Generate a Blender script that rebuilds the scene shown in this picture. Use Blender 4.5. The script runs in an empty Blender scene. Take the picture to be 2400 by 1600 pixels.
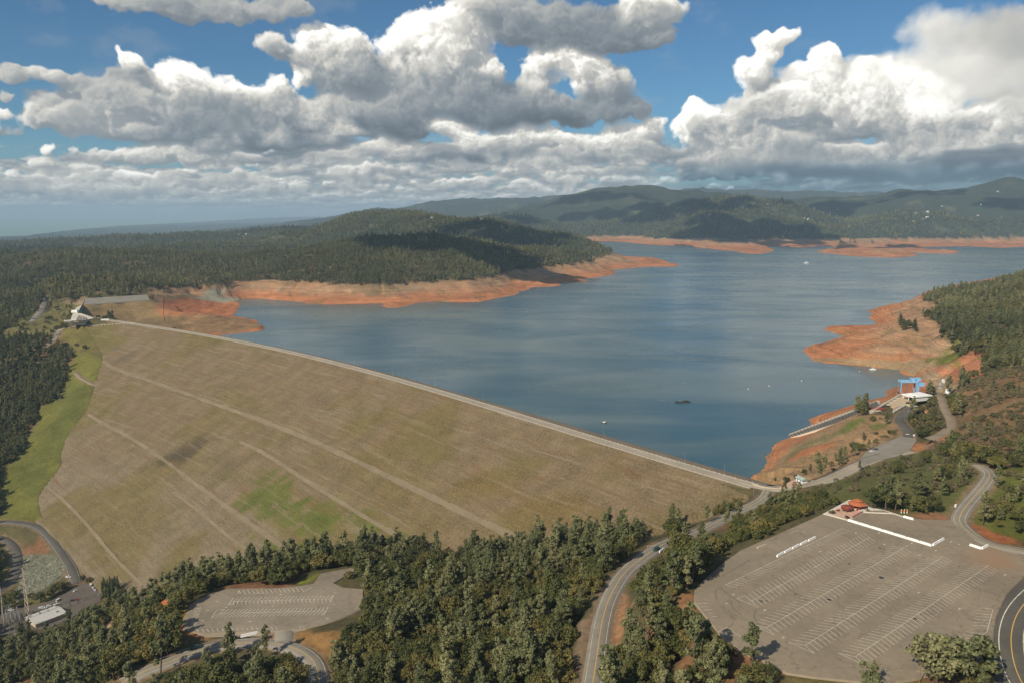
import bpy, math, random
import numpy as np
from mathutils import Vector, Matrix, Euler

C = bpy.context.scene.collection
SC = bpy.context.scene
RNG = np.random.default_rng(7)
random.seed(7)

# ------------------------------------------------------------------ camera, world, sun, exposure
CAM_Z = 305.0                     # metres above the lake
PITCH = math.radians(9.2)
F = 1867.0                        # focal length in pixels of a 2400 px wide frame (28 mm)
cam_d = bpy.data.cameras.new('camera')
cam_d.sensor_width = 36.0
cam_d.lens = 28.0
cam_d.clip_start = 1.0
cam_d.clip_end = 250000.0
cam = bpy.data.objects.new('camera', cam_d)
cam.location = (0, 0, CAM_Z)
cam.rotation_euler = (math.pi / 2 - PITCH, 0, 0)
C.objects.link(cam)
SC.camera = cam

SUN_EL = math.radians(37)
SUN_TO = Vector((-0.66, -0.75, 0)).normalized() * math.cos(SUN_EL) + Vector((0, 0, math.sin(SUN_EL)))
sun_d = bpy.data.lights.new('sun', 'SUN')
sun_d.energy = 5.0
sun_d.angle = math.radians(0.5)
sun_d.color = (1.0, 0.89, 0.70)
sun = bpy.data.objects.new('sun', sun_d)
sun.rotation_euler = SUN_TO.to_track_quat('Z', 'Y').to_euler()
sun.location = (0, 0, 900)
C.objects.link(sun)

SC.view_settings.view_transform = 'Standard'
SC.view_settings.look = 'None'
SC.view_settings.exposure = 0.0
SC.view_settings.gamma = 1.0
SC.view_settings.use_curve_mapping = False
SC.render.engine = 'CYCLES'
cy = SC.cycles
cy.max_bounces = 4
cy.diffuse_bounces = 2
cy.glossy_bounces = 2
cy.transmission_bounces = 2
cy.volume_bounces = 0
cy.transparent_max_bounces = 4
cy.use_denoising = True
cy.sample_clamp_indirect = 4.0
cy.caustics_reflective = False
cy.caustics_refractive = False


# ------------------------------------------------------------------ node helper
class NT:
    def __init__(self, tree):
        self.t = tree

    def n(self, kind, **kw):
        nd = self.t.nodes.new(kind)
        for k, v in kw.items():
            setattr(nd, k, v)
        return nd

    def link(self, a, b):
        self.t.links.new(a, b)

    def val(self, v, sock):
        if v is None:
            return
        if hasattr(v, 'is_output'):
            self.link(v, sock)
        else:
            sock.default_value = v

    def math(self, op, a, b=None, c=None, clamp=False):
        nd = self.n('ShaderNodeMath', operation=op, use_clamp=clamp)
        self.val(a, nd.inputs[0]); self.val(b, nd.inputs[1]); self.val(c, nd.inputs[2])
        return nd.outputs[0]

    def vmath(self, op, a, b=None, c=None, scale=None):
        nd = self.n('ShaderNodeVectorMath', operation=op)
        self.val(a, nd.inputs[0])
        if b is not None: self.val(b, nd.inputs[1])
        if c is not None: self.val(c, nd.inputs[2])
        if scale is not None: self.val(scale, nd.inputs['Scale'])
        return nd.outputs['Value'] if op in ('LENGTH', 'DOT_PRODUCT', 'DISTANCE') else nd.outputs['Vector']

    def ramp(self, x, lo, hi, a=0.0, b=1.0, smooth=True):
        nd = self.n('ShaderNodeMapRange', interpolation_type='SMOOTHSTEP' if smooth else 'LINEAR')
        self.val(x, nd.inputs['Value'])
        self.val(lo, nd.inputs['From Min']); self.val(hi, nd.inputs['From Max'])
        self.val(a, nd.inputs['To Min']); self.val(b, nd.inputs['To Max'])
        return nd.outputs['Result']

    def mix(self, f, a, b, mode='MIX'):
        nd = self.n('ShaderNodeMix', data_type='RGBA', blend_type=mode)
        self.val(f, nd.inputs[0])
        for v, s in ((a, nd.inputs[6]), (b, nd.inputs[7])):
            if isinstance(v, tuple) and len(v) == 3:
                v = v + (1,)
            self.val(v, s)
        return nd.outputs[2]

    def noise(self, vec, scale, detail=4.0, rough=0.55, out='Fac', dist=0.0, dim='3D', lac=2.0):
        nd = self.n('ShaderNodeTexNoise', noise_dimensions=dim)
        if vec is not None: self.link(vec, nd.inputs['Vector'])
        nd.inputs['Scale'].default_value = scale
        nd.inputs['Detail'].default_value = detail
        nd.inputs['Roughness'].default_value = rough
        nd.inputs['Lacunarity'].default_value = lac
        nd.inputs['Distortion'].default_value = dist
        return nd.outputs[out]

    def combine(self, x, y, z=0.0):
        nd = self.n('ShaderNodeCombineXYZ')
        self.val(x, nd.inputs[0]); self.val(y, nd.inputs[1]); self.val(z, nd.inputs[2])
        return nd.outputs[0]

    def sep(self, v):
        nd = self.n('ShaderNodeSeparateXYZ')
        self.link(v, nd.inputs[0])
        return nd.outputs[0], nd.outputs[1], nd.outputs[2]


def dir_of(px, py):
    u = (px - 1200) / F; v = (py - 800) / F
    return np.array([u, math.cos(PITCH) - v * math.sin(PITCH), -(math.sin(PITCH) + v * math.cos(PITCH))])
# ------------------------------------------------------------------ sky: Nishita air with cumulus worked out on a grid of directions
def vnoise(x, y, seed=0):
    """smooth value noise in -1..1"""
    xi = np.floor(x).astype(np.int64); yi = np.floor(y).astype(np.int64)
    fx = x - xi; fy = y - yi
    fx = fx * fx * fx * (fx * (fx * 6 - 15) + 10); fy = fy * fy * fy * (fy * (fy * 6 - 15) + 10)
    def h(i, j):
        n = (i * 374761393 + j * 668265263 + seed * 1442695041) & 0x7fffffff
        n = ((n ^ (n >> 13)) * 1274126177) & 0x7fffffff
        return ((n ^ (n >> 16)) & 0xffff) / 65535.0
    return ((h(xi, yi) * (1 - fx) + h(xi + 1, yi) * fx) * (1 - fy) + (h(xi, yi + 1) * (1 - fx) + h(xi + 1, yi + 1) * fx) * fy) * 2 - 1

def sstep(x, a, b):
    t = np.clip((x - a) / (b - a), 0, 1)
    return t * t * (3 - 2 * t)

def fbm(x, y, seed, octv=5, gain=.5, billow=False):
    s = np.zeros(x.shape); a = 1.0; tot = 0
    for k in range(octv):
        c, d = math.cos(.6 * k + .3), math.sin(.6 * k + .3)
        n = vnoise(x * c - y * d + 17.3 * k, x * d + y * c - 9.1 * k, seed + k)
        s += a * ((np.abs(n) * 2 - .75) if billow else n)
        tot += a; a *= gain; x = x * 2.03; y = y * 2.03
    return s / tot

def blur(A, n):
    for ax in (0, 1):
        for _ in range(2):
            c = np.cumsum(np.concatenate([np.repeat(A.take([0], ax), n + 1, ax), A, np.repeat(A.take([-1], ax), n, ax)], ax), ax)
            A = (c.take(np.arange(2 * n + 1, c.shape[ax]), ax) - c.take(np.arange(0, c.shape[ax] - 2 * n - 1), ax)) / (2 * n + 1)
    return A

AZ0, AZ1, EL0, EL1 = math.radians(-46), math.radians(46), math.radians(-2.0), math.radians(20.0)
SKY_W, SKY_H = 1900, 455
U = 1867.0                             # direction units: hundredths of a radian give puffs their size
# puffs: centre x, y and radii on a flat chart of the sky, tone 0..1 (of that part of the cloud), softness
PUFFS_1 = """900 440 75 75 93|1220 500 170 115 97|1330 570 160 120 88|1600 620 160 95 88|1900 590 140 90 84|2055 530 60 80 97|1900 670 120 90 62
700 620 250 110 60|950 540 160 75 55|500 720 280 120 64|600 845 400 110 76|900 700 250 110 66|1150 690 250 120 70|1400 750 350 150 53|1700 800 350 160 48
1500 920 500 120 46|1050 930 350 70 54|2000 950 500 110 43|1850 740 250 130 76|2200 760 260 150 68|2200 860 170 70 72|300 850 160 70 68|1250 850 300 80 56
2130 250 130 110 86|2300 330 200 150 82|2250 480 250 150 70|1870 290 130 90 72|1980 390 170 90 60|270 480 95 65 72|380 525 120 45 66|60 510 95 75 64|10 690 45 55 66
1100 20 380 90 58|1350 50 330 85 54|1600 90 100 65 64|1800 50 350 90 58|2080 70 110 50 62|850 40 200 70 62
700 1055 95 40 68|950 1060 170 70 78|1150 1050 200 70 75|1350 1060 200 70 72|1600 1090 250 60 60|2000 1100 350 60 54|2250 1090 150 50 70
420 1230 110 75 92|650 1240 150 85 90|900 1250 150 85 88|250 1235 100 50 76|100 1265 200 50 72|1130 1260 130 90 78|600 1330 500 50 55|1300 1240 200 60 72|1600 1240 200 60 74"""
PUFFS_2 = """640 130 165 110 100|480 220 180 130 103|370 300 150 110 104|800 170 150 130 92|700 330 250 200 88|900 330 190 180 80|500 430 220 150 82|200 500 230 110 53|80 430 180 110 74|50 340 150 100 86|100 580 250 80 48
700 560 250 150 66|900 640 350 180 54|1100 720 400 150 46|1200 820 450 80 40|600 680 300 150 57|300 720 300 150 59|350 850 350 120 46|400 930 250 70 42
1050 460 100 90 84|1400 420 170 110 88|1640 480 200 140 97|1600 400 200 60 90|1850 540 160 130 70|1800 680 200 150 52|1350 600 150 130 72|1450 720 220 90 58|1900 760 170 90 49|1500 800 300 70 43|2030 770 90 50 47
1100 80 300 130 60|1500 120 400 160 54|1800 200 400 150 47|1300 220 300 100 50|1600 290 400 75 46|1950 310 160 55 48|2150 100 250 150 62|2050 40 150 70 86|2250 60 150 100 78|900 40 230 80 68|2200 250 150 70 53
680 880 150 70 90|850 930 220 90 84|1080 960 150 90 72|1250 960 170 90 82|1450 960 200 90 80|1650 980 200 100 77|1900 950 220 110 82|2130 880 130 100 86|2100 1020 250 100 62|350 1030 200 70 84|600 1050 300 60 54|900 1080 500 40 41|1500 1080 500 50 54
60 1100 180 60 78|850 1150 180 40 77|1300 1150 250 50 68|1700 1180 200 50 72|2000 1180 200 50 65"""
PUFFS_3 = """540 250 80 70 90|710 215 75 50 86|640 280 80 60 86|590 380 100 100 86|480 510 130 100 86|980 370 100 80 101|930 480 140 100 100|1290 530 110 95 96|1520 570 170 120 106|1650 660 200 140 107|1450 700 110 100 76|1700 780 150 90 102
950 620 230 140 92|800 700 220 110 86|1250 700 230 170 86|1050 800 400 100 70|1500 830 200 110 62|600 720 230 130 65|500 830 300 120 60|120 800 140 100 101|60 880 130 80 96|200 900 200 90 63|330 870 130 80 82|350 980 350 100 68|1100 920 500 60 47
560 1070 120 50 82|300 1080 300 60 62|780 1000 100 50 80|1080 1020 120 50 73|1300 1030 150 50 75|1150 1110 300 35 72|1600 1000 200 70 77|1900 870 250 90 58|1850 1000 250 70 77|2150 830 250 100 87|2200 980 300 70 72|2300 760 150 90 82|2700 850 500 200 75|750 1040 280 90 66|1480 1110 280 80 58|1000 1100 420 70 56|400 1130 400 60 58"""
VEILS_3 = """1700 170 260 190 80|2050 380 500 260 85|1900 600 450 250 88|2250 130 330 170 64|2250 280 250 100 58|2300 680 200 80 56|1300 470 500 100 83|760 520 160 60 76|2800 400 500 400 76"""
RAIN_3 = """700 1160 700 90 44|1500 1200 700 90 43|2200 1160 500 120 40|2700 1150 400 150 42"""

def cloud_map():
    az, el = np.meshgrid(np.linspace(AZ0, AZ1, SKY_W), np.linspace(EL0, EL1, SKY_H))
    X = az * U / 100; Y = el * U / 100                       # units of about 100 chart pixels
    wx = .22 * fbm(X / 1.1, Y / 1.1, 40, 4); wy = .20 * fbm(X / 1.1, Y / 1.1, 50, 4)
    wx += .10 * fbm(X / .32, Y / .32, 42, 3); wy += .10 * fbm(X / .32, Y / .32, 52, 3)
    PX, PY = X + wx, Y + wy
    W = np.zeros(X.shape); WB = np.zeros(X.shape); SF = np.zeros(X.shape); SZ = np.zeros(X.shape)
    def lay(txt, ox, soft, gain=1.0, up=0.0):
        nonlocal W, WB, SF, SZ
        for ln in txt.replace('\n', '|').split('|'):
            cx, cyy, rx, ry, b = map(float, ln.split())
            d3 = dir_of(ox + cx / 2.94, cyy / 2.94)
            a0 = math.atan2(d3[0], d3[1]) * U / 100; e0 = math.atan2(d3[2], math.hypot(d3[0], d3[1])) * U / 100
            rx = rx / 294.0 * 1.18; ry = ry / 294.0 * 1.18
            i0, i1 = np.searchsorted(az[0] * U / 100, (a0 - rx - .5, a0 + rx + .5)); j0, j1 = np.searchsorted(el[:, 0] * U / 100, (e0 - ry - .5, e0 + ry + .5))
            if i1 <= i0 or j1 <= j0: continue
            s = np.s_[j0:j1, i0:i1]
            dy = (PY[s] - e0) / ry
            d = np.sqrt(((PX[s] - a0) / rx) ** 2 + np.where(dy < 0, dy * 1.12, dy) ** 2)
            w = np.clip(1 - d, 0, 1) ** 1.3 * gain
            W[s] += w; WB[s] += w * (b / 100 + up); SF[s] += w * soft; SZ[s] += w * min(rx, ry * 1.3)
    lay(VEILS_3, 1600, 1.0, .55); lay(RAIN_3, 1600, 1.0, .9)
    lay(PUFFS_1, 0, 0.0); lay(PUFFS_2, 800, 0.0); lay(PUFFS_3, 1600, 0.0, 1.25, .07)
    # rows of small fair-weather cumulus, smaller and closer towards the horizon
    r = np.random.default_rng(12)
    def puff(a0, e0, rx, ry, tn, gain):
        i0, i1 = np.searchsorted(az[0] * U / 100, (a0 - rx - .4, a0 + rx + .4)); j0, j1 = np.searchsorted(el[:, 0] * U / 100, (e0 - ry - .4, e0 + ry + .4))
        if i1 <= i0 or j1 <= j0: return
        s = np.s_[j0:j1, i0:i1]
        k_ = min(1.0, ry / .25)
        x_ = X[s] + wx[s] * k_; y_ = Y[s] + wy[s] * k_
        dy = (y_ - e0) / ry
        d = np.sqrt(((x_ - a0) / rx) ** 2 + np.where(dy < 0, dy * 1.7, dy) ** 2)
        w = np.clip(1 - d, 0, 1) ** 1.3 * gain
        W[s] += w; WB[s] += w * tn; SZ[s] += w * ry * 1.2
    for e_ in (4.3, 3.7, 3.15, 2.65, 2.2, 1.8, 1.45, 1.15, .9, .68, .5):
        ey = math.radians(e_) * U / 100
        a_ = -15.0
        while a_ < 15:
            sz = (.10 + .115 * e_) * r.uniform(.6, 1.35)
            a_ += sz * (r.uniform(1.7, 3.9) if e_ > 2.5 else r.uniform(1.3, 2.9))
            if e_ > 2.9 and a_ < -7 and r.random() < .6: continue
            if a_ > 3.2 and e_ < 3.3 and r.random() < .8: continue
            dim = .10 if a_ > 3.2 else 0.0
            y0 = ey + r.normal() * .05 * e_
            puff(a_, y0 - sz * .12, sz * 1.9, sz * .30, .58 - dim, .8)
            for q in range(int(r.integers(3, 6))):
                puff(a_ + r.normal() * sz * .75, y0 + sz * r.uniform(.02, .30), sz * r.uniform(.35, .7), sz * r.uniform(.22, .46), r.uniform(.76, .93) - dim, .75)
    tone = WB / (W + 1e-4); soft = SF / (W + 1e-4)
    size = np.clip(blur(SZ / (W + 1e-4), 3), .10, .60) / .60
    sm = fbm(PX / 1.0, PY / .8, 70, 7, .60)
    # a block of billowing noise that tiles in three dimensions
    N3 = 112
    rg = np.random.default_rng(3)
    blk = np.zeros((N3, N3, N3), np.float32); tot = 0
    for k_, am in ((4, 1.0), (8, .62), (14, .42), (28, .27), (56, .16)):
        g3 = rg.uniform(-1, 1, (k_, k_, k_)).astype(np.float32)
        pos = np.arange(N3) / N3 * k_; i0 = pos.astype(int); f_ = (pos - i0); f_ = (f_ * f_ * (3 - 2 * f_)).astype(np.float32); i1 = (i0 + 1) % k_
        g3 = g3[i0] * (1 - f_)[:, None, None] + g3[i1] * f_[:, None, None]
        g3 = g3[:, i0] * (1 - f_)[None, :, None] + g3[:, i1] * f_[None, :, None]
        g3 = g3[:, :, i0] * (1 - f_) + g3[:, :, i1] * f_
        blk += am * (np.abs(g3) * 2.2 - .78); tot += am
    blk = (blk / tot).ravel()
    Wc = np.minimum(W, 1.0).astype(np.float32)
    hx = X + .35 * wx; hy = Y + .35 * wy
    m = np.nonzero(W.ravel() > .004)[0]
    mi, mj = np.unravel_index(m, W.shape)
    x0, y0 = hx.ravel()[m].astype(np.float32), hy.ravel()[m].astype(np.float32); sz = size.ravel()[m].astype(np.float32)
    sof = soft.ravel()[m].astype(np.float32); amp_n = (.62 * (1 - .72 * sof)).astype(np.float32); shp = (3.4 * (1 - .62 * sof)).astype(np.float32)
    du = (X[0, 1] - X[0, 0]); fq = N3 / 2.6; fq2 = N3 / 1.05
    lk = sstep(sz, .75, .30).astype(np.float32)
    def dens(ox, oy, z):
        ii = np.clip(mi + np.rint(oy / du).astype(int), 0, SKY_H - 1); jj = np.clip(mj + np.rint(ox / du).astype(int), 0, SKY_W - 1)
        w = Wc[ii, jj]
        xx, yy = x0 + ox, y0 + oy
        ra, rb, rc = .80 * xx + .36 * yy - .48 * z, -.60 * xx + .48 * yy - .64 * z, .80 * yy + .60 * z
        a_ = (ra * fq).astype(int) % N3; b_ = (rb * fq).astype(int) % N3; c_ = ((rc + 3) * fq).astype(int) % N3
        n_ = blk[(a_ * N3 + b_) * N3 + c_]
        a_ = (rc * fq2 + 31).astype(int) % N3; b_ = (ra * fq2 + 57).astype(int) % N3; c_ = ((rb + 3) * fq2).astype(int) % N3
        n2 = blk[(a_ * N3 + b_) * N3 + c_]
        n_ = n_ * (1 - lk) + n2 * lk * .85 + n2 * (1 - lk) * .32
        f_ = w - .16 - (z / (.95 * sz)) ** 2 * .5 + amp_n * n_ * np.minimum(1, w * 5)
        return np.clip(f_ * shp, 0, 1)
    Ld = np.array([-.52, .62, .58]); Ld /= np.linalg.norm(Ld)
    Tv = np.ones(len(m), np.float32); Lum = np.zeros(len(m), np.float32)
    nstep = 15
    for k_ in range(nstep):
        z = (1 - 2 * (k_ + .5) / nstep) * 1.15 * sz
        d = dens(0 * sz, 0 * sz, z)
        tau = 0
        for st_, wgt in ((.09, .12), (.24, .18), (.52, .34)):
            tau = tau + wgt * dens(Ld[0] * st_ * sz, Ld[1] * st_ * sz, z + Ld[2] * st_ * sz)
        sunl = .60 * np.exp(-tau * 9.0) + .40 * np.exp(-tau * 2.2)
        a_ = 1 - np.exp(-d * 4.2 / nstep * 3.0)
        Lum += Tv * a_ * sunl; Tv *= 1 - a_
    av = 1 - Tv
    alpha = np.zeros(W.shape); alpha.ravel()[m] = np.clip(av * 1.04, 0, 1)
    alpha *= sstep(W, .004, .05)
    lum = np.zeros(W.shape); lum.ravel()[m] = Lum / (av + 1e-3)
    tone = blur(tone, 2)
    k_ = (.16 + .42 * sstep(tone, .45, .9)) * (1 - .65 * soft) * (.62 + .38 * sstep(size, .25, .8))
    b = tone + .065 + k_ * (lum - .52) + .04 * sm
    # low deck towards the horizon, drawn in perspective
    elc = np.maximum(el, math.radians(.1))
    dist = 1.0 / (np.tan(elc) + .012)
    qx, qy = dist * np.sin(az), dist * np.cos(az)
    dk = fbm(qx / 2.4 + .25 * fbm(X / .5, Y / .25, 90, 3), qy / 5.5, 80, 5, .55)
    dk2 = fbm(X / .55, Y / .16, 85, 5, .6, True)
    cover = sstep(np.degrees(el), 5.6, 3.0) * sstep(np.degrees(el), -.5, .4)
    lft = sstep(np.degrees(az), -34, -24)
    hole = sstep(np.degrees(el), 3.4, 5.2) * sstep(np.degrees(az), -13, -22)
    da = sstep(dk + .5 * dk2 + .20 - 1.2 * hole, -.22, .28) * cover
    da = np.maximum(da, .80 * sstep(np.degrees(el), 3.0, 1.3) * sstep(np.degrees(el), -.6, .2))
    db = .70 + .34 * np.clip(dk2 + .25 * dk, -.35, .75) + .05 * sm
    db = db - .22 * sstep(np.degrees(az), 6, 20)
    db = np.where(el < math.radians(1.0), db * .85 + .15 * .72, db)
    db = db + .13 * sstep(np.degrees(el), 2.6, 1.0) * sstep(np.degrees(az), 8, 0)
    # puffs over the deck
    A = alpha + da * (1 - alpha) * .92
    B = (b * alpha + db * da * (1 - alpha) * .92) / (A + 1e-4)
    # wisps
    ws = sstep(fbm(X / 1.6, Y / .9, 95, 6, .6), .12, .55) * .14
    A2 = A + ws * (1 - A); B = (B * A + .74 * ws * (1 - A)) / (A2 + 1e-4)
    return A2, np.clip(B, .2, 1.12)

def build_world():
    A, B = cloud_map()
    lin = np.where(B < .04, B / 12.92, ((B + .055) / 1.055) ** 2.4)
    k = sstep(B, .42, .85)
    az, el = np.meshgrid(np.linspace(AZ0, AZ1, SKY_W), np.linspace(EL0, EL1, SKY_H))
    rain = sstep(np.degrees(az), 4, 16) * sstep(np.degrees(el), 3.6, 2.2)          # blue-grey rain under the right-hand clouds
    lin = lin * (1 - .30 * rain)
    col = np.stack([lin * (.80 + .22 * k) * (1 - .26 * rain), lin * (.965 + .025 * k), lin * (1.13 - .22 * k) * (1 + .16 * rain)], -1)
    img = bpy.data.images.new('cloud_chart', SKY_W, SKY_H, alpha=True, float_buffer=True)
    img.colorspace_settings.name = 'Non-Color'
    img.pixels.foreach_set(np.concatenate([col, A[..., None]], -1).astype(np.float32).ravel())
    img.update(); img.pack()
    w = bpy.data.worlds.new('World')
    SC.world = w
    w.use_nodes = True
    t = w.node_tree
    t.nodes.clear()
    g = NT(t)
    out = g.n('ShaderNodeOutputWorld')
    bg = g.n('ShaderNodeBackground')
    STR = 0.068
    bg.inputs['Strength'].default_value = STR
    g.link(bg.outputs[0], out.inputs[0])
    sky = g.n('ShaderNodeTexSky', sky_type='NISHITA')
    sky.sun_disc = False
    sky.sun_elevation = SUN_EL
    sky.sun_rotation = math.atan2(SUN_TO.x, SUN_TO.y)
    sky.altitude = 500; sky.air_density = 1.0; sky.dust_density = .25; sky.ozone_density = 3.0
    blue = g.mix(1.0, sky.outputs[0], (0.57, 0.90, 1.08), 'MULTIPLY')
    d = g.n('ShaderNodeNewGeometry').outputs['Incoming']
    dx, dy, dz = g.sep(g.vmath('SCALE', d, scale=-1.0))
    az = g.math('ARCTAN2', dx, dy); el = g.math('ARCSINE', dz)
    u = g.ramp(az, AZ0, AZ1, 0, 1, False); v = g.ramp(el, EL0, EL1, 0, 1, False)
    tex = g.n('ShaderNodeTexImage', image=img, interpolation='Cubic', extension='EXTEND')
    g.link(g.combine(u, v), tex.inputs[0])
    # beyond the chart: broken cloud by noise
    nz = g.noise(g.vmath('SCALE', d, scale=3.0), 1.6, 5, .6)
    gen_a = g.math('MULTIPLY', g.ramp(nz, .46, .64, 0, .9), g.ramp(el, -.05, .02, 0, 1))
    inm = g.math('MULTIPLY', g.ramp(g.math('ABSOLUTE', az), math.radians(45), math.radians(40), 0, 1), g.ramp(el, math.radians(19.8), math.radians(17), 0, 1))
    alpha = g.math('ADD', g.math('MULTIPLY', tex.outputs['Alpha'], inm), g.math('MULTIPLY', gen_a, g.math('SUBTRACT', 1.0, inm)))
    ccol = g.mix(inm, (.55, .57, .60), tex.outputs['Color'])
    ccol = g.vmath('SCALE', ccol, scale=1.0 / STR)
    g.link(g.mix(alpha, blue, ccol), bg.inputs[0])
build_world()
# ------------------------------------------------------------------ survey: sight lines to ground points
VIEWS = {'D': (0, 0, .98), 'z1': (0, 400, 2.94), 'z2': (800, 400, 2.94), 'z3': (1600, 400, 2.94), 'z4': (0, 1067, 2.94),
         'z5': (800, 1067, 2.94), 'z6': (1600, 1067, 2.94), 'z7': (1700, 850, 3.357), 'z8': (0, 700, 2.94),
         'a1': (1950, 1300, 5.227), 'a2': (1600, 1200, 5.227), 'a3': (1500, 1240, 15.68), 'a4': (1900, 1150, 5.227),
         'a5': (1650, 1060, 7.84), 'a6': (2000, 860, 7.84), 'a7': (0, 1300, 7.84), 'b4': (400, 1300, 5.227),
         'b5': (2100, 1000, 7.84), 'b6': (0, 660, 5.227), 'S': (0, 0, 1.0)}

def px(view, *pts):
    ox, oy, s = VIEWS[view]
    a = np.array(pts, float).reshape(-1, 2)
    return np.stack([ox + a[:, 0] / s, oy + a[:, 1] / s], 1)

def rays(P):
    P = np.asarray(P, float).reshape(-1, 2)
    u = (P[:, 0] - 1200) / F; v = (P[:, 1] - 800) / F
    cp, sp = math.cos(PITCH), math.sin(PITCH)
    return np.stack([u, cp - v * sp, -(sp + v * cp)], 1)

def at_z(P, z):                      # ground points of height z on those sight lines
    r = rays(P)
    t = (np.asarray(z, float) - CAM_Z) / r[:, 2]
    return r[:, :2] * t[:, None]

def at_y(P, y):                      # points at forward distance y (for ridges): returns x, y, z
    r = rays(P)
    t = np.asarray(y, float) / r[:, 1]
    return np.stack([r[:, 0] * t, r[:, 1] * t, CAM_Z + r[:, 2] * t], 1)

def resample(P, step):
    P = np.asarray(P, float)
    d = np.r_[0, np.cumsum(np.hypot(*np.diff(P[:, :2], axis=0).T))]
    n = max(2, int(round(d[-1] / step)) + 1)
    s = np.linspace(0, d[-1], n)
    return np.stack([np.interp(s, d, P[:, k]) for k in range(P.shape[1])], 1)

def smooth_line(P, it=2):            # Chaikin corner cutting, ends kept
    P = np.asarray(P, float)
    for _ in range(it):
        Q = [P[0]]
        for a, b in zip(P[:-1], P[1:]):
            Q += [a * .75 + b * .25, a * .25 + b * .75]
        Q.append(P[-1])
        P = np.array(Q)
    return P

def smooth_poly(P, it=1):
    P = np.asarray(P, float)
    for _ in range(it):
        N = np.roll(P, -1, 0)
        P = np.stack([P * .75 + N * .25, P * .25 + N * .75], 1).reshape(-1, P.shape[1])
    return P

def seg_dist(X, Y, P, closed=False, want_s=False):
    """distance to a polyline, and arclength of the nearest point and signed side if wanted"""
    P = np.asarray(P, float)[:, :2]
    if closed: P = np.vstack([P, P[:1]])
    best = np.full(X.shape, 1e30); bs = np.zeros(X.shape); side = np.zeros(X.shape)
    acc = 0.0
    for a, b in zip(P[:-1], P[1:]):
        d = b - a; L2 = d @ d
        if L2 < 1e-9: continue
        ax = X - a[0]; ay = Y - a[1]
        t = np.clip((ax * d[0] + ay * d[1]) / L2, 0, 1)
        q = (ax - t * d[0]) ** 2 + (ay - t * d[1]) ** 2
        m = q < best
        best = np.where(m, q, best)
        if want_s:
            L = math.sqrt(L2)
            bs = np.where(m, acc + t * L, bs)
            side = np.where(m, d[0] * ay - d[1] * ax, side)
            acc += L
    best = np.sqrt(best)
    return (best, bs, np.sign(side)) if want_s else best

def inside(X, Y, P):
    P = np.asarray(P, float)[:, :2]
    r = np.zeros(X.shape, bool)
    x0, y0 = P[-1]
    for x1, y1 in P:
        if y0 != y1:
            c = ((y0 > Y) != (y1 > Y)) & (X < (x1 - x0) * (Y - y0) / (y1 - y0) + x0)
            r ^= c
        x0, y0 = x1, y1
    return r

def ridged(x, y, seed):
    return 1 - 2 * np.abs(vnoise(x, y, seed))

# ------------------------------------------------------------------ the dam's crest and face
Z_CREST = 55.0
CREST_PX = np.vstack([px('b6', (1310, 466), (1500, 489), (1700, 514), (1900, 544), (2080, 574), (2352, 625)),
                      px('D', (660, 806)), px('S', (800, 851)), px('z2', (126, 1357), (330, 1410), (555, 1472), (800, 1540)),
                      px('S', (1133, 944), (1255, 983.5), (1396, 1025), (1480, 1052)), px('a5', (0, 290), (480, 440), (850, 555))])
CREST = at_z(CREST_PX, Z_CREST)
_pf = np.polynomial.polynomial
# a smooth curved axis: fit across the chord
_c0, _c1 = CREST[0], CREST[-1]
_e = (_c1 - _c0) / np.linalg.norm(_c1 - _c0); _nrm = np.array([_e[1], -_e[0]])
_s = (CREST - _c0) @ _e; _o = (CREST - _c0) @ _nrm
_cf = np.polyfit(_s, _o, 4)
_ss = np.linspace(0, _s[-1], 90)
CREST = _c0 + _ss[:, None] * _e + np.polyval(_cf, _ss)[:, None] * _nrm          # upstream kerb, from far to near
CREST_LEN = np.hypot(*np.diff(CREST, axis=0).T).sum()
_d0 = CREST[0] - CREST[1]; _d1 = CREST[-1] - CREST[-2]
CREST_X = np.vstack([CREST[0] + _d0 / np.linalg.norm(_d0) * 600, CREST, CREST[-1] + _d1 / np.linalg.norm(_d1) * 600])
DAM_SLOPE = 1 / 2.0
TOP_W = 15.0

def crest_d(X, Y):                   # d > 0 downstream, and the station along the extended crest
    d, s, sd = seg_dist(X, Y, CREST_X, want_s=True)
    return d * np.where(sd < 0, 1, -1), s

def face_z(X, Y):
    d, s = crest_d(X, Y)
    return Z_CREST - np.maximum(d - TOP_W, -400) * DAM_SLOPE

def at_face(P):                      # points on the downstream face
    r = rays(P)
    lo = np.full(len(r), 120.0); hi = np.full(len(r), 4500.0)
    for _ in range(44):
        m = (lo + hi) / 2
        below = CAM_Z + r[:, 2] * m < face_z(r[:, 0] * m, r[:, 1] * m)
        hi = np.where(below, m, hi); lo = np.where(below, lo, m)
    return np.stack([r[:, 0] * lo, r[:, 1] * lo, CAM_Z + r[:, 2] * lo], 1)

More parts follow.
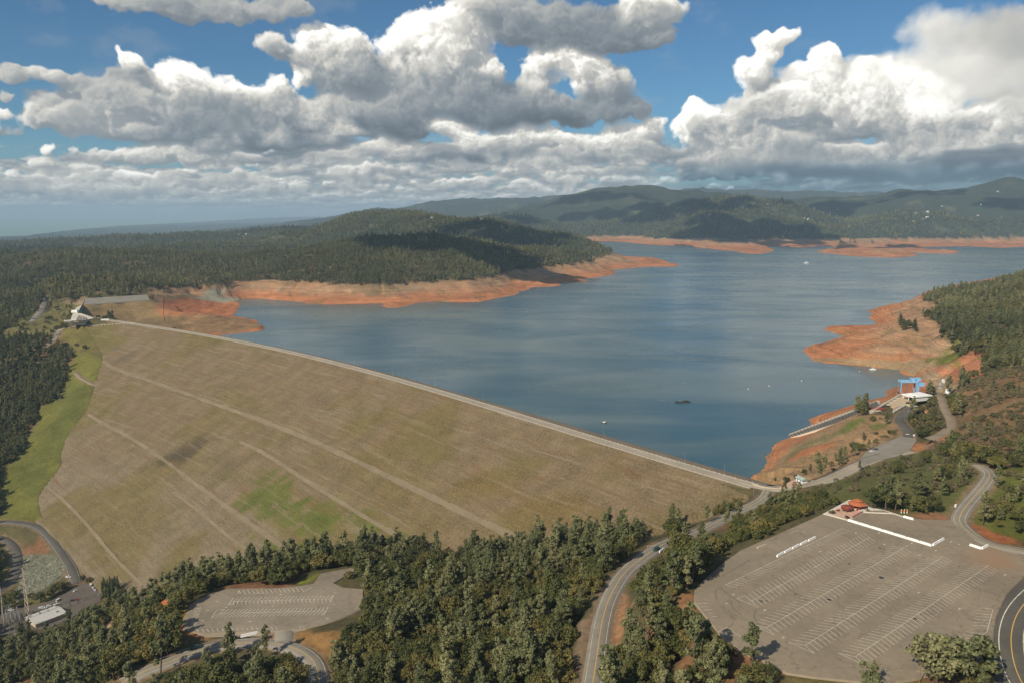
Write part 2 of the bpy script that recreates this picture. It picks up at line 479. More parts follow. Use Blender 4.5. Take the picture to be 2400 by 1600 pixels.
FACE_LEFT = np.vstack([px('b6', (1000, 556), (1120, 640), (1210, 780), (1262, 880)),
                       px('z8', (705, 445), (640, 650), (600, 770), (480, 930), (430, 1050), (428, 1150), (380, 1220), (280, 1330), (268, 1400), (300, 1490)),
                       px('z4', (345, 470), (430, 600), (535, 770))])
FACE_LOW = np.vstack([px('z4', (640, 870), (800, 985), (980, 960), (1180, 930), (1500, 910), (1700, 860), (1870, 800), (2030, 740), (2200, 700)),
                      px('z5', (60, 680), (300, 640), (520, 655), (700, 640), (880, 680), (1150, 700), (1340, 700), (1600, 660), (1900, 630), (2200, 540)),
                      px('z6', (20, 470), (120, 460), (220, 420), (340, 385), (440, 340), (484, 300))])
FACE_POLY3 = at_face(np.vstack([FACE_LEFT, FACE_LOW]))
_lp = resample(CREST[::-1], 30)
_dn = np.gradient(_lp, axis=0); _dn /= np.linalg.norm(_dn, axis=1)[:, None]
_down = np.stack([-_dn[:, 1], _dn[:, 0]], 1)
DOWN_EDGE = (_lp + _down * (TOP_W - 0.5))            # near to far, downstream kerb
DAM_POLY = np.vstack([FACE_POLY3[:, :2], DOWN_EDGE[2:-2]])

# ------------------------------------------------------------------ the lake's edge (height 0)
SHORE_R = np.vstack([px('z7', (205, 885), (290, 850), (330, 770), (315, 730), (375, 690), (370, 655), (440, 610), (520, 585), (500, 562), (600, 520),
                            (690, 478), (648, 440), (700, 425), (880, 370), (1050, 320), (1180, 280), (1275, 262)),
                     px('a6', (620, 480), (610, 420), (730, 375), (860, 345), (1000, 270), (1100, 215), (1200, 180), (1130, 165), (950, 145), (830, 90), (870, 60), (820, 25)),
                     px('z3', (1350, 1356), (1270, 1345), (1130, 1330), (1000, 1325), (920, 1312), (880, 1298), (892, 1288), (860, 1270), (835, 1240), (850, 1215),
                           (900, 1195), (1010, 1170), (1110, 1150), (1115, 1141), (1060, 1120), (960, 1098), (1010, 1075), (1080, 1065), (1330, 1064), (1340, 1050),
                           (1310, 1030), (1275, 1005), (1330, 985), (1265, 967), (1330, 950), (1545, 925), (1545, 910), (1600, 875), (1655, 845), (1800, 800), (2352, 700), (3000, 640))])
SHORE_F = px('z3', (3000, 520), (2352, 523), (2260, 531), (2200, 534), (2040, 526), (1930, 521), (1800, 526), (1640, 526), (1640, 537), (1750, 543), (1860, 560), (1925, 570),
             (1750, 570), (1600, 564), (1560, 562), (1650, 592), (1500, 595), (1300, 597), (1150, 590), (1020, 572), (905, 556), (960, 548), (1070, 541), (1050, 524),
             (950, 520), (860, 528), (790, 530), (700, 525), (600, 520), (580, 525), (645, 546), (580, 572), (500, 577), (420, 570), (360, 555), (230, 545), (40, 518))
SHORE_L = np.vstack([px('z2', (2352, 516), (2100, 511), (1930, 491), (1800, 486), (1560, 486), (1525, 481), (1560, 492), (1620, 520), (1650, 533), (1780, 560), (1890, 583), (2000, 597),
                           (2130, 597), (2190, 605), (2250, 635), (2340, 660), (2250, 662), (2040, 668), (1880, 678), (1850, 690), (1890, 712), (1800, 730), (1710, 740),
                           (1640, 748), (1715, 762), (1600, 768), (1500, 775), (1525, 792), (1440, 800), (1330, 800), (1280, 825), (1220, 830), (1230, 850), (1090, 875),
                           (950, 905), (820, 908), (600, 898), (480, 925), (380, 945), (300, 945), (285, 930), (300, 915), (150, 920), (0, 920)),
                     px('z1', (2270, 922), (2100, 918), (2085, 905), (2000, 900), (1850, 885), (1700, 878), (1620, 889), (1640, 905), (1655, 945), (1630, 965), (1630, 985),
                           (1580, 1000), (1700, 1015), (1775, 1035), (1770, 1055), (1835, 1088), (1760, 1110), (1600, 1125), (1480, 1136))])
SHORE = at_z(np.vstack([SHORE_R, SHORE_F, SHORE_L]), 0.0)
_k = int(np.argmin(np.hypot(*(CREST - SHORE[-1]).T)))
LAKE = np.vstack([SHORE, CREST[max(_k - 4, 0):-1] - 0 * CREST[0]])
LAKE = smooth_poly(LAKE, 1)

# ------------------------------------------------------------------ control points: x, y, z
CTRL = []
def cz(z, P): CTRL.append(np.column_stack([at_z(P, z), np.full(len(P), float(z)) if np.ndim(z) == 0 else np.asarray(z, float)]))
def cy_(y, P):                       # skylines are seen over their trees
    q = at_y(P, y); q[:, 2] -= np.where(q[:, 1] < 9900, np.clip(15 + (q[:, 1] - 3000) * .0022, 15, 28), -12); CTRL.append(q)
cz(0.5, np.vstack([SHORE_R, SHORE_F, SHORE_L])[::1])
# treeline = the full pool level
TREELINE = np.vstack([px('z1', (1290, 780), (1540, 740), (1700, 718), (1940, 760), (2080, 770), (2352, 790)),
                      px('z2', (150, 792), (330, 790), (550, 775), (800, 770), (970, 748), (1100, 716), (1240, 682), (1430, 662), (1640, 645), (1780, 605), (1860, 582))])
cz(48, TREELINE)
TREELINE_F = np.vstack([px('z2', (1530, 452), (1800, 450), (2050, 452), (2352, 470)), px('z3', (100, 471), (400, 490), (700, 476), (950, 471), (1300, 470), (1700, 470), (2352, 466), (2900, 462))])
cz(48, TREELINE_F)
TREELINE_R = px('z3', (1640, 865), (1660, 908), (1780, 936), (1700, 972), (1600, 1010), (1460, 1085), (1600, 1112), (1870, 1142), (2070, 1192), (2095, 1255), (2080, 1400), (1950, 1442))
cz([48, 48, 48, 45, 46, 48, 48, 48, 50, 52, 54, 54], TREELINE_R)
# red spurs: crest lines of the bare points
cz([22, 14, 6], px('z3', (1450, 1000), (1380, 975), (1300, 968)))
cz([30, 24, 14, 5], px('z3', (1440, 1095), (1250, 1130), (1050, 1185), (900, 1225)))
cz([30, 34, 30, 24], px('z3', (1500, 1200), (1700, 1200), (1350, 1230), (1600, 1290)))
cz([38, 42, 30], px('z3', (1800, 1300), (1950, 1250), (1650, 1330)))
cz([10, 14, 8], px('z3', (500, 540), (1300, 560), (1750, 552)))
cz([30, 20, 12], px('z2', (1900, 600), (2050, 620), (2200, 640)))
# dam contact
FPc = resample(FACE_POLY3, 40)
CTRL.append(FPc)
# foreground
cz(120, px('z6', (970, 400), (640, 545), (290, 730), (90, 950), (200, 1180), (420, 1290), (720, 1490), (1150, 1540), (1600, 1520), (2140, 1300), (2230, 950), (2352, 780), (2150, 640), (1850, 460), (1500, 410), (1300, 900)))
cz([119, 119, 118, 117, 117, 119], px('z6', (1930, 490), (1920, 380), (1990, 300), (2060, 230), (2110, 130), (2330, 1400)))
cz([113, 100, 90], px('S', (1580, 1440), (1560, 1520), (1640, 1590)))
cz(40, px('b4', (150, 880), (330, 545), (700, 410), (1350, 400), (1870, 230), (2252, 420), (2100, 760), (1580, 905), (900, 935), (400, 950)))
cz(37, px('b4', (0, 1300), (450, 1130), (1000, 1060), (1450, 1110), (1750, 1300)))
cz([36, 34], px('b4', (-300, 1420), (-500, 1560)))
cz([44, 48], px('b4', (1800, 1000), (1900, 1250)))
cz([55.5, 56, 58, 62, 66], px('a5', (1150, 760), (1000, 920), (700, 1040), (230, 1270), (0, 1400)))
cz([80, 82, 85, 88, 91, 93, 94], np.vstack([px('a3', (700, 600), (200, 950)), px('z5', (1970, 800), (1830, 1000), (1790, 1200), (1770, 1350), (1740, 1560))]))
cz([60, 52, 60, 66, 72, 58], px('S', (1000, 1450), (1000, 1540), (1150, 1450), (1200, 1540), (1350, 1440), (960, 1590)))
cz([40, 22, 10], px('S', (1100, 1370), (1000, 1330), (900, 1330)))
cz([-154, -154, -154, -154, -155, -155, -155], px('a7', (1330, 400), (1800, 730), (1300, 900), (900, 1100), (200, 1100), (150, 1300), (900, 1250)))
cz([-140, -106, -74, -26, 8], px('S', (60, 1520), (100, 1590), (200, 1570), (300, 1520), (370, 1470)))
cz([-122, -74, -16], px('S', (230, 1470), (300, 1430), (390, 1400)))
cz([-157, -160, -164, -165], px('z4', (250, 600), (120, 680), (60, 900), (0, 1000)))
cz([-158, -163], px('z4', (300, 900), (200, 760)))
cz([-152, -150, -163], px('z4', (0, 440), (200, 440), (0, 700)))
# left bank
def on_bank(rise, P):                # the left bank lies close to the plane of the dam face
    q = at_face(P); q[:, 2] += rise; CTRL.append(q)
on_bank([3, 2, 2, 12, 8], px('S', (20, 1180), (120, 1040), (190, 900), (0, 1050), (100, 930)))
on_bank([10, 6, 9, 4, 10], px('S', (60, 900), (120, 850), (60, 800), (150, 800), (30, 760)))
cz([37, 32, 55, 49], px('b6', (890, 560), (740, 575), (1050, 480), (860, 500)))
CTRL.append(at_face(px('b6', (800, 620), (860, 700), (930, 780), (1010, 850), (1150, 860), (1220, 890), (1000, 640), (1100, 740), (1190, 820))))
cz([20, 11, 0], px('b6', (700, 690), (600, 760), (420, 860)))
cz([48, 34, 16, 44], px('b6', (540, 260), (420, 440), (100, 640), (740, 330)))
cz([57, 57, 57, 57], px('b6', (1040, 205), (1800, 160), (1830, 225), (1030, 280)))
cz([40, 30, 26, 30, 18], px('z1', (700, 960), (900, 1000), (1250, 930), (1000, 1060), (1400, 920)))
cz([24, 18, 10, 6], px('z1', (1100, 1080), (1400, 1060), (1600, 1040), (1750, 1080)))
cz([36, 30, 12], px('z1', (1330, 840), (1560, 830), (1650, 870)))
# hills behind the far abutment
cy_(np.array([2300, 2500, 2700, 2900, 2900.]), px('S', (40, 680), (120, 640), (250, 640), (400, 640), (520, 640)))
cy_(np.array([3300, 3300, 3500, 3600, 3600]), px('S', (60, 610), (200, 600), (350, 590), (480, 598), (620, 600)))
cz([20, 40, 30, 40], px('S', (10, 720), (70, 705), (0, 660), (140, 690)))
cy_(np.array([3300, 3400, 3500, 3600, 3600, 3650, 3700, 3900, 4100]), px('S', (720, 590), (800, 578), (880, 556), (960, 548), (1010, 541), (1060, 556), (1130, 572), (1230, 580), (1360, 588)))
cy_(np.array([4700, 4800, 4900, 5000]), px('S', (300, 594), (450, 592), (600, 590), (760, 584)))
cy_(np.array([6600, 6500, 6300, 6200, 6100, 6200]), px('S', (750, 535), (820, 508), (890, 496), (930, 493), (990, 497), (1040, 508)))
cy_(np.array([5400, 5400, 5500, 5600, 5800]), px('S', (1080, 514), (1126, 508), (1180, 518), (1240, 535), (1310, 560)))
cy_(np.array([8200, 8000, 7900, 7900, 7800, 7800, 8000]), px('S', (-80, 580), (0, 577), (150, 564), (300, 552), (450, 545), (600, 537), (700, 530)))
# the mountains across the lake
cy_(np.array([10500, 11500, 12000, 12000, 12000, 12500]), px('S', (1150, 507), (1300, 472), (1400, 448), (1477, 443), (1540, 450), (1600, 466)))
cy_(np.array([9500, 9800, 9800, 9500]), px('S', (1330, 532), (1450, 500), (1560, 480), (1640, 470)))
cy_(np.array([9800, 9700, 9600, 9500, 9300, 9000]), px('S', (1640, 461), (1680, 464), (1760, 468), (1850, 470), (1900, 480), (1960, 510)))
cy_(np.array([8200, 8000, 8000, 8200]), px('S', (1600, 528), (1745, 526), (1800, 532), (1640, 500)))
cy_(np.array([9400, 9600, 9800, 10000, 10200]), px('S', (1960, 508), (2100, 462), (2230, 444), (2300, 436), (2420, 432)))
cy_(np.array([8600, 8600, 8500, 8600]), px('S', (2060, 505), (2180, 490), (2330, 500), (2450, 480)))
cy_(np.array([8100, 8100]), px('S', (2000, 545), (2200, 540)))
# far blue ranges
cy_(np.array([17000.] * 7), px('S', (1560, 448), (1650, 443), (1760, 446), (1860, 447), (1980, 455), (2060, 448), (2200, 452)))
cy_(np.array([15500.] * 6), px('S', (860, 495), (960, 486), (1050, 480), (1095, 477), (1160, 480), (1250, 470)))
cy_(np.array([19500.] * 3), px('S', (1100, 473), (1180, 469), (1280, 472)))
# right-hand wooded hill
cz([78, 86], px('S', (2230, 760), (2300, 800)))
cy_(np.array([2750, 2600, 2500, 2400.]), px('S', (2200, 692), (2280, 672), (2360, 650), (2460, 620)))
cy_(np.array([3300, 3200.]), px('S', (2250, 704), (2400, 690)))
cz([75, 95, 100, 90], px('S', (2340, 850), (2390, 880), (2450, 950), (2350, 940)))
cz([56, 57, 57, 57, 57, 58, 58], px('z7', (400, 1015), (900, 880), (1200, 740), (1430, 690), (1440, 575), (1400, 450), (1500, 340)))
cz([57, 57, 57, 57], px('z7', (1320, 300), (1600, 240), (1720, 260), (1150, 400)))
cz([58, 60, 64], px('z7', (1750, 330), (1790, 470), (1720, 560)))
cz([30, 30, 38, 20, 20], px('z7', (520, 800), (700, 690), (900, 620), (560, 640), (850, 470)))
cz([90, 104, 112, 116, 114, 108, 100], px('z7', (1750, 760), (1550, 860), (1500, 1020), (1300, 1130), (1150, 1040), (1100, 960), (1000, 930)))
cz([104, 100, 112], px('z7', (2000, 700), (2150, 560), (2250, 760)))
cz([118, 118, 119, 120], px('z6', (2060, 230), (2250, 300), (2300, 500), (2120, 420)))
cz([80, 84, 76], px('z6', (700, 330), (400, 480), (150, 700)))
CTRL = np.vstack(CTRL)
# beyond what the camera sees
EXTRA = []
for th in np.radians(np.arange(-56, 57, 4.)):
    EXTRA.append((90 * math.sin(th), 90 * math.cos(th), 118 if th > 0.15 else 60 if th > -.2 else 0))
for th, r, z in ((-50, 300, -60), (-50, 700, -140), (-50, 1100, -120), (-48, 1700, -20), (-48, 2600, 0), (-50, 4000, 20), (-50, 8000, 10), (-40, 3200, 20),
                 (48, 300, 120), (48, 600, 130), (48, 1200, 120), (48, 2200, 110), (46, 3500, 20), (46, 5000, -20), (46, 9000, 300), (50, 14000, 600)):
    EXTRA.append((r * math.sin(math.radians(th)), r * math.cos(math.radians(th)), z))
for th in (-52, -44, -38, -33, -28, -23, -18, -13):
    for r in (10500, 13000, 20000, 40000, 80000):
        EXTRA.append((r * math.sin(math.radians(th)), r * math.cos(math.radians(th)), -166))
for th in range(-8, 53, 6):
    for r, z in ((14000, 60), (24000, 200), (45000, 100), (80000, 50)):
        EXTRA.append((r * math.sin(math.radians(th)), r * math.cos(math.radians(th)), z))
# valleys between the ridges
for X_, Y_, Z_ in ([((p - 1200) / F * 4550, 4550, 62 + 10 * math.sin(p)) for p in range(640, 1340, 60)] + [((p - 1200) / F * 4150, 4150, 70) for p in range(150, 700, 80)] + [((p - 1200) / F * 2950, 2950, 48) for p in range(300, 720, 70)]
                   + [((p - 1200) / F * 6300, 6300, 10) for p in range(0, 720, 80)] + [((p - 1200) / F * 7300, 7300, 120) for p in range(760, 1200, 80)] + [((p - 1200) / F * 9000, 9000, 150) for p in range(1000, 1400, 90)]):
    EXTRA.append((X_, Y_, Z_))
# open water
for P, z in ((px('S', (1100, 800), (1400, 850), (1700, 950), (1500, 700), (1800, 700), (2000, 640), (1700, 620), (1900, 800), (2200, 620), (1250, 900), (900, 760), (2350, 600), (1600, 585), (1300, 700)), -25.0),):
    q = at_z(P, 0.0)
    EXTRA += [(a, b, z) for a, b in q]
CTRL = np.vstack([CTRL, np.array(EXTRA)])
def hill_noise(X, Y, R, Z):
    out = np.zeros(X.shape)
    for lam, amp, r0, r1, rg in ((2600, 75, 4500, 9000, 1), (1100, 62, 3000, 6000, 1), (480, 27, 1900, 3600, 1), (190, 9.0, 1100, 2000, 1), (90, 2.4, 300, 900, 0), (38, 0.9, 200, 500, 0)):
        f = ridged(X / lam, Y / lam, int(lam)) - .3 if rg else vnoise(X / lam, Y / lam, int(lam))
        out += amp * sstep(R, r0, r1) * f
    return out * np.where(Z < -140, .15, 1) * (1 - .55 * sstep(np.arctan2(X, Y), math.radians(-9), math.radians(-15)) * sstep(R, 5800, 7200))
_hr = np.hypot(CTRL[:, 0], CTRL[:, 1])
CTRL[:, 2] -= hill_noise(CTRL[:, 0], CTRL[:, 1], _hr, CTRL[:, 2]) * np.where(_hr > 40000, 0, 1)

def lp(X, Y): return np.arctan2(X, Y), np.log(np.hypot(X, Y))
_th, _lr = lp(CTRL[:, 0], CTRL[:, 1])
# drop near-duplicates
keep = []
for i in range(len(CTRL)):
    if all((_th[i] - _th[j]) ** 2 + (_lr[i] - _lr[j]) ** 2 > 0.0035 ** 2 for j in keep): keep.append(i)
CTRL = CTRL[keep]; _th = _th[keep]; _lr = _lr[keep]
_c2 = 0.012 ** 2
_D = np.sqrt((_th[:, None] - _th) ** 2 + (_lr[:, None] - _lr) ** 2 + _c2)
_n = len(CTRL)
_A = np.zeros((_n + 1, _n + 1)); _A[:_n, :_n] = _D - 0.0006 * np.eye(_n); _A[_n, :_n] = 1; _A[:_n, _n] = 1
_w = np.linalg.solve(_A, np.r_[CTRL[:, 2], 0])

def rbf(TH, LR):
    out = np.empty(TH.size); t = TH.ravel(); l = LR.ravel()
    for k in range(0, t.size, 4000):
        d = np.sqrt((t[k:k + 4000, None] - _th) ** 2 + (l[k:k + 4000, None] - _lr) ** 2 + _c2)
        out[k:k + 4000] = d @ _w[:_n] + _w[_n]
    return out.reshape(TH.shape)

# ------------------------------------------------------------------ grid: fine near the camera, coarse far away
TH = np.radians(np.linspace(-52, 52, 730))
LR = np.concatenate([np.linspace(math.log(95), math.log(1600), 520, endpoint=False), np.linspace(math.log(1600), math.log(12500), 300, endpoint=False),
                     np.linspace(math.log(12500), math.log(80000), 90)])
_ct = np.linspace(TH[0], TH[-1], 250); _cl = np.linspace(LR[0], LR[-1], 330)
_G = rbf(*np.meshgrid(_ct, _cl, indexing='ij'))
def bil(G, t0, t1, l0, l1, T, L):
    a = np.clip((T - t0) / (t1 - t0) * (G.shape[0] - 1), 0, G.shape[0] - 1.001); b = np.clip((L - l0) / (l1 - l0) * (G.shape[1] - 1), 0, G.shape[1] - 1.001)
    i = a.astype(int); j = b.astype(int); u = a - i; v = b - j
    return (G[i, j] * (1 - u) + G[i + 1, j] * u) * (1 - v) + (G[i, j + 1] * (1 - u) + G[i + 1, j + 1] * u) * v
T2, L2 = np.meshgrid(TH, LR, indexing='ij')
R2 = np.exp(L2)
GX = R2 * np.sin(T2); GY = R2 * np.cos(T2)
GZ = bil(_G, _ct[0], _ct[-1], _cl[0], _cl[-1], T2, L2)
GZ += hill_noise(GX, GY, R2, GZ)
GZ[GZ < -166] = -166 + 0.05 * (GZ[GZ < -166] + 166)

# lake bed and shore
_in = inside(GX, GY, LAKE)
_near = (R2 > 500) & (R2 < 14000)
_dl = np.full(GX.shape, 1e6)
_lt, _ll = lp(LAKE[:, 0], LAKE[:, 1])
_dl[_near] = seg_dist(T2[_near], L2[_near], np.stack([_lt, _ll], 1), closed=True) * R2[_near]
GZ = np.where(_in, np.minimum(GZ, -0.6 - 0.06 * np.minimum(_dl, 300)), GZ)
_up, _st = crest_d(GX, GY)
UPSTREAM = (_up < 0)
_lake_side = UPSTREAM & (R2 > 600) & ~_in
GZ = np.where(_lake_side & (_dl < 500), np.maximum(GZ, 0.25 + 0.085 * np.minimum(_dl, 120)), GZ)
# ravines running down the bare banks
_rv = _lake_side & (_dl < 700) & (GZ < 75)
_rn = np.abs(vnoise(GX / 105 + .6 * vnoise(GX / 60, GY / 60, 77), GY / 105, 78)); _rn2 = np.abs(vnoise(GX / 38, GY / 38, 79))
GZ = np.where(_rv, GZ - (1 - sstep(_rn, 0, .28)) * np.minimum(GZ * .32, 11) - (1 - sstep(_rn2, 0, .3)) * np.minimum(GZ * .1, 2.4), GZ)
GZ = np.where(_lake_side & (_dl < 500), np.maximum(GZ, 0.2 + 0.03 * np.minimum(_dl, 120)), GZ)
# dam: ground stays under the face inside its outline, above it outside
_near = (R2 < 3200)
_ind = np.zeros(GX.shape, bool); _ind[_near] = inside(GX[_near], GY[_near], DAM_POLY)
_dd = np.full(GX.shape, 1e6)
_sel = _near & (_up > -60) & (_up < 620)
_dd[_sel] = seg_dist(GX[_sel], GY[_sel], DAM_POLY, closed=True)
_fz = Z_CREST - np.maximum(_up - TOP_W, 0) * DAM_SLOPE
GZ = np.where(_ind, _fz - 0.8 - 0.25 * np.minimum(_dd, 60), GZ)
_out = (~_ind) & (_dd < 160) & (_up > 2)
GZ = np.where(_out, np.maximum(GZ, _fz + 0.12 * np.minimum(_dd, 30) - 0.4 * np.maximum(_dd - 30, 0)), GZ)
# under the crest and the upstream face
_len = CREST_LEN
_cr = (_up < 3) & (_up > -150) & (_st > 640) & (_st < 600 + _len - 25)
GZ = np.where(_cr, np.minimum(GZ, Z_CREST - 4 + np.minimum(_up + 0, 0) / 2.2), GZ)
_cr2 = (_up > -3) & (_up < TOP_W + 3) & (_st > 590) & (_st < 600 + _len + 6)
GZ = np.where(_cr2, np.minimum(GZ, Z_CREST - 1.0), GZ)

def flatten(P, z, poly=True, half=5.0, blend=16.0, sink=0.7, pad=3.0):
    """cut or fill the ground under a level pad (polygon) or a road (centre line with heights)"""
    global GZ
    P = np.asarray(P, float)
    x0, x1 = P[:, 0].min() - half - 60, P[:, 0].max() + half + 60
    y0, y1 = P[:, 1].min() - half - 60, P[:, 1].max() + half + 60
    m = (GX > x0) & (GX < x1) & (GY > y0) & (GY < y1)
    if not m.any(): return
    X, Y = GX[m], GY[m]
    if poly:
        d = seg_dist(X, Y, P, closed=True)
        d = np.where(inside(X, Y, P), 0, d)
        zz = np.full(X.shape, float(z)) if np.ndim(z) == 0 else z(X, Y)
    else:
        d, s, _ = seg_dist(X, Y, P, want_s=True)
        L = np.r_[0, np.cumsum(np.hypot(*np.diff(P[:, :2], axis=0).T))]
        zz = np.interp(s, L, P[:, 2])
        d = np.maximum(d - half, 0)
    k = sstep(d, pad, pad + blend)
    GZ[m] = (zz - sink) * (1 - k) + GZ[m] * k

def ground(X, Y):
    X = np.asarray(X, float); Y = np.asarray(Y, float)
    t, l = lp(X, Y)
    a = np.clip((t - TH[0]) / (TH[-1] - TH[0]) * (len(TH) - 1), 0, len(TH) - 1.001)
    b = np.clip(np.interp(l, LR, np.arange(len(LR))), 0, len(LR) - 1.001)
    i = a.astype(int); j = b.astype(int); u = a - i; v = b - j
    return (GZ[i, j] * (1 - u) + GZ[i + 1, j] * u) * (1 - v) + (GZ[i, j + 1] * (1 - u) + GZ[i + 1, j + 1] * u) * v

def hit(P):                          # first ground point on each sight line
    r = rays(P)
    ts = np.exp(np.linspace(math.log(120), math.log(14000), 1400))
    h = np.hypot(r[:, 0], r[:, 1])
    out = []
    for k in range(len(r)):
        x, y, z = r[k, 0] * ts, r[k, 1] * ts, CAM_Z + r[k, 2] * ts
        b = z - ground(x, y)
        i = int(np.argmax(b < 0)) if (b < 0).any() else len(ts) - 1
        f = b[i - 1] / (b[i - 1] - b[i] + 1e-9) if i else 0
        t = ts[i - 1] + (ts[i] - ts[i - 1]) * min(max(f, 0), 1)
        out.append((r[k, 0] * t, r[k, 1] * t, CAM_Z + r[k, 2] * t))
    return np.array(out)
# ------------------------------------------------------------------ object helpers
def tag(o, label=None, cat=None, group=None, kind=None):
    if label: o['label'] = label
    if cat: o['category'] = cat
    if group: o['group'] = group
    if kind: o['kind'] = kind
    return o

def empty(name, loc=(0, 0, 0), rz=0.0, label=None, cat=None, group=None):
    o = bpy.data.objects.new(name, None)
    o.location = loc; o.rotation_euler = (0, 0, rz)
    o.empty_display_size = 0.5
    C.objects.link(o)
    return tag(o, label, cat, group)

def mesh_np(name, V, Fc, mat=None, parent=None, smooth=False, uv=None, cols=None):
    """V (n,3); Fc list of faces or an (m,k) array"""
    me = bpy.data.meshes.new(name)
    V = np.asarray(V, np.float32)
    if isinstance(Fc, np.ndarray):
        m, k = Fc.shape
        me.vertices.add(len(V)); me.vertices.foreach_set('co', V.ravel())
        me.loops.add(m * k); me.loops.foreach_set('vertex_index', Fc.astype(np.int32).ravel())
        me.polygons.add(m); me.polygons.foreach_set('loop_start', np.arange(0, m * k, k, dtype=np.int32))
        me.update(calc_edges=True)
    else:
        me.from_pydata([tuple(map(float, v)) for v in V], [], [tuple(map(int, f)) for f in Fc])
        me.update()
    if smooth:
        me.polygons.foreach_set('use_smooth', np.ones(len(me.polygons), bool))
    if uv is not None:
        l = me.uv_layers.new(name='station')
        vi = np.empty(len(me.loops), np.int32); me.loops.foreach_get('vertex_index', vi)
        l.data.foreach_set('uv', np.asarray(uv, np.float32)[vi].ravel())
    if cols:
        for nm, arr in cols.items():
            if arr.ndim == 1:
                a = me.attributes.new(nm, 'FLOAT', 'POINT'); a.data.foreach_set('value', arr.astype(np.float32))
            else:
                a = me.attributes.new(nm, 'FLOAT_COLOR', 'POINT')
                a.data.foreach_set('color', np.column_stack([arr, np.ones(len(arr))]).astype(np.float32).ravel())
    if mat: me.materials.append(mat)
    o = bpy.data.objects.new(name, me)
    C.objects.link(o)
    if parent: o.parent = parent
    return o

class MB:
    """collects boxes, prisms and tubes, then links them as one mesh"""
    def __init__(self): self.v = []; self.f = []
    def add(self, v, f):
        k = len(self.v); self.v += [tuple(p) for p in v]; self.f += [tuple(i + k for i in q) for q in f]
        return self
    def box(self, c, s, rz=0.0, taper=1.0, rx=0.0):
        cx, cyy, czz = c; a, b, h = s[0] / 2, s[1] / 2, s[2] / 2
        pts = []
        for z, t in ((-h, 1), (h, taper)):
            for x, y in ((-a * t, -b * t), (a * t, -b * t), (a * t, b * t), (-a * t, b * t)):
                yy, zz = y * math.cos(rx) - z * math.sin(rx), y * math.sin(rx) + z * math.cos(rx)
                pts.append((cx + x * math.cos(rz) - yy * math.sin(rz), cyy + x * math.sin(rz) + yy * math.cos(rz), czz + zz))
        return self.add(pts, [(3, 2, 1, 0), (4, 5, 6, 7), (0, 1, 5, 4), (1, 2, 6, 5), (2, 3, 7, 6), (3, 0, 4, 7)])
    def tube(self, p, q, r, r2=None, n=6, cap=True):
        r2 = r if r2 is None else r2
        p = Vector(p); q = Vector(q); d = (q - p).normalized()
        a = d.orthogonal().normalized(); b = d.cross(a)
        pts = []
        for c, rr in ((p, r), (q, r2)):
            for i in range(n):
                t = 2 * math.pi * i / n
                pts.append(c + a * rr * math.cos(t) + b * rr * math.sin(t))
        f = [(i, (i + 1) % n, n + (i + 1) % n, n + i) for i in range(n)]
        if cap: f += [tuple(range(n - 1, -1, -1)), tuple(range(n, 2 * n))]
        return self.add(pts, f)
    def prism(self, poly, z0, z1, top=1.0):
        n = len(poly); cx = sum(p[0] for p in poly) / n; cyy = sum(p[1] for p in poly) / n
        pts = [(x, y, z0) for x, y in poly] + [(cx + (x - cx) * top, cyy + (y - cyy) * top, z1) for x, y in poly]
        f = [(i, (i + 1) % n, n + (i + 1) % n, n + i) for i in range(n)] + [tuple(range(n - 1, -1, -1)), tuple(range(n, 2 * n))]
        return self.add(pts, f)
    def build(self, name, mat, parent=None, smooth=False):
        return mesh_np(name, np.array(self.v), self.f, mat, parent, smooth)

def copy_tree(o, parent=None):
    c = o.copy(); C.objects.link(c)
    if parent: c.parent = parent
    for ch in list(o.children): copy_tree(ch, c)
    return c

# ------------------------------------------------------------------ materials
MATS = {}
def mat(name, col, rough=0.8, metal=0.0, vary=0.12, scale=3.0, spec=0.3):
    if name in MATS: return MATS[name]
    m = bpy.data.materials.new(name); m.use_nodes = True
    g = NT(m.node_tree); b = m.node_tree.nodes['Principled BSDF']
    tc = g.n('ShaderNodeTexCoord').outputs['Object']
    f = g.noise(tc, scale, 4, 0.6)
    k = g.ramp(f, 0.25, 0.75, 1 - vary, 1 + vary, False)
    c = g.mix(1.0, tuple(col), g.combine(k, k, k), 'MULTIPLY')
    g.link(c, b.inputs['Base Color'])
    b.inputs['Roughness'].default_value = rough
    b.inputs['Metallic'].default_value = metal
    b.inputs['Specular IOR Level'].default_value = spec
    MATS[name] = m
    return m

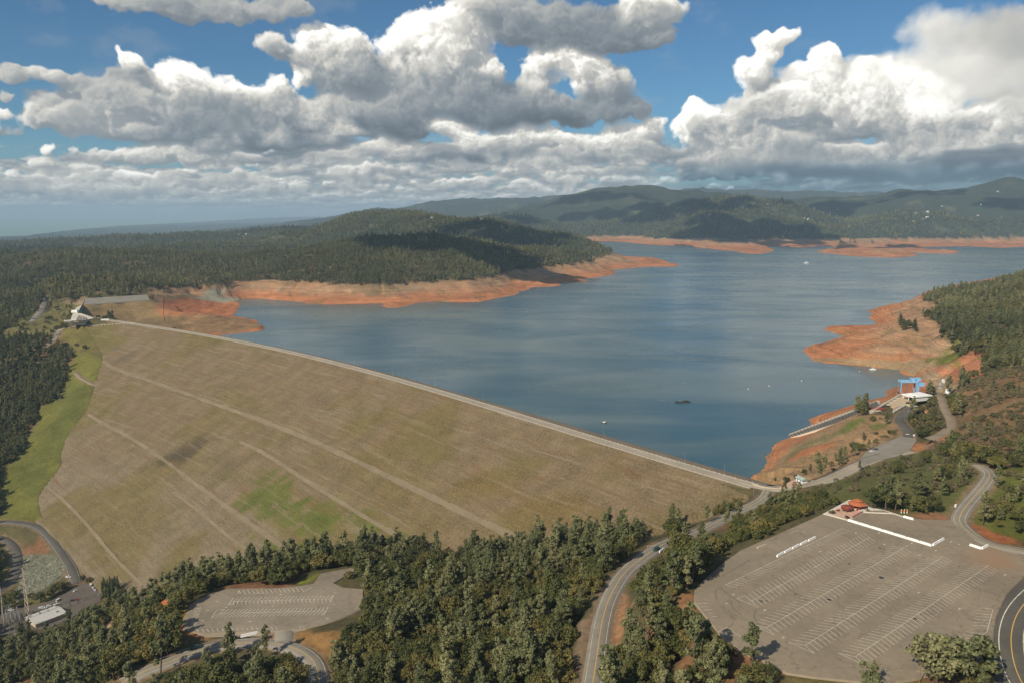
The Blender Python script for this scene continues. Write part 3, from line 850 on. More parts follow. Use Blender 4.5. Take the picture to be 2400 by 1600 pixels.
def terrain_mat():
    m = bpy.data.materials.new('ground'); m.use_nodes = True
    g = NT(m.node_tree); b = m.node_tree.nodes['Principled BSDF']
    pos = g.n('ShaderNodeNewGeometry').outputs['Position']
    col = g.n('ShaderNodeAttribute', attribute_name='soil').outputs['Color']
    red = g.n('ShaderNodeAttribute', attribute_name='bare').outputs['Fac']
    n1 = g.noise(pos, 0.02, 5, 0.62)
    n2 = g.noise(pos, 0.22, 5, 0.65)
    n3 = g.noise(pos, 1.6, 3, 0.6)
    k = g.math('ADD', g.ramp(n1, .3, .7, -.22, .22, False), g.ramp(n2, .3, .7, -.26, .26, False))
    k = g.math('ADD', k, g.ramp(n3, .3, .7, -.15, .15, False))
    k = g.math('ADD', k, 1.0)
    c = g.mix(1.0, col, g.combine(k, k, k), 'MULTIPLY')
    # old waterlines on the bare banks
    x, y, z = g.sep(pos)
    rings = g.noise(g.combine(g.math('MULTIPLY', x, .004), g.math('MULTIPLY', y, .004), g.math('MULTIPLY', z, .85)), 1.0, 4, .65)
    rk = g.ramp(rings, .32, .68, .60, 1.32, False)
    rk = g.math('ADD', g.math('MULTIPLY', g.math('SUBTRACT', rk, 1.0), red), 1.0)
    c = g.mix(1.0, c, g.combine(rk, rk, rk), 'MULTIPLY')
    # tufts and scrub on open ground
    sp = g.ramp(g.noise(pos, 0.55, 3, .7), .56, .68, 0, .55)
    sp = g.math('MULTIPLY', sp, g.math('SUBTRACT', 1.0, g.math('MULTIPLY', red, .75)))
    c = g.mix(sp, c, (0.055, 0.06, 0.022))
    g.link(c, b.inputs['Base Color'])
    b.inputs['Roughness'].default_value = 0.95
    b.inputs['Specular IOR Level'].default_value = 0.1
    bp = g.n('ShaderNodeBump'); bp.inputs['Strength'].default_value = 0.6; bp.inputs['Distance'].default_value = 1.2
    g.link(n2, bp.inputs['Height']); g.link(bp.outputs[0], b.inputs['Normal'])
    return m

def dam_mat():
    m = bpy.data.materials.new('dam_grass_and_rock'); m.use_nodes = True
    g = NT(m.node_tree); b = m.node_tree.nodes['Principled BSDF']
    uv = g.n('ShaderNodeUVMap', uv_map='station').outputs[0]
    col = g.n('ShaderNodeAttribute', attribute_name='soil').outputs['Color']
    s, t, _ = g.sep(uv)
    fine = g.noise(uv, 0.38, 7, .78, dim='2D')
    mid = g.noise(uv, 0.035, 5, .6, dim='2D')
    wob = g.math('MULTIPLY', g.math('SUBTRACT', g.noise(uv, .012, 3, .5, dim='2D'), .5), 9.0)
    tw = g.math('ADD', t, wob)
    st1 = g.noise(g.combine(g.math('MULTIPLY', s, .0065), g.math('MULTIPLY', tw, .20)), 1.0, 5, .62, dim='2D')
    st2 = g.noise(g.combine(g.math('MULTIPLY', s, .03), g.math('MULTIPLY', t, .55)), 1.0, 4, .6, dim='2D')
    k = g.math('ADD', g.ramp(fine, .3, .7, -.42, .42, False), g.ramp(mid, .3, .7, -.16, .16, False))
    k = g.math('ADD', k, g.ramp(st2, .3, .7, -.07, .07, False))
    k = g.math('ADD', k, 1.0)
    c = g.mix(1.0, col, g.combine(k, k, k), 'MULTIPLY')
    pale = g.math('MULTIPLY', g.ramp(st1, .56, .70, 0, .55), g.ramp(fine, .35, .6, 0.25, 1.0))
    c = g.mix(pale, c, (0.27, 0.225, 0.165))
    rust = g.math('MULTIPLY', g.ramp(st1, .45, .33, 0, .6), g.ramp(mid, .42, .58))
    c = g.mix(rust, c, (0.15, 0.085, 0.045))
    grn = g.ramp(g.noise(g.combine(g.math('MULTIPLY', s, .012), g.math('MULTIPLY', t, .03)), 1.0, 5, .6, dim='2D'), .55, .72, 0, .4)
    c = g.mix(grn, c, (0.13, 0.112, 0.036))
    g.link(c, b.inputs['Base Color'])
    b.inputs['Roughness'].default_value = 0.95
    b.inputs['Specular IOR Level'].default_value = 0.1
    bp = g.n('ShaderNodeBump'); bp.inputs['Strength'].default_value = 0.7; bp.inputs['Distance'].default_value = 1.0
    g.link(fine, bp.inputs['Height']); g.link(bp.outputs[0], b.inputs['Normal'])
    return m

def asphalt_mat(name, col, crack=0.5, stains=()):
    m = bpy.data.materials.new(name); m.use_nodes = True
    g = NT(m.node_tree); b = m.node_tree.nodes['Principled BSDF']
    pos = g.n('ShaderNodeNewGeometry').outputs['Position']
    n1 = g.noise(pos, .035, 4, .6); n2 = g.noise(pos, .3, 5, .68); n3 = g.noise(pos, 3.0, 3, .7)
    k = g.math('ADD', g.ramp(n1, .3, .7, -.15, .15, False), g.ramp(n2, .3, .7, -.11, .11, False))
    k = g.math('ADD', g.math('ADD', k, g.ramp(n3, .3, .7, -.09, .09, False)), 1.0)
    c = g.mix(1.0, tuple(col), g.combine(k, k, k), 'MULTIPLY')
    v = g.n('ShaderNodeTexVoronoi', feature='DISTANCE_TO_EDGE'); v.inputs['Scale'].default_value = .055
    wp = g.vmath('ADD', pos, g.vmath('SCALE', g.noise(pos, .12, 4, .6, out='Color'), scale=14.0))
    g.link(wp, v.inputs['Vector'])
    ck = g.ramp(v.outputs['Distance'], 0.0, .02, crack, 0)
    c = g.mix(ck, c, (0.10, 0.085, 0.07))
    oil = g.ramp(g.noise(pos, .11, 5, .7), .64, .74, 0, .45)
    c = g.mix(oil, c, (0.12, 0.10, 0.085))
    for (sx, sy), R_, sc_, am in stains:          # earth washed onto the paving
        dd = g.vmath('DISTANCE', pos, (sx, sy, 120.0))
        k2 = g.math('ADD', dd, g.math('MULTIPLY', g.math('SUBTRACT', n1, .5), R_ * 2.2))
        k2 = g.math('ADD', k2, g.math('MULTIPLY', g.math('SUBTRACT', n2, .5), R_ * 1.0))
        c = g.mix(g.ramp(k2, R_ * 1.2, R_ * .3, 0, am), c, sc_)
    g.link(c, b.inputs['Base Color'])
    b.inputs['Roughness'].default_value = .9; b.inputs['Specular IOR Level'].default_value = .2
    return m

def water_mat():
    m = bpy.data.materials.new('lake_water'); m.use_nodes = True
    g = NT(m.node_tree); b = m.node_tree.nodes['Principled BSDF']
    pos = g.n('ShaderNodeNewGeometry').outputs['Position']
    mp = g.n('ShaderNodeMapping'); mp.inputs['Rotation'].default_value = (0, 0, math.radians(-12)); mp.inputs['Scale'].default_value = (1, 2.2, 1)
    g.link(pos, mp.inputs['Vector'])
    big = g.noise(mp.outputs[0], .0011, 4, .6, dist=.6)
    wind = g.noise(mp.outputs[0], .0042, 5, .62, dist=.8)
    c = g.mix(g.ramp(big, .38, .62), (0.038, 0.090, 0.112), (0.115, 0.155, 0.145))
    g.link(c, b.inputs['Base Color'])
    b.inputs['IOR'].default_value = 1.33
    r = g.ramp(wind, .36, .66, .20, .28)
    g.link(r, b.inputs['Roughness'])
    w1 = g.noise(mp.outputs[0], .25, 4, .6); w2 = g.noise(pos, .9, 3, .6)
    h = g.math('ADD', w1, g.math('MULTIPLY', w2, .3))
    bp = g.n('ShaderNodeBump'); bp.inputs['Distance'].default_value = 1.0
    g.link(g.ramp(wind, .35, .65, .012, .04), bp.inputs['Strength'])
    g.link(h, bp.inputs['Height']); g.link(bp.outputs[0], b.inputs['Normal'])
    return m

M_GROUND = terrain_mat(); M_DAM = dam_mat(); M_WATER = water_mat()
_sp = at_z(px('a4', (2250, 830), (2100, 740)), 120.0); _s2 = at_z(px('a2', (700, 560), (300, 950), (1900, 120)), 120.0); _s3 = at_z(px('a1', (1150, 1000), (480, 850)), 120.0)
M_LOT = asphalt_mat('lot_asphalt', (0.252, 0.206, 0.148), .5, [(tuple(_sp[0]), 16.0, (.30, .19, .11), .75), (tuple(_sp[1]), 10.0, (.29, .20, .13), .5), (tuple(_s2[0]), 20.0, (.22, .185, .14), .5), (tuple(_s2[1]), 16.0, (.24, .20, .15), .5), (tuple(_s2[2]), 18.0, (.25, .205, .15), .5), (tuple(_s3[0]), 16.0, (.21, .18, .14), .5), (tuple(_s3[1]), 12.0, (.215, .18, .135), .5)]); M_LOT2 = asphalt_mat('small_lot_asphalt', (0.245, 0.205, 0.155))
M_ROAD = asphalt_mat('road_asphalt', (0.25, 0.225, 0.185), .2); M_ROAD_D = asphalt_mat('dark_road_asphalt', (0.115, 0.105, 0.09), .1)
M_CREST = asphalt_mat('crest_asphalt', (0.33, 0.29, 0.235), .1); M_GRAVEL = asphalt_mat('gravel', (0.27, 0.21, 0.15), .0)
M_PAINT = mat('white_line_paint', (0.60, 0.555, 0.44), .8, vary=.4, scale=.25); M_YEL = mat('yellow_line_paint', (0.62, 0.40, 0.10), .7)
M_CONC = mat('concrete', (0.46, 0.42, 0.35), .9, vary=.18, scale=.3); M_WHITE = mat('white_paint', (0.86, 0.85, 0.82), .6, vary=.04)
M_PINK = mat('pink_paving', (0.52, 0.34, 0.25), .9, vary=.2, scale=.5); M_PALE = mat('pale_paving', (0.60, 0.55, 0.47), .9, vary=.15, scale=.4)
M_TILE = mat('terracotta_tile', (0.42, 0.13, 0.055), .8, vary=.25, scale=1.2); M_RUST = mat('red_brown_roof', (0.22, 0.055, 0.035), .8, vary=.25, scale=1.2)
M_STEEL = mat('galvanised_steel', (0.42, 0.42, 0.41), .5, .6); M_BLUE = mat('blue_crane_paint', (0.24, 0.47, 0.72), .5, vary=.08)
M_DARK = mat('dark_metal', (0.04, 0.042, 0.045), .6); M_GLASS = mat('dark_glass', (0.02, 0.025, 0.03), .1, spec=.6)
M_TYRE = mat('tyre_rubber', (0.02, 0.02, 0.02), .9); M_WOOD = mat('weathered_wood', (0.22, 0.15, 0.09), .9)
M_BLUEDOOR = mat('blue_door_paint', (0.10, 0.33, 0.62), .6); M_GREENROOF = mat('grey_green_roof', (0.30, 0.36, 0.32), .7)
M_ORANGE = mat('orange_paint', (0.75, 0.20, 0.04), .6); M_REDC = mat('red_paint', (0.45, 0.05, 0.03), .4)
M_DKGREEN = mat('dark_green_paint', (0.015, 0.06, 0.055), .4); M_TAN = mat('tan_wall', (0.50, 0.42, 0.32), .9)

# ------------------------------------------------------------------ pads and roads
def ring(view_pts, z): return at_z(view_pts, z)

LOT_Z = 120.0
LOT = at_z(px('z6', (970, 398), (900, 432), (640, 547), (400, 652), (290, 732), (150, 850), (88, 920), (85, 1010), (150, 1090), (240, 1200), (290, 1270), (420, 1350), (600, 1432), (720, 1495),
              (900, 1522), (1150, 1548), (1400, 1564), (1600, 1535), (1750, 1490), (2000, 1425), (2080, 1372), (2140, 1315), (2143, 1200), (2160, 1100), (2230, 955), (2352, 830), (2480, 700),
              (2352, 688), (2150, 640), (2040, 600), (1880, 470), (1840, 445), (1650, 438), (1600, 430), (1450, 400), (1230, 393), (1130, 440)), LOT_Z)
PLAZA = at_z(px('a4', (150, 278), (470, 105), (665, 142), (720, 195), (905, 232), (1140, 305), (1128, 322), (1000, 282), (650, 265), (470, 362), (430, 352)), LOT_Z + .1)
LOT2_Z = 40.0
LOT2 = at_z(px('b4', (150, 885), (162, 780), (240, 605), (330, 545), (500, 462), (700, 412), (1000, 405), (1350, 400), (1580, 376), (1750, 350), (1835, 225), (2240, 150), (2252, 192), (1990, 340),
               (2110, 398), (2352, 415), (2360, 640), (2250, 700), (2100, 765), (1900, 830), (1650, 892), (1500, 905), (1310, 918), (900, 937), (400, 950), (200, 930)), LOT2_Z)
INTAKE_Z = 57.0
INTAKE_LOT = at_z(px('z7', (1062, 748), (1120, 688), (1200, 650), (1380, 575), (1410, 568), (1490, 578), (1505, 612), (1450, 690), (1340, 738), (1200, 768), (1080, 812)), INTAKE_Z)
YARD_Z = -154.0
YARD = at_z(px('a7', (-60, 1090), (560, 930), (900, 850), (1220, 690), (1480, 525), (1650, 530), (1900, 720), (1850, 840), (1500, 1000), (1280, 1180), (900, 1330), (450, 1360), (-60, 1500)), YARD_Z)
FAR_LOT = at_z(px('b6', (1040, 207), (1800, 160), (1832, 225), (1030, 282)), 57.0)
PLAZA_DAM = at_z(px('b6', (1700, 512), (1500, 486), (1310, 463), (1180, 452), (1040, 468), (1020, 492), (1400, 512)), Z_CREST)

def road3(*parts):                   # parts of (pixel points, heights)
    pts = []
    for P, z in parts:
        P = np.asarray(P, float).reshape(-1, 2)
        zz = np.full(len(P), float(z)) if np.ndim(z) == 0 else np.asarray(z, float)
        pts.append(np.column_stack([at_z(P, zz), zz]))
    return resample(smooth_line(np.vstack(pts), 2), 4.0)

R_JUNC = road3((px('a5', (700, 520), (1020, 620), (1350, 665), (1700, 640)), [55.05, 55.3, 55.6, 56]), (px('z7', (720, 950), (900, 878), (1050, 800), (1200, 742), (1330, 712), (1450, 690)), [56.3, 56.6, 57, 57, 57, 57]))
R_DOWN = road3((px('a5', (1180, 690), (1130, 800), (1000, 905), (700, 1045), (450, 1155), (230, 1275), (0, 1400)), [55.6, 55.8, 56.5, 58.5, 61, 63.5, 66]),
               (px('a3', (1990, 120), (1350, 330), (700, 610), (200, 940)), [69, 73, 78, 81]),
               (px('z5', (1960, 790), (1880, 910), (1820, 1040), (1785, 1200), (1765, 1350), (1735, 1560), (1700, 1760)), [84, 86, 88, 90.5, 92, 93.5, 95]))
R_HILL = road3((px('z6', (2600, 700), (2352, 652), (2150, 622), (2030, 572), (1930, 492), (1900, 440), (1930, 375), (1995, 300), (2065, 220), (2108, 160), (2118, 125), (2095, 92), (2040, 62)),
                [120.2, 120.2, 120.1, 120, 119, 118.6, 118.4, 118.2, 118, 117.5, 117, 116.6, 116]))
R_CURVE = road3((px('a1', (2800, 250), (2550, 400), (2352, 590), (2250, 750), (2205, 900), (2190, 1050), (2212, 1250), (2260, 1420), (2330, 1568), (2420, 1720)), 119.6))
R_LOW = road3((px('b4', (-600, 1560), (-300, 1405), (0, 1300), (250, 1200), (450, 1135), (700, 1085), (1000, 1062), (1250, 1072), (1450, 1112), (1620, 1180), (1750, 1290), (1810, 1430), (1830, 1640)),
               [33, 35, 36, 36.5, 37, 37.4, 37.7, 38, 38.6, 40, 42, 44, 46]))
R_LOTLINK = road3((px('b4', (1385, 890), (1390, 980), (1370, 1070)), [39.9, 39, 38]))
R_INTAKE = road3((px('z7', (1440, 585), (1450, 545), (1405, 490), (1368, 450), (1400, 400), (1470, 345)), 57.05))
R_TOE = road3((px('z4', (-120, 452), (0, 455), (130, 458), (255, 482), (335, 545), (415, 655), (480, 755), (510, 825), (520, 880)), [-153, -152, -151.5, -151.3, -152, -152.5, -153, -153.6, -154]))
R_RIVER = road3((px('z4', (-150, 545), (0, 560), (75, 600), (118, 680), (118, 770), (85, 860), (0, 925), (-120, 985)), [-159, -160, -161, -162, -163, -164, -165, -165]))
R_LEFT = road3((px('b6', (900, 552), (745, 575), (705, 615), (700, 670), (640, 725), (520, 810), (400, 865), (250, 900)), [38, 33, 28, 21, 14, 4, -6, -12]))
R_LEFT2 = road3((px('b6', (560, 225), (525, 300), (480, 390), (430, 440), (390, 490)), [48, 44, 41, 38, 35]))
R_TRACK = road3((px('b6', (905, 815), (990, 850), (1080, 885), (1180, 893), (1275, 880)), [30, 30, 29.5, 29, 29]))
R_DIRT = road3((px('z7', (1600, 600), (1720, 550), (1790, 480), (1760, 410), (1715, 330), (1690, 260), (1640, 230)), [66, 66, 65, 62, 60, 58, 57]))
R_FLOOR = road3((px('z5', (440, 640), (560, 628), (720, 625), (830, 640), (865, 670), (820, 705), (760, 715)), [0, -2, -4, -5, -3, 0, 2]))

flatten(LOT, LOT_Z, blend=14); flatten(LOT2, LOT2_Z, blend=18)
flatten(YARD, YARD_Z, blend=20); flatten(FAR_LOT, 57.0, blend=15)
for R_, hw in ((R_JUNC, 6.5), (R_DOWN, 5), (R_HILL, 5), (R_CURVE, 9), (R_LOW, 6.5), (R_LOTLINK, 6), (R_INTAKE, 6), (R_TOE, 7), (R_RIVER, 6), (R_LEFT, 6), (R_LEFT2, 6), (R_DIRT, 6)):
    flatten(R_, None, False, hw, 9.0)
for R_ in (R_TRACK, R_FLOOR):        # tracks lie on the ground as it is
    R_[:, 2] = ground(R_[:, 0], R_[:, 1])
    flatten(R_, None, False, 3, 6.0)
flatten(INTAKE_LOT, INTAKE_Z, blend=14, pad=9, sink=.45)
# intake excavation
CHANNEL = at_z(px('z7', (1155, 380), (1270, 262), (1400, 240), (1500, 250), (1455, 290), (1400, 335), (1320, 385), (1250, 400)), 52.0)
flatten(PLAZA, LOT_Z, blend=8)

def polygon_sheet(name, P, z, material, parent=None, kind='structure', skirt=0.0):
    """flat sheet, triangulated through a bmesh-free ear fill"""
    from mathutils.geometry import tessellate_polygon
    P = np.asarray(P)
    tri = tessellate_polygon([[Vector((p[0], p[1], 0)) for p in P]])
    V = np.column_stack([P, np.full(len(P), z)])
    Fc = []
    for t in tri:
        a, b, c = (P[i] for i in t)
        Fc.append(t if (b[0] - a[0]) * (c[1] - a[1]) - (b[1] - a[1]) * (c[0] - a[0]) > 0 else t[::-1])
    if skirt:                        # the edge of the fill goes down into the ground
        n = len(P)
        cen = P.mean(0); out = P + (P - cen) / np.linalg.norm(P - cen, axis=1)[:, None] * skirt * .8
        V = np.vstack([V, np.column_stack([out, np.full(n, z - skirt)])])
        Fc = [tuple(f) for f in Fc] + [(i, (i + 1) % n, n + (i + 1) % n, n + i) for i in range(n)]
    o = mesh_np(name, V, Fc, material, parent)
    if kind: o['kind'] = kind
    return o

def ribbon(name, R, half, material, parent=None, lift=0.0, off=0.0, w_end=None, kind=None, dash=None):
    d = np.gradient(R[:, :2], axis=0); d /= np.linalg.norm(d, axis=1)[:, None] + 1e-9
    nrm = np.stack([-d[:, 1], d[:, 0]], 1)
    a = R[:, :2] + nrm * (off + half); b = R[:, :2] + nrm * (off - half)
    z = R[:, 2] + lift
    n = len(R)
    V = np.vstack([np.column_stack([a, z]), np.column_stack([b, z])])
    idx = [i for i in range(n - 1) if dash is None or (i % dash[0]) < dash[1]]
    Fc = [(i, n + i, n + i + 1, i + 1) for i in idx]
    if kind == 'structure' and name in ('road', 'path'):
        V = np.vstack([V, np.column_stack([a + nrm * 1.6, z - 1.6]), np.column_stack([b - nrm * 1.6, z - 1.6])])
        Fc += [(2 * n + i, i, i + 1, 2 * n + i + 1) for i in idx] + [(n + i, 3 * n + i, 3 * n + i + 1, n + i + 1) for i in idx]
    Fc = np.array(Fc)
    o = mesh_np(name, V, Fc, material, parent)
    if kind: o['kind'] = kind
    return o

def strips(segs, width, z, name, material, parent=None):
    """painted straight lines: list of ((x,y),(x,y))"""
    V = []; Fc = []
    for p, q in segs:
        p = np.asarray(p); q = np.asarray(q); d = q - p; L = np.linalg.norm(d)
        if L < .05: continue
        d = d / L; nn = np.array([-d[1], d[0]]) * width / 2
        k = len(V)
        for s in (p + nn, p - nn, q - nn, q + nn): V.append((s[0], s[1], z))
        Fc.append((k, k + 1, k + 2, k + 3))
    return mesh_np(name, np.array(V), np.array(Fc), material, parent)

# --- large lot with its stall lines
lot = polygon_sheet('parking_lot', LOT, LOT_Z, M_LOT, skirt=1.6)
def W(view, z, *p): return at_z(px(view, *p), z)
segs = []
def stall_row(A, B, vecs, n, z, main=True, inset=0):
    """vecs: per side ((end at A), (end at B)) world points"""
    if main: segs.append((A, B))
    for EA, EB in vecs:
        va = EA - A; vb = EB - B
        for k in range(inset, n + 1 - inset):
            f = k / n
            p = A + (B - A) * f
            segs.append((p, p + va * (1 - f) + vb * f))
q = W('a2', LOT_Z, (525, 888), (1950, 198), (670, 920)); q2 = W('a4', LOT_Z, (380, 457), (487, 490))
stall_row(q[0], q2[0], [(q[2], q2[1])], 38, LOT_Z)
q = W('a2', LOT_Z, (845, 1085), (2290, 308), (760, 1018), (930, 1165), (2215, 250), (2365, 362))
stall_row(q[0], q[1], [(q[2], q[4]), (q[3], q[5])], 36, LOT_Z)
segs += [(W('a2', LOT_Z, (668, 1053))[0], W('a2', LOT_Z, (930, 1165))[0]), (W('a2', LOT_Z, (668, 1053))[0], W('a2', LOT_Z, (760, 1018))[0])]
q = np.vstack([W('a2', LOT_Z, (1025, 1412)), W('a4', LOT_Z, (1142, 695)), W('a2', LOT_Z, (850, 1367), (1125, 1500)), W('a4', LOT_Z, (985, 675), (1238, 752))])
stall_row(q[0], q[1], [(q[2], q[4]), (q[3], q[5])], 40, LOT_Z); segs.append((q[2], q[3]))
q = np.vstack([W('z6', LOT_Z, (845, 1307)), W('a4', LOT_Z, (1622, 803)), W('z6', LOT_Z, (730, 1285), (910, 1362)), W('a4', LOT_Z, (1440, 795), (1733, 862))])
stall_row(q[0], q[1], [(q[2], q[4]), (q[3], q[5])], 42, LOT_Z); segs.append((q[2], q[3]))
q = W('a1', LOT_Z, (287, 1245), (1915, 128), (78, 1197), (413, 1355), (1745, 97), (2040, 193))
stall_row(q[0], q[1], [(q[2], q[4]), (q[3], q[5])], 44, LOT_Z); segs.append((q[2], q[3]))
q = W('a1', LOT_Z, (1975, 660), (1918, 870), (1795, 645), (1720, 858)); stall_row(q[0], q[1], [(q[2], q[3])], 6, LOT_Z)
q = W('a1', LOT_Z, (1918, 870), (1900, 940), (1705, 905), (1680, 912)); segs += [(q[0], q[1]), (q[1], q[2])]
q = W('a1', LOT_Z, (1900, 940), (1640, 1135), (1700, 905), (1420, 1110)); stall_row(q[0], q[1], [(q[2], q[3])], 6, LOT_Z)
q = W('a2', LOT_Z, (165, 1118), (355, 1275), (308, 1110), (425, 1272)); stall_row(q[0], q[1], [(q[2], q[3])], 4, LOT_Z, False)
q = W('a2', LOT_Z, (440, 1460), (545, 1405), (600, 1450), (740, 1535)); segs += [(q[0], q[1]), (q[2], q[3])]
q = W('a1', LOT_Z, (1030, 1415), (1110, 1440), (1090, 1380), (1230, 1418), (1120, 1345), (1170, 1355)); segs += [(q[0], q[1]), (q[2], q[3]), (q[4], q[5])]
q = W('a2', LOT_Z, (1310, 260), (1410, 218), (1500, 250)); segs += [(q[0], q[1]), (q[1], q[2])]
strips(segs, .21, LOT_Z + .03, 'stall_markings', M_PAINT, lot)
# direction arrows
arr = np.vstack([W('a1', LOT_Z, (207, 107), (1060, 460), (1560, 657), (2120, 243), (632, 1408), (1547, 145)), W('a2', LOT_Z, (620, 1005), (538, 1117), (1003, 1198), (1228, 1535), (1680, 480), (2036, 630)),
                 W('a4', LOT_Z, (552, 512), (833, 515), (900, 655), (1170, 678), (1333, 782), (1530, 730), (1716, 622), (1817, 653), (1808, 928), (1238, 638))])
ax = (W('a1', LOT_Z, (1915, 128))[0] - W('a1', LOT_Z, (287, 1245))[0]); ax /= np.linalg.norm(ax)
strips([(p - ax * .8, p + ax * .8) for p in arr] + [(p + ax * .5 + np.array([-ax[1], ax[0]]) * .4, p + ax * 1.2) for p in arr] + [(p + ax * .5 - np.array([-ax[1], ax[0]]) * .4, p + ax * 1.2) for p in arr],
       .42, LOT_Z + .035, 'lane_arrows', M_PAINT, lot)
# patched holes
for k, p in enumerate(np.vstack([W('a1', LOT_Z, (608, 272), (1022, 775)), W('a2', LOT_Z, (1387, 1000), (1790, 1068)), W('a4', LOT_Z, (852, 698)), W('a2', LOT_Z, (950, 1085), (1035, 1082))])):
    n = 11; r0 = (1.5, 1.3, .8, 1.2, .9, 1.5, .8)[k]
    an = np.sort(RNG.uniform(0, 2 * math.pi, n)); rr = r0 * RNG.uniform(.45, 1.1, n)
    P = np.stack([p[0] + rr * np.cos(an) * 1.2, p[1] + rr * np.sin(an) * 1.2], 1)
    polygon_sheet('tar_patch', P, LOT_Z + .02, M_DARK if k < 5 else M_ROAD_D, lot, kind=None)

# --- small lot
lot2 = polygon_sheet('parking_lot', LOT2, LOT2_Z, M_LOT2, skirt=2.5)
segs = []
def W2(*p): return at_z(px('b4', *p), LOT2_Z)
q = W2((885, 428), (1595, 403), (915, 472), (1630, 447)); stall_row(q[0], q[1], [(q[2], q[3])], 13, 0, False)
q = W2((838, 430), (822, 472), (855, 475), (1010, 465), (1185, 466), (1630, 447), (1725, 395)); segs += [(q[0], q[1]), (q[0], q[2]), (q[3], q[4]), (q[5], q[6])]
q = W2((765, 570), (1945, 535), (825, 520), (1995, 490), (775, 603), (1958, 574)); stall_row(q[0], q[1], [(q[2], q[3]), (q[4], q[5])], 24, 0)
q = W2((770, 518), (710, 606), (775, 603), (1995, 488), (1958, 574)); segs += [(q[0], q[1]), (q[1], q[2]), (q[3], q[4])]
q = W2((600, 712), (1905, 682), (665, 664), (1928, 640), (500, 768), (1845, 730)); stall_row(q[0], q[1], [(q[2], q[3]), (q[4], q[5])], 27, 0)
q = W2((568, 667), (500, 768), (660, 664), (1928, 630), (1880, 732), (1840, 730)); segs += [(q[0], q[1]), (q[0], q[2]), (q[3], q[4]), (q[4], q[5])]
q = W2((385, 903), (1290, 875), (402, 938), (1310, 910)); stall_row(q[0], q[1], [(q[2], q[3])], 15, 0, False)
q = W2((380, 643), (320, 815), (295, 658), (235, 850)); stall_row(q[0], q[1], [(q[2], q[3])], 8, 0, False)
q = W2((320, 813), (288, 870), (338, 935), (1640, 870), (1590, 872), (1580, 905)); segs += [(q[0], q[1]), (q[1], q[2]), (q[3], q[4]), (q[4], q[5])]
strips(segs, .30, LOT2_Z + .03, 'stall_markings', M_PAINT, lot2)
arr = W2((565, 567), (680, 637), (390, 800), (970, 812), (1255, 623), (1345, 482), (1918, 775), (1995, 604), (2015, 463), (450, 672))
strips([(p - np.array([.9, 0]), p + np.array([.9, 0])) for p in arr], .5, LOT2_Z + .035, 'lane_arrows', M_PAINT, lot2)

# --- other pads
o = polygon_sheet('intake_parking_lot', INTAKE_LOT, INTAKE_Z + .04, M_ROAD)
segs = []
q = at_z(px('z7', (1075, 752), (1330, 612), (1100, 762), (1345, 622)), INTAKE_Z); stall_row(q[0], q[1], [(q[2], q[3])], 22, 0, False)
strips(segs, .22, INTAKE_Z + .07, 'stall_markings', M_PAINT, o)
polygon_sheet('yard', YARD, YARD_Z, asphalt_mat('yard_asphalt', (0.13, 0.11, 0.09), .1), skirt=2.0)
polygon_sheet('boat_parking_lot', FAR_LOT, 57.0, M_ROAD, skirt=3.0)
pz = polygon_sheet('plaza', PLAZA, LOT_Z + .12, M_PALE)
P_IN = at_z(px('a4', (215, 268), (370, 195), (480, 205), (640, 262), (520, 330), (440, 345)), LOT_Z + .15)
polygon_sheet('pink_paving', P_IN, LOT_Z + .16, M_PINK, pz, None)
P_BED = at_z(px('a4', (660, 250), (720, 238), (890, 235), (990, 268)), LOT_Z + .15)
polygon_sheet('planting_bed', P_BED, LOT_Z + .16, M_GRAVEL, pz, None)

# --- roads
def road(name, R, half, material, center=None, edge=True, lift=0.0, center_off=0.0, dash=None):
    o = ribbon(name, R, half, material, lift=lift, kind='structure')
    if center is not None:
        ribbon('centre_line', R, .19, center, o, lift + .03, off=center_off, dash=dash)
    if edge:
        for s in (-1, 1): ribbon('edge_line', R, .11, M_PAINT, o, lift + .03, off=s * (half - 1.0))
    return o
road('road', R_JUNC, 6.2, M_CREST, M_YEL, True)
road('road', R_DOWN, 4.6, M_ROAD, M_YEL, True, .004)
road('road', R_HILL, 4.0, M_ROAD, M_YEL, True, .03)
road('road', R_CURVE, 8.6, M_ROAD_D, M_YEL, False, .0)
o = C.objects[-1]
rc = [x for x in C.objects if x.name.startswith('road')][-1]
ribbon('edge_line', R_CURVE, .22, M_PAINT, rc, .03, off=4.6); ribbon('edge_line', R_CURVE, .22, M_PAINT, rc, .03, off=-4.6)
road('road', R_LOW, 5.2, M_ROAD, M_YEL, True)
ribbon('road', R_LOTLINK, 5.0, M_ROAD, kind='structure', lift=.02)
ribbon('road', R_INTAKE, 5.5, M_ROAD_D, kind='structure')
road('road', R_TOE, 6.2, M_ROAD_D, None, True)
ribbon('road', R_RIVER, 6.0, M_ROAD_D, kind='structure')
ribbon('road', R_LEFT, 5.5, M_ROAD, kind='structure')
ribbon('road', R_LEFT2, 7.0, M_ROAD, kind='structure')
ribbon('path', R_TRACK, 4.2, M_GRAVEL, kind='structure', lift=-.25)
ribbon('path', R_DIRT, 4.5, M_GRAVEL, kind='structure')
ribbon('path', R_FLOOR, 5.0, M_GRAVEL, kind='structure', lift=-.25)
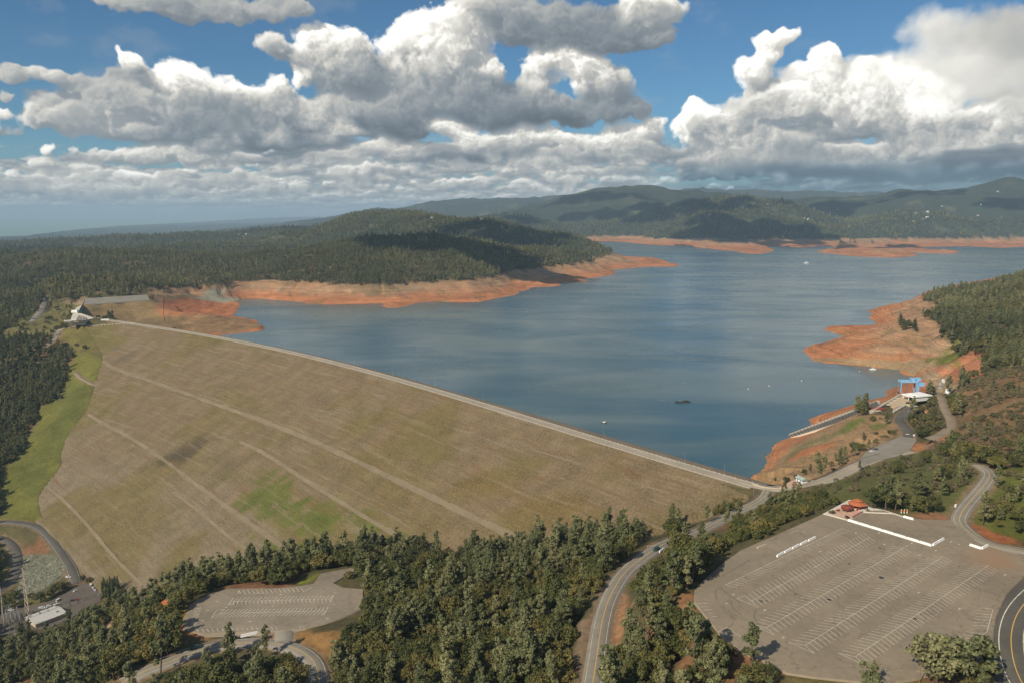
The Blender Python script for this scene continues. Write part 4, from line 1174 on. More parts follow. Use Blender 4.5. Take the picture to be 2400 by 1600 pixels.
# ------------------------------------------------------------------ ground colours by place
shape = GX.shape
soil = np.empty(shape + (3,)); bare = np.zeros(shape)
n_a = vnoise(GX / 60, GY / 60, 5); n_b = vnoise(GX / 17, GY / 17, 6); n_c = vnoise(GX / 220, GY / 220, 8); n_d = vnoise(GX / 7, GY / 7, 9)
def mixc(a, b, w): return a * (1 - w[..., None]) + np.asarray(b) * w[..., None]
soil[:] = (0.095, 0.082, 0.040)
soil = mixc(soil, (0.19, 0.10, 0.055), sstep(n_a + .6 * n_b, .35, .9))                  # reddish forest soil
far = sstep(R2, 2600, 5200)
soil = mixc(soil, (0.038, 0.050, 0.038), far)
soil = mixc(soil, (0.066, 0.072, 0.046), far * sstep(n_c + .5 * n_a, .35, .9) * .7)
plain = far * sstep(GZ, -60, -120)
soil = mixc(soil, (0.035, 0.045, 0.035), plain)
# drawn-down banks, bare below the full-pool line
band = sstep(GZ + 2.5 * n_b + 1.0 * n_d, 50.5, 47.5) * (UPSTREAM & (_dl < 900) & (R2 > 600) & ~((GX < -.53 * GY) & (R2 < 4000)))
low = sstep(GZ + 6 * n_a + 3 * n_b, 34, 6)
redc = mixc(np.broadcast_to(np.array((0.36, 0.215, 0.12)), shape + (3,)).copy(), (0.43, 0.168, 0.072), np.clip(low * .85 + .35 * sstep(n_a + .5 * n_b, 0, .8), 0, 1))
redc = mixc(redc, (0.33, 0.25, 0.16), sstep(n_c + .6 * n_b, .2, .8) * .5 * (1 - low))
redc = mixc(redc, (0.13, 0.13, 0.055), sstep(n_a - .5 * n_d, .45, .8) * .5)
soil = soil * (1 - band[..., None]) + redc * band[..., None]
bare = np.maximum(bare, band)

NOTREE = np.zeros(shape)             # 1 where no wood grows
SHRUB = np.zeros(shape)              # share of scrub instead of wood
def zone(P, col, feather=6.0, jit=5.0, strength=1.0, notree=0.0, shrub=0.0, is_bare=None, on_hit=True):
    """lay a ground cover inside an outline"""
    global soil, bare
    Q = hit(P)[:, :2] if on_hit else np.asarray(P)[:, :2]
    x0, y0 = Q.min(0) - 40; x1, y1 = Q.max(0) + 40
    m = (GX > x0) & (GX < x1) & (GY > y0) & (GY < y1)
    if not m.any(): return
    X, Y = GX[m], GY[m]
    d = seg_dist(X, Y, Q, closed=True) * np.where(inside(X, Y, Q), 1, -1)
    d = d + jit * (.7 * n_b[m] + .5 * n_d[m])
    w = sstep(d, -feather, feather) * strength
    soil[m] = soil[m] * (1 - w[:, None]) + np.asarray(col) * w[:, None]
    if is_bare is not None: bare[m] = bare[m] * (1 - w) + is_bare * w
    NOTREE[m] = np.where(d > 0, notree, NOTREE[m]); SHRUB[m] = np.where(d > 0, shrub, SHRUB[m])

GRASS = (0.145, 0.155, 0.030); DRY = (0.185, 0.145, 0.070); BROWN = (0.235, 0.145, 0.075)
# left bank: bright grass beside the dam
zone(px('z8', (520, 368), (700, 392), (712, 440), (640, 655), (600, 772), (480, 935), (430, 1050), (430, 1150), (275, 1330), (285, 1480), (330, 1545), (0, 1530), (0, 1190), (150, 1060), (250, 860), (260, 745), (420, 690), (440, 560)), (0.138, 0.132, 0.032), 5, 5, 1, 1, 0, 0)
zone(px('z8', (400, 720), (560, 560), (640, 700), (560, 880), (420, 1080), (420, 1140), (250, 1330), (120, 1450), (60, 1300), (220, 1080), (300, 880)), (0.100, 0.108, 0.028), 18, 46, .8, 1, 0, 0)
zone(px('b6', (780, 580), (1120, 560), (1250, 800), (1262, 880), (1080, 880), (900, 810), (740, 720)), (0.138, 0.118, 0.038), 6, 6, 1, 1, 0, 0)
zone(px('b6', (0, 660), (200, 690), (480, 690), (640, 650), (700, 590), (860, 540), (860, 480), (900, 400), (1020, 300), (1040, 200), (740, 195), (640, 260), (420, 520), (240, 470), (180, 560), (0, 600)), (0.150, 0.135, 0.050), 8, 10, .9, .82, .6, 0)
zone(px('b6', (200, 520), (400, 430), (420, 380), (240, 440)), (0.15, 0.17, 0.035), 5, 5, 1, .9, .5)
zone(px('b6', (980, 310), (1000, 250), (1830, 230), (2352, 140), (2352, 560), (1900, 530), (1310, 450), (1100, 430), (980, 380)), (0.225, 0.155, 0.075), 8, 8, 1, .93, .8, .4)
zone(px('b6', (1980, 270), (2352, 230), (2352, 420), (2000, 430), (1900, 350)), (0.36, 0.155, 0.075), 18, 12, .9, 1, 0, .8)
zone(px('z1', (1130, 900), (1400, 890), (1620, 930), (1640, 975), (1580, 995), (1200, 1000)), (0.40, 0.15, 0.065), 14, 12, .95, 1, 0, .8)
zone(px('z1', (1000, 1060), (1350, 1010), (1700, 1020), (1830, 1088), (1600, 1125), (1350, 1115), (1100, 1090)), (0.25, 0.16, 0.08), 8, 10, .9, 1, 0, .6)
zone(px('z1', (450, 895), (560, 885), (560, 920), (430, 925)), (0.30, 0.23, 0.13), 5, 5, 1, 1, 0)
zone(px('b6', (740, 210), (1040, 200), (1250, 110), (2100, 110), (2300, 60), (2352, 160), (1850, 230), (1800, 160), (1040, 205), (1000, 240)), (0.20, 0.13, 0.08), 6, 8, .8, .85, .8)
zone(px('z1', (1285, 872), (1430, 820), (1600, 820), (1500, 862), (1640, 880), (1700, 888), (1640, 905), (1350, 880)), (0.31, 0.29, 0.21), 4, 3, 1, 1, 0, .3)
zone(px('z1', (222, 648), (245, 655), (150, 735), (60, 800), (10, 815), (90, 760)), (0.165, 0.145, 0.045), 8, 8, 1, 1, 0, 0)
zone(px('z1', (0, 1150), (110, 1110), (100, 1165), (0, 1185)), (0.150, 0.140, 0.040), 6, 6, 1, .9, .5, 0)
clr = sstep(vnoise(GX / 240, GY / 240, 71) + .55 * vnoise(GX / 80, GY / 80, 72), .72, .86) * sstep(R2, 4000, 4600) * (1 - band)
soil = mixc(soil, (0.120, 0.115, 0.058), clr * .6)
NOTREE = np.maximum(NOTREE, clr * .9)
# right side
zone(px('z7', (720, 950), (900, 890), (1060, 812), (1230, 765), (1480, 705), (1750, 705), (2000, 790), (2060, 900), (1950, 1060), (1800, 1210), (1500, 1200), (1230, 1130), (1100, 1100), (960, 1090), (760, 1100), (620, 1060)), (0.118, 0.120, 0.040), 5, 8, .9, .45, .80, 0)
zone(px('z7', (1480, 640), (1750, 570), (1830, 440), (1790, 300), (1830, 200), (2100, 60), (2350, 30), (2500, 300), (2350, 800), (2150, 830), (2020, 775), (1750, 700), (1500, 700)), (0.200, 0.122, 0.064), 6, 9, .95, .25, .93, .3)
zone(px('z7', (1420, 680), (1500, 620), (1700, 580), (1850, 540), (1700, 620), (1550, 680), (1480, 700)), (0.36, 0.150, 0.07), 4, 4, .9, 1, 0, .5)
zone(px('z6', (1985, 480), (2000, 300), (2120, 200), (2200, 90), (2352, 60), (2500, 300), (2450, 640), (2300, 600), (2100, 540)), (0.115, 0.122, 0.030), 5, 7, 1, .4, .6, 0)
zone(px('z6', (1950, 470), (1985, 460), (2100, 510), (2352, 590), (2352, 625), (2150, 600), (2020, 550)), (0.36, 0.135, 0.06), 3, 3, 1, 1, 0, .5)
zone(px('z6', (1590, 410), (1700, 390), (1850, 400), (1830, 445), (1650, 440)), (0.30, 0.15, 0.085), 3, 3, 1, 1, 0)
zone(px('z7', (210, 890), (300, 845), (330, 770), (320, 730), (375, 690), (372, 640), (520, 590), (900, 470), (1150, 405), (1320, 460), (1400, 570), (1200, 655), (1060, 745), (900, 830), (720, 905), (560, 905), (400, 985), (240, 965)), (0.265, 0.172, 0.092), 5, 6, 1, .86, .96, .45)
zone(px('z7', (375, 690), (372, 640), (520, 590), (860, 480), (700, 560), (520, 650), (440, 740), (360, 830), (310, 860)), (0.38, 0.165, 0.08), 3, 4, 1, 1, 0, .6)
zone(px('z7', (470, 770), (600, 690), (860, 620), (880, 650), (700, 710), (480, 790)), (0.40, 0.155, 0.07), 5, 5, .9, 1, 0, .5)
zone(px('z7', (420, 800), (520, 690), (640, 620), (900, 530), (1050, 440), (980, 530), (700, 640), (560, 700), (460, 800)), (0.17, 0.15, 0.075), 5, 6, .85, 1, 0)
zone(px('z7', (910, 530), (960, 470), (1080, 420), (1100, 440), (1040, 500), (920, 550)), (0.13, 0.16, 0.035), 5, 5, .9, 1, 0, 0)
zone(px('z7', (1120, 500), (1200, 470), (1290, 480), (1230, 520), (1160, 530)), (0.115, 0.135, 0.03), 3, 3, .8, .9, .5, 0)
zone(px('a6', (610, 430), (860, 345), (1000, 270), (1200, 180), (1400, 140), (1450, 330), (1440, 480), (1240, 500), (860, 480), (620, 490)), (0.36, 0.150, 0.075), 2, 3, 1, 1, 0, .9)
zone(px('a6', (1200, 180), (1400, 60), (1700, 80), (2040, 240), (1880, 420), (1500, 480), (1440, 330)), (0.29, 0.205, 0.125), 4, 4, 1, 1, 0, .6)
zone(px('z3', (1720, 1370), (2000, 1240), (2070, 1280), (2080, 1400), (1960, 1445), (1850, 1425)), (0.36, 0.155, 0.08), 4, 5, 1, 1, 0, .8)
zone(px('z3', (900, 1290), (1280, 1290), (1650, 1300), (1830, 1350), (1500, 1375), (1250, 1345), (920, 1312)), (0.31, 0.215, 0.12), 4, 4, 1, 1, 0, .7)
zone(px('z3', (1660, 1300), (1800, 1250), (1900, 1170), (1920, 1180), (1820, 1270), (1900, 1325), (2060, 1280), (2040, 1300), (1880, 1345), (1760, 1330)), (0.14, 0.15, 0.03), 4, 5, .9, 1, 0, 0)
zone(px('z3', (1370, 1100), (1500, 1090), (1800, 1140), (1850, 1170), (1600, 1150), (1400, 1130)), (0.22, 0.16, 0.08), 8, 8, .7, 1, 0, .5)
# between the lots and the dam
zone(px('z5', (180, 590), (290, 580), (440, 630), (470, 640), (250, 660), (200, 640)), (0.30, 0.19, 0.10), 3, 3, 1, 1, 0)
zone(px('z5', (550, 640), (850, 640), (870, 690), (760, 725), (740, 690), (560, 660)), (0.27, 0.16, 0.09), 3, 3, 1, 1, 0)
zone(px('z5', (910, 655), (1170, 655), (1290, 680), (1080, 690), (930, 700)), (0.155, 0.155, 0.035), 4, 4, 1, .95, .5, 0)
zone(px('z4', (2020, 880), (2200, 800), (2220, 820), (2130, 880), (2040, 900)), (0.16, 0.17, 0.03), 3, 3, 1, 1, 0)
zone(px('b4', (0, 830), (60, 740), (200, 620), (235, 625), (150, 780), (60, 900), (0, 980)), (0.165, 0.16, 0.025), 3, 3, 1, 1, 0)
zone(px('b4', (90, 900), (160, 780), (235, 600), (250, 620), (170, 800), (160, 890), (380, 950), (560, 960), (600, 1000), (400, 1010), (200, 960)), (0.33, 0.13, 0.055), 2, 2, 1, 1, 0)
zone(px('b4', (1490, 1000), (1580, 910), (1700, 920), (2000, 950), (2150, 1000), (2180, 1150), (2000, 1250), (1850, 1260), (1700, 1130), (1560, 1060)), (0.22, 0.125, 0.05), 4, 5, 1, .85, .9)
zone(px('z4', (1095, 970), (1150, 960), (1160, 1010), (1140, 1090), (1110, 1080)), (0.40, 0.13, 0.05), 2, 2, 1, 1, 0)
zone(px('z4', (730, 1160), (790, 1110), (830, 1120), (790, 1170), (750, 1250), (745, 1390), (690, 1390), (710, 1260)), (0.33, 0.20, 0.12), 3, 3, 1, 1, 0)
zone(px('z4', (900, 1030), (960, 960), (1120, 890), (1310, 870), (1320, 885), (1140, 920), (1000, 1010), (930, 1040)), (0.26, 0.20, 0.14), 3, 3, 1, 1, 0)
zone(px('z4', (870, 1330), (1010, 1190), (1030, 1200), (990, 1250), (900, 1360)), (0.28, 0.18, 0.11), 3, 3, 1, 1, 0)
zone(px('z5', (1900, 940), (1960, 960), (1990, 1040), (1960, 1150), (1950, 1250), (1900, 1400), (1830, 1560), (1810, 1500), (1850, 1250), (1870, 1080)), (0.30, 0.165, 0.085), 3, 4, 1, .95, .8)
zone(px('z5', (1600, 1200), (1690, 1130), (1750, 1090), (1730, 1250), (1690, 1400), (1640, 1567), (1600, 1567), (1610, 1350)), (0.24, 0.17, 0.11), 3, 4, 1, .97, .6)
zone(px('z6', (0, 960), (60, 930), (100, 1010), (90, 1100), (130, 1300), (300, 1300), (560, 1420), (700, 1500), (600, 1567), (0, 1567)), (0.26, 0.13, 0.065), 3, 5, .9, .55, .7)
zone(px('z6', (700, 1500), (900, 1530), (1150, 1555), (1400, 1570), (1600, 1545), (1700, 1570), (700, 1600)), (0.17, 0.13, 0.05), 3, 4, 1, .8, .7)
zone(px('a1', (1880, 1150), (1960, 1130), (2010, 1240), (2080, 1420), (2130, 1568), (2000, 1568), (1900, 1300)), (0.12, 0.14, 0.028), 3, 3, 1, 1, 0)
# below the dam
zone(px('a7', (420, 0), (1100, 0), (1280, 230), (1310, 380), (1100, 420), (830, 620), (560, 800), (280, 930), (230, 800), (360, 420)), (0.135, 0.135, 0.095), 3, 4, 1, 1, 0, 0)
zone(px('a7', (1130, 250), (1240, 230), (1310, 340), (1250, 390), (1140, 370)), (0.22, 0.12, 0.07), 3, 3, 1, 1, 0)
zone(px('z4', (0, 600), (80, 600), (100, 660), (60, 800), (0, 900)), (0.11, 0.12, 0.03), 3, 4, 1, .8, .5)
zone(px('z4', (-50, 1010), (0, 1010), (230, 990), (340, 950), (340, 990), (230, 1030), (-50, 1060)), (0.15, 0.14, 0.05), 3, 3, 1, 1, 0)

# roadside shoulders
def near_line(R_, w):
    m = (GX > R_[:, 0].min() - 40) & (GX < R_[:, 0].max() + 40) & (GY > R_[:, 1].min() - 40) & (GY < R_[:, 1].max() + 40)
    d = np.full(shape, 1e6); d[m] = seg_dist(GX[m], GY[m], R_)
    return d
ROADS = ((R_JUNC, 8), (R_DOWN, 6.5), (R_HILL, 6.5), (R_CURVE, 11), (R_LOW, 7.5), (R_LOTLINK, 7), (R_INTAKE, 7.5), (R_TOE, 9), (R_RIVER, 8), (R_LEFT, 7), (R_LEFT2, 8), (R_TRACK, 5), (R_DIRT, 6), (R_FLOOR, 6))
for R_, w in ROADS:
    d = near_line(R_, w)
    k = sstep(d + 1.5 * n_d, w + 2.5, w - .5)
    soil = mixc(soil, (0.24, 0.165, 0.10), k * .8)
    NOTREE[d < w + 1.5] = 1
for P in (LOT, LOT2, INTAKE_LOT, YARD, FAR_LOT, PLAZA):
    m = (GX > P[:, 0].min() - 10) & (GX < P[:, 0].max() + 10) & (GY > P[:, 1].min() - 10) & (GY < P[:, 1].max() + 10)
    q = np.full(shape, 1e6); q[m] = np.where(inside(GX[m], GY[m], P), 0, seg_dist(GX[m], GY[m], P, closed=True))
    NOTREE[q < 3.5] = 1
NOTREE[_ind | ((_dd < 4) & _near)] = 1
NOTREE[_cr | _cr2] = 1
NOTREE[_in] = 1
NOTREE[(band > .4)] = 1
m = (GX > -1500) & (GX < -800) & (GY > 1600) & (GY < 2600)
for P, dd in ((PLAZA_DAM, 14), (at_z(px('b6', (840, 520), (860, 380), (930, 300), (1040, 200), (1060, 230), (1010, 390), (1180, 450), (1000, 520)), 56), 6)):
    q = np.full(shape, 1e6); q[m] = np.where(inside(GX[m], GY[m], P), 0, seg_dist(GX[m], GY[m], P, closed=True)); NOTREE[q < dd] = 1
KEEPVIS = (NOTREE > .94) & ~_in & ~_ind & ~(band > .4) & (R2 < 2800) & (GZ > -166) & ~((soil[..., 1] > soil[..., 0] * .92) & (R2 < 1100) & (GX < 0))
KEEPVIS |= near_line(R_JUNC, 9) < 9
KEEPVIS |= (_up > -2) & (_up < TOP_W) & (_st > 640) & (_st < 600 + _len)

# ------------------------------------------------------------------ terrain mesh
I = np.arange(GX.size).reshape(shape)
quad = np.stack([I[:-1, :-1], I[1:, :-1], I[1:, 1:], I[:-1, 1:]], -1)[:, :, ::-1]
# the plain on the left ends where its far edge is seen
eth = np.arctan2(*(rays(px('S', (-300, 0), (0, 0), (800, 0), (1100, 0), (2400, 0), (2800, 0)))[:, :2].T))
er = np.array([15000, 18500, 62000, 78000, 79000, 79000.])
keepq = R2[:-1, :-1] < np.interp(TH[:-1], eth, er)[:, None]
quad = quad[keepq].reshape(-1, 4)
terrain = mesh_np('terrain', np.stack([GX.ravel(), GY.ravel(), GZ.ravel()], 1), quad, M_GROUND, smooth=True, cols={'soil': soil.reshape(-1, 3), 'bare': bare.ravel()})
terrain['kind'] = 'structure'

# ------------------------------------------------------------------ lake
wp = LAKE.copy()
wx0, wy0 = wp.min(0) - 150; wx1, wy1 = wp.max(0) + 300
wx1 = max(wx1, 5200)
nx, ny = 40, 60
xx, yy = np.meshgrid(np.linspace(wx0, wx1, nx), np.linspace(wy0, wy1, ny), indexing='ij')
# keep the sheet upstream of the crest
dcr, _s2 = crest_d(xx, yy)
k = np.arange(nx * ny).reshape(nx, ny)
fq = np.stack([k[:-1, :-1], k[1:, :-1], k[1:, 1:], k[:-1, 1:]], -1)
okq = (np.maximum.reduce([dcr[:-1, :-1], dcr[1:, :-1], dcr[1:, 1:], dcr[:-1, 1:]]) < 20)
if True:
    # cut along the crest exactly: push downstream points back onto the crest line
    pass
LAKE_SHEET = np.vstack([CREST + 0, [(wx1, CREST[-1][1] - 60), (wx1, wy1), (min(CREST[0][0], SHORE[:, 0].min()) - 200, wy1)]])
lake = polygon_sheet('lake', LAKE_SHEET, 0.0, M_WATER)

# ------------------------------------------------------------------ the dam
dam = empty('dam', (0, 0, 0), 0, 'huge grass-covered earth dam with pale bench tracks holding back the lake', 'dam')
# downstream face on a station grid
ns, nt = 420, 150
st = np.linspace(250, 600 + CREST_LEN + 330, ns); tt = np.linspace(0, 560, nt)
cl = np.r_[0, np.cumsum(np.hypot(*np.diff(CREST_X, axis=0).T))]
cxs = np.interp(st, cl, CREST_X[:, 0]); cys = np.interp(st, cl, CREST_X[:, 1])
dx = np.gradient(cxs); dyy = np.gradient(cys); ln = np.hypot(dx, dyy)
wn = 9; ker = np.ones(wn) / wn
nxn = np.convolve(np.pad(dyy / ln, wn // 2, 'edge'), ker, 'valid'); nyn = np.convolve(np.pad(-dx / ln, wn // 2, 'edge'), ker, 'valid')
sg = -1 if (nxn[ns // 2] * -0.7 + nyn[ns // 2] * -0.7) < 0 else 1
FX = cxs[:, None] + sg * nxn[:, None] * (TOP_W + tt); FY = cys[:, None] + sg * nyn[:, None] * (TOP_W + tt)
FZ = face_z(FX.ravel(), FY.ravel()).reshape(FX.shape)
FZ += .5 * vnoise(FX / 23, FY / 23, 3) * sstep(np.broadcast_to(tt, FX.shape), 4, 30)
fin = inside(FX, FY, DAM_POLY); fd = seg_dist(FX, FY, DAM_POLY, closed=True)
okv = fin | (fd < 28)
k = np.arange(ns * nt).reshape(ns, nt)
fq = np.stack([k[:-1, :-1], k[:-1, 1:], k[1:, 1:], k[1:, :-1]], -1)
okq = okv[:-1, :-1] & okv[1:, :-1] & okv[1:, 1:] & okv[:-1, 1:]
fq = fq[okq].reshape(-1, 4)
if sg < 0: fq = fq[:, ::-1]
SS = np.broadcast_to(st[:, None], FX.shape); TT = np.broadcast_to(tt, FX.shape)
dsoil = np.empty(FX.shape + (3,)); dsoil[:] = (0.174, 0.130, 0.077)
fn_a = vnoise(FX / 45, FY / 45, 15); fn_b = vnoise(FX / 12, FY / 12, 16); fn_c = vnoise(FX / 160, FY / 160, 17)
dsoil = mixc(dsoil, (0.186, 0.147, 0.098), sstep(TT + 60 * fn_c, 190, 330))
dsoil = mixc(dsoil, (0.150, 0.118, 0.048), sstep(fn_c + .5 * fn_a, 0, .8) * .8)
def dzone(P, col, feather=10, jit=16, strength=1.0):
    global dsoil
    Q = at_face(P)[:, :2]
    d = seg_dist(FX, FY, Q, closed=True) * np.where(inside(FX, FY, Q), 1, -1) + jit * (.7 * fn_b + .6 * fn_a)
    dsoil = mixc(dsoil, col, sstep(d, -feather, feather) * strength)
dzone(px('z4', (1640, 150), (1900, 90), (2352, 380), (2352, 560), (2000, 620), (1900, 480), (1750, 330)), (0.130, 0.122, 0.036), 18, 40, .75)
dzone(px('z4', (1700, 180), (2000, 200), (2300, 480), (2150, 560), (1900, 400)), (0.085, 0.112, 0.022), 16, 48, .6)
dzone(px('z5', (0, 330), (120, 350), (330, 480), (560, 600), (430, 640), (200, 520), (0, 420)), (0.10, 0.12, 0.024), 6, 12, .8)
dzone(px('z4', (1820, 570), (1900, 590), (1920, 650), (1870, 660)), (0.09, 0.12, 0.024), 4, 6, .9)
dzone(px('b6', (900, 580), (1250, 575), (1450, 650), (1600, 720), (1500, 740), (1300, 860), (1250, 860), (1120, 680)), (0.145, 0.122, 0.042), 10, 12, .8)
dzone(px('z5', (700, 200), (1000, 160), (1900, 430), (2100, 560), (1500, 480), (1100, 330)), (0.165, 0.118, 0.048), 14, 20, .7)
dzone(px('z8', (1080, 1110), (1400, 930), (1480, 940), (1330, 1090), (1180, 1130)), (0.08, 0.062, 0.042), 12, 10, .8)  # small cloud shadow on the face, painted dark into its soil colour
dzone(px('z8', (1500, 1160), (1620, 1060), (1700, 1040), (1580, 1250), (1480, 1290)), (0.125, 0.10, 0.062), 12, 12, .6)
dzone(px('z8', (760, 440), (900, 360), (1000, 340), (880, 430), (790, 450)), (0.125, 0.10, 0.062), 8, 8, .6)
dzone(px('z5', (1780, 30), (1830, 25), (2080, 150), (2040, 165)), (0.16, 0.095, 0.055), 3, 4, .8)
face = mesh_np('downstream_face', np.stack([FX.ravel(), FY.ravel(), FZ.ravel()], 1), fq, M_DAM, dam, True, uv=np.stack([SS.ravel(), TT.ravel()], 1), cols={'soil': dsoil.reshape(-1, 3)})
# bench tracks
M_BENCH = asphalt_mat('bench_gravel', (0.205, 0.163, 0.105), 0)
def bench(P, half):
    q = at_face(P); q = resample(smooth_line(q, 1), 8)
    dd = np.gradient(q[:, :2], axis=0); dd /= np.linalg.norm(dd, axis=1)[:, None]; nn = np.stack([-dd[:, 1], dd[:, 0]], 1)
    V = []
    wj = half * (1 + .25 * vnoise(np.arange(len(q)) * .7, np.zeros(len(q)), 4))
    for s in (-1, 1):
        e = q[:, :2] + s * nn * wj[:, None]
        V.append(np.column_stack([e, face_z(e[:, 0], e[:, 1]) + .75]))
    n = len(q)
    Fc = np.array([(i, n + i, n + i + 1, i + 1) for i in range(n - 1)])
    return mesh_np('bench_track', np.vstack(V), Fc, M_BENCH, dam)
bench(px('S', (242, 846), (262, 862), (400, 908), (571, 969), (700, 1018), (816, 1071), (1000, 1160), (1130, 1223), (1258, 1287)), 3.4)
bench(px('S', (561, 1034), (620, 1062), (700, 1115), (800, 1178), (880, 1227), (935, 1258)), 2.5)
bench(px('S', (205, 970), (240, 992), (300, 1022), (370, 1066), (480, 1150), (580, 1222), (690, 1302)), 2.6)
bench(px('S', (404, 1152), (470, 1200), (540, 1262), (590, 1296), (625, 1314)), 1.9)
bench(px('S', (110, 1140), (160, 1182), (210, 1236), (270, 1310), (335, 1372)), 2.0)
# crest roadway and upstream face
_q = np.arange(600 - 60, 600 + CREST_LEN + 12, 6.0)
cr = np.stack([np.interp(_q, cl, CREST_X[:, 0]), np.interp(_q, cl, CREST_X[:, 1])], 1)
cz3 = np.column_stack([cr, np.full(len(cr), Z_CREST)])
CR_LINE = cz3
sgn = -1.0                            # ribbon offsets are positive to the left of travel (upstream)
crest_road = ribbon('crest_road', cz3, TOP_W / 2, M_CREST, dam, off=-TOP_W / 2)
ribbon('centre_line', cz3, .16, M_YEL, crest_road, .03, off=-TOP_W / 2)
for s in (2.2, TOP_W - 2.2): ribbon('edge_line', cz3, .14, M_PAINT, crest_road, .03, off=-s)
ue = cz3.copy()
d2 = np.gradient(ue[:, :2], axis=0); d2 /= np.linalg.norm(d2, axis=1)[:, None]; un = np.stack([-d2[:, 1], d2[:, 0]], 1)
n = len(ue)
V = np.vstack([ue, np.column_stack([ue[:, :2] + un * 22, np.full(n, Z_CREST - 4.5)]), np.column_stack([ue[:, :2] + un * 185, np.full(n, -12.0)])])
Fc = np.array([(a * n + i, a * n + i + 1, (a + 1) * n + i + 1, (a + 1) * n + i) for a in (0, 1) for i in range(n - 1)])
M_RIPRAP = asphalt_mat('riprap', (0.24, 0.19, 0.13), .6)
mesh_np('upstream_face', V, Fc, M_RIPRAP, dam)
# ------------------------------------------------------------------ trees
def leaf_mat(name, c1, c2, c3):
    m = bpy.data.materials.new(name); m.use_nodes = True
    g = NT(m.node_tree); b = m.node_tree.nodes['Principled BSDF']
    rnd = g.n('ShaderNodeObjectInfo').outputs['Random']
    cr = g.n('ShaderNodeValToRGB'); e = cr.color_ramp
    e.elements[0].position = 0; e.elements[0].color = c1 + (1,)
    e.elements[1].position = 1; e.elements[1].color = c3 + (1,)
    k = e.elements.new(.55); k.color = c2 + (1,)
    g.link(rnd, cr.inputs[0])
    shade = g.n('ShaderNodeAttribute', attribute_name='tint').outputs['Fac']
    pl = g.n('ShaderNodeAttribute', attribute_name='place', attribute_type='INSTANCER').outputs['Fac']
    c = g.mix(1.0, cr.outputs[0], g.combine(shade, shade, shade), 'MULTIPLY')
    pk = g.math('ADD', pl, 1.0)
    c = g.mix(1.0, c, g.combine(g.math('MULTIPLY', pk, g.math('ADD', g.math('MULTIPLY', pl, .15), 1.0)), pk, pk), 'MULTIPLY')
    g.link(c, b.inputs['Base Color'])
    b.inputs['Roughness'].default_value = .75; b.inputs['Specular IOR Level'].default_value = .25
    return m
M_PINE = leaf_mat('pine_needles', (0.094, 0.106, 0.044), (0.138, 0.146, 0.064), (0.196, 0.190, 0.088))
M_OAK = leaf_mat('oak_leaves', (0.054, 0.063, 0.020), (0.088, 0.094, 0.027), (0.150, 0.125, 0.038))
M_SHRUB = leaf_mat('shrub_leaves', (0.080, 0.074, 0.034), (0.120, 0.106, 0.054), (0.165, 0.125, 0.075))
M_BARK = mat('bark', (0.13, 0.095, 0.065), .95, vary=.25, scale=1.5)
M_CYP = leaf_mat('cypress_leaves', (0.040, 0.055, 0.022), (0.05, 0.065, 0.026), (0.06, 0.07, 0.028))

def leaves(name, centres, sizes, per, leaf, seed, material, flat=.8, outward=None):
    """many small leaf-clump faces around clump centres"""
    r = np.random.default_rng(seed)
    V = []; T = []
    for i, (c, s) in enumerate(zip(centres, sizes)):
        tint = r.uniform(.72, 1.25)
        n = max(4, int(per * (s / np.mean(sizes)) ** 2))
        d = r.normal(size=(n, 3)); d /= np.linalg.norm(d, axis=1)[:, None]
        p = c + d * s * r.uniform(.55, 1.05, (n, 1)) * np.array([1, 1, flat])
        nr = d * .8 + r.normal(size=(n, 3)) * .45 + np.array([0, 0, .35]); nr /= np.linalg.norm(nr, axis=1)[:, None]
        a = np.cross(nr, r.normal(size=(n, 3))); a /= np.linalg.norm(a, axis=1)[:, None]
        b = np.cross(nr, a)
        w = leaf * r.uniform(.6, 1.35, (n, 1)); h = leaf * r.uniform(.6, 1.35, (n, 1))
        V.append(np.stack([p - a * w - b * h * .4, p + a * w * .5 - b * h, p + a * w + b * h * .5, p - a * w * .4 + b * h], 1))
        T.append(np.repeat(tint * r.uniform(.85, 1.15, n), 4))
    V = np.concatenate(V).reshape(-1, 3); T = np.concatenate(T)
    me = mesh_np(name, V, np.arange(len(V)).reshape(-1, 4), material, None, cols={'tint': T})
    d = me.data
    bpy.data.objects.remove(me)
    return d

def wood(name, paths, n=5):
    mb = MB()
    for pts, r0, r1 in paths:
        m = len(pts)
        for i in range(m - 1):
            mb.tube(pts[i], pts[i + 1], r0 + (r1 - r0) * i / (m - 1), r0 + (r1 - r0) * (i + 1) / (m - 1), n, cap=False)
    o = mb.build(name, M_BARK)
    d = o.data; bpy.data.objects.remove(o)
    return d

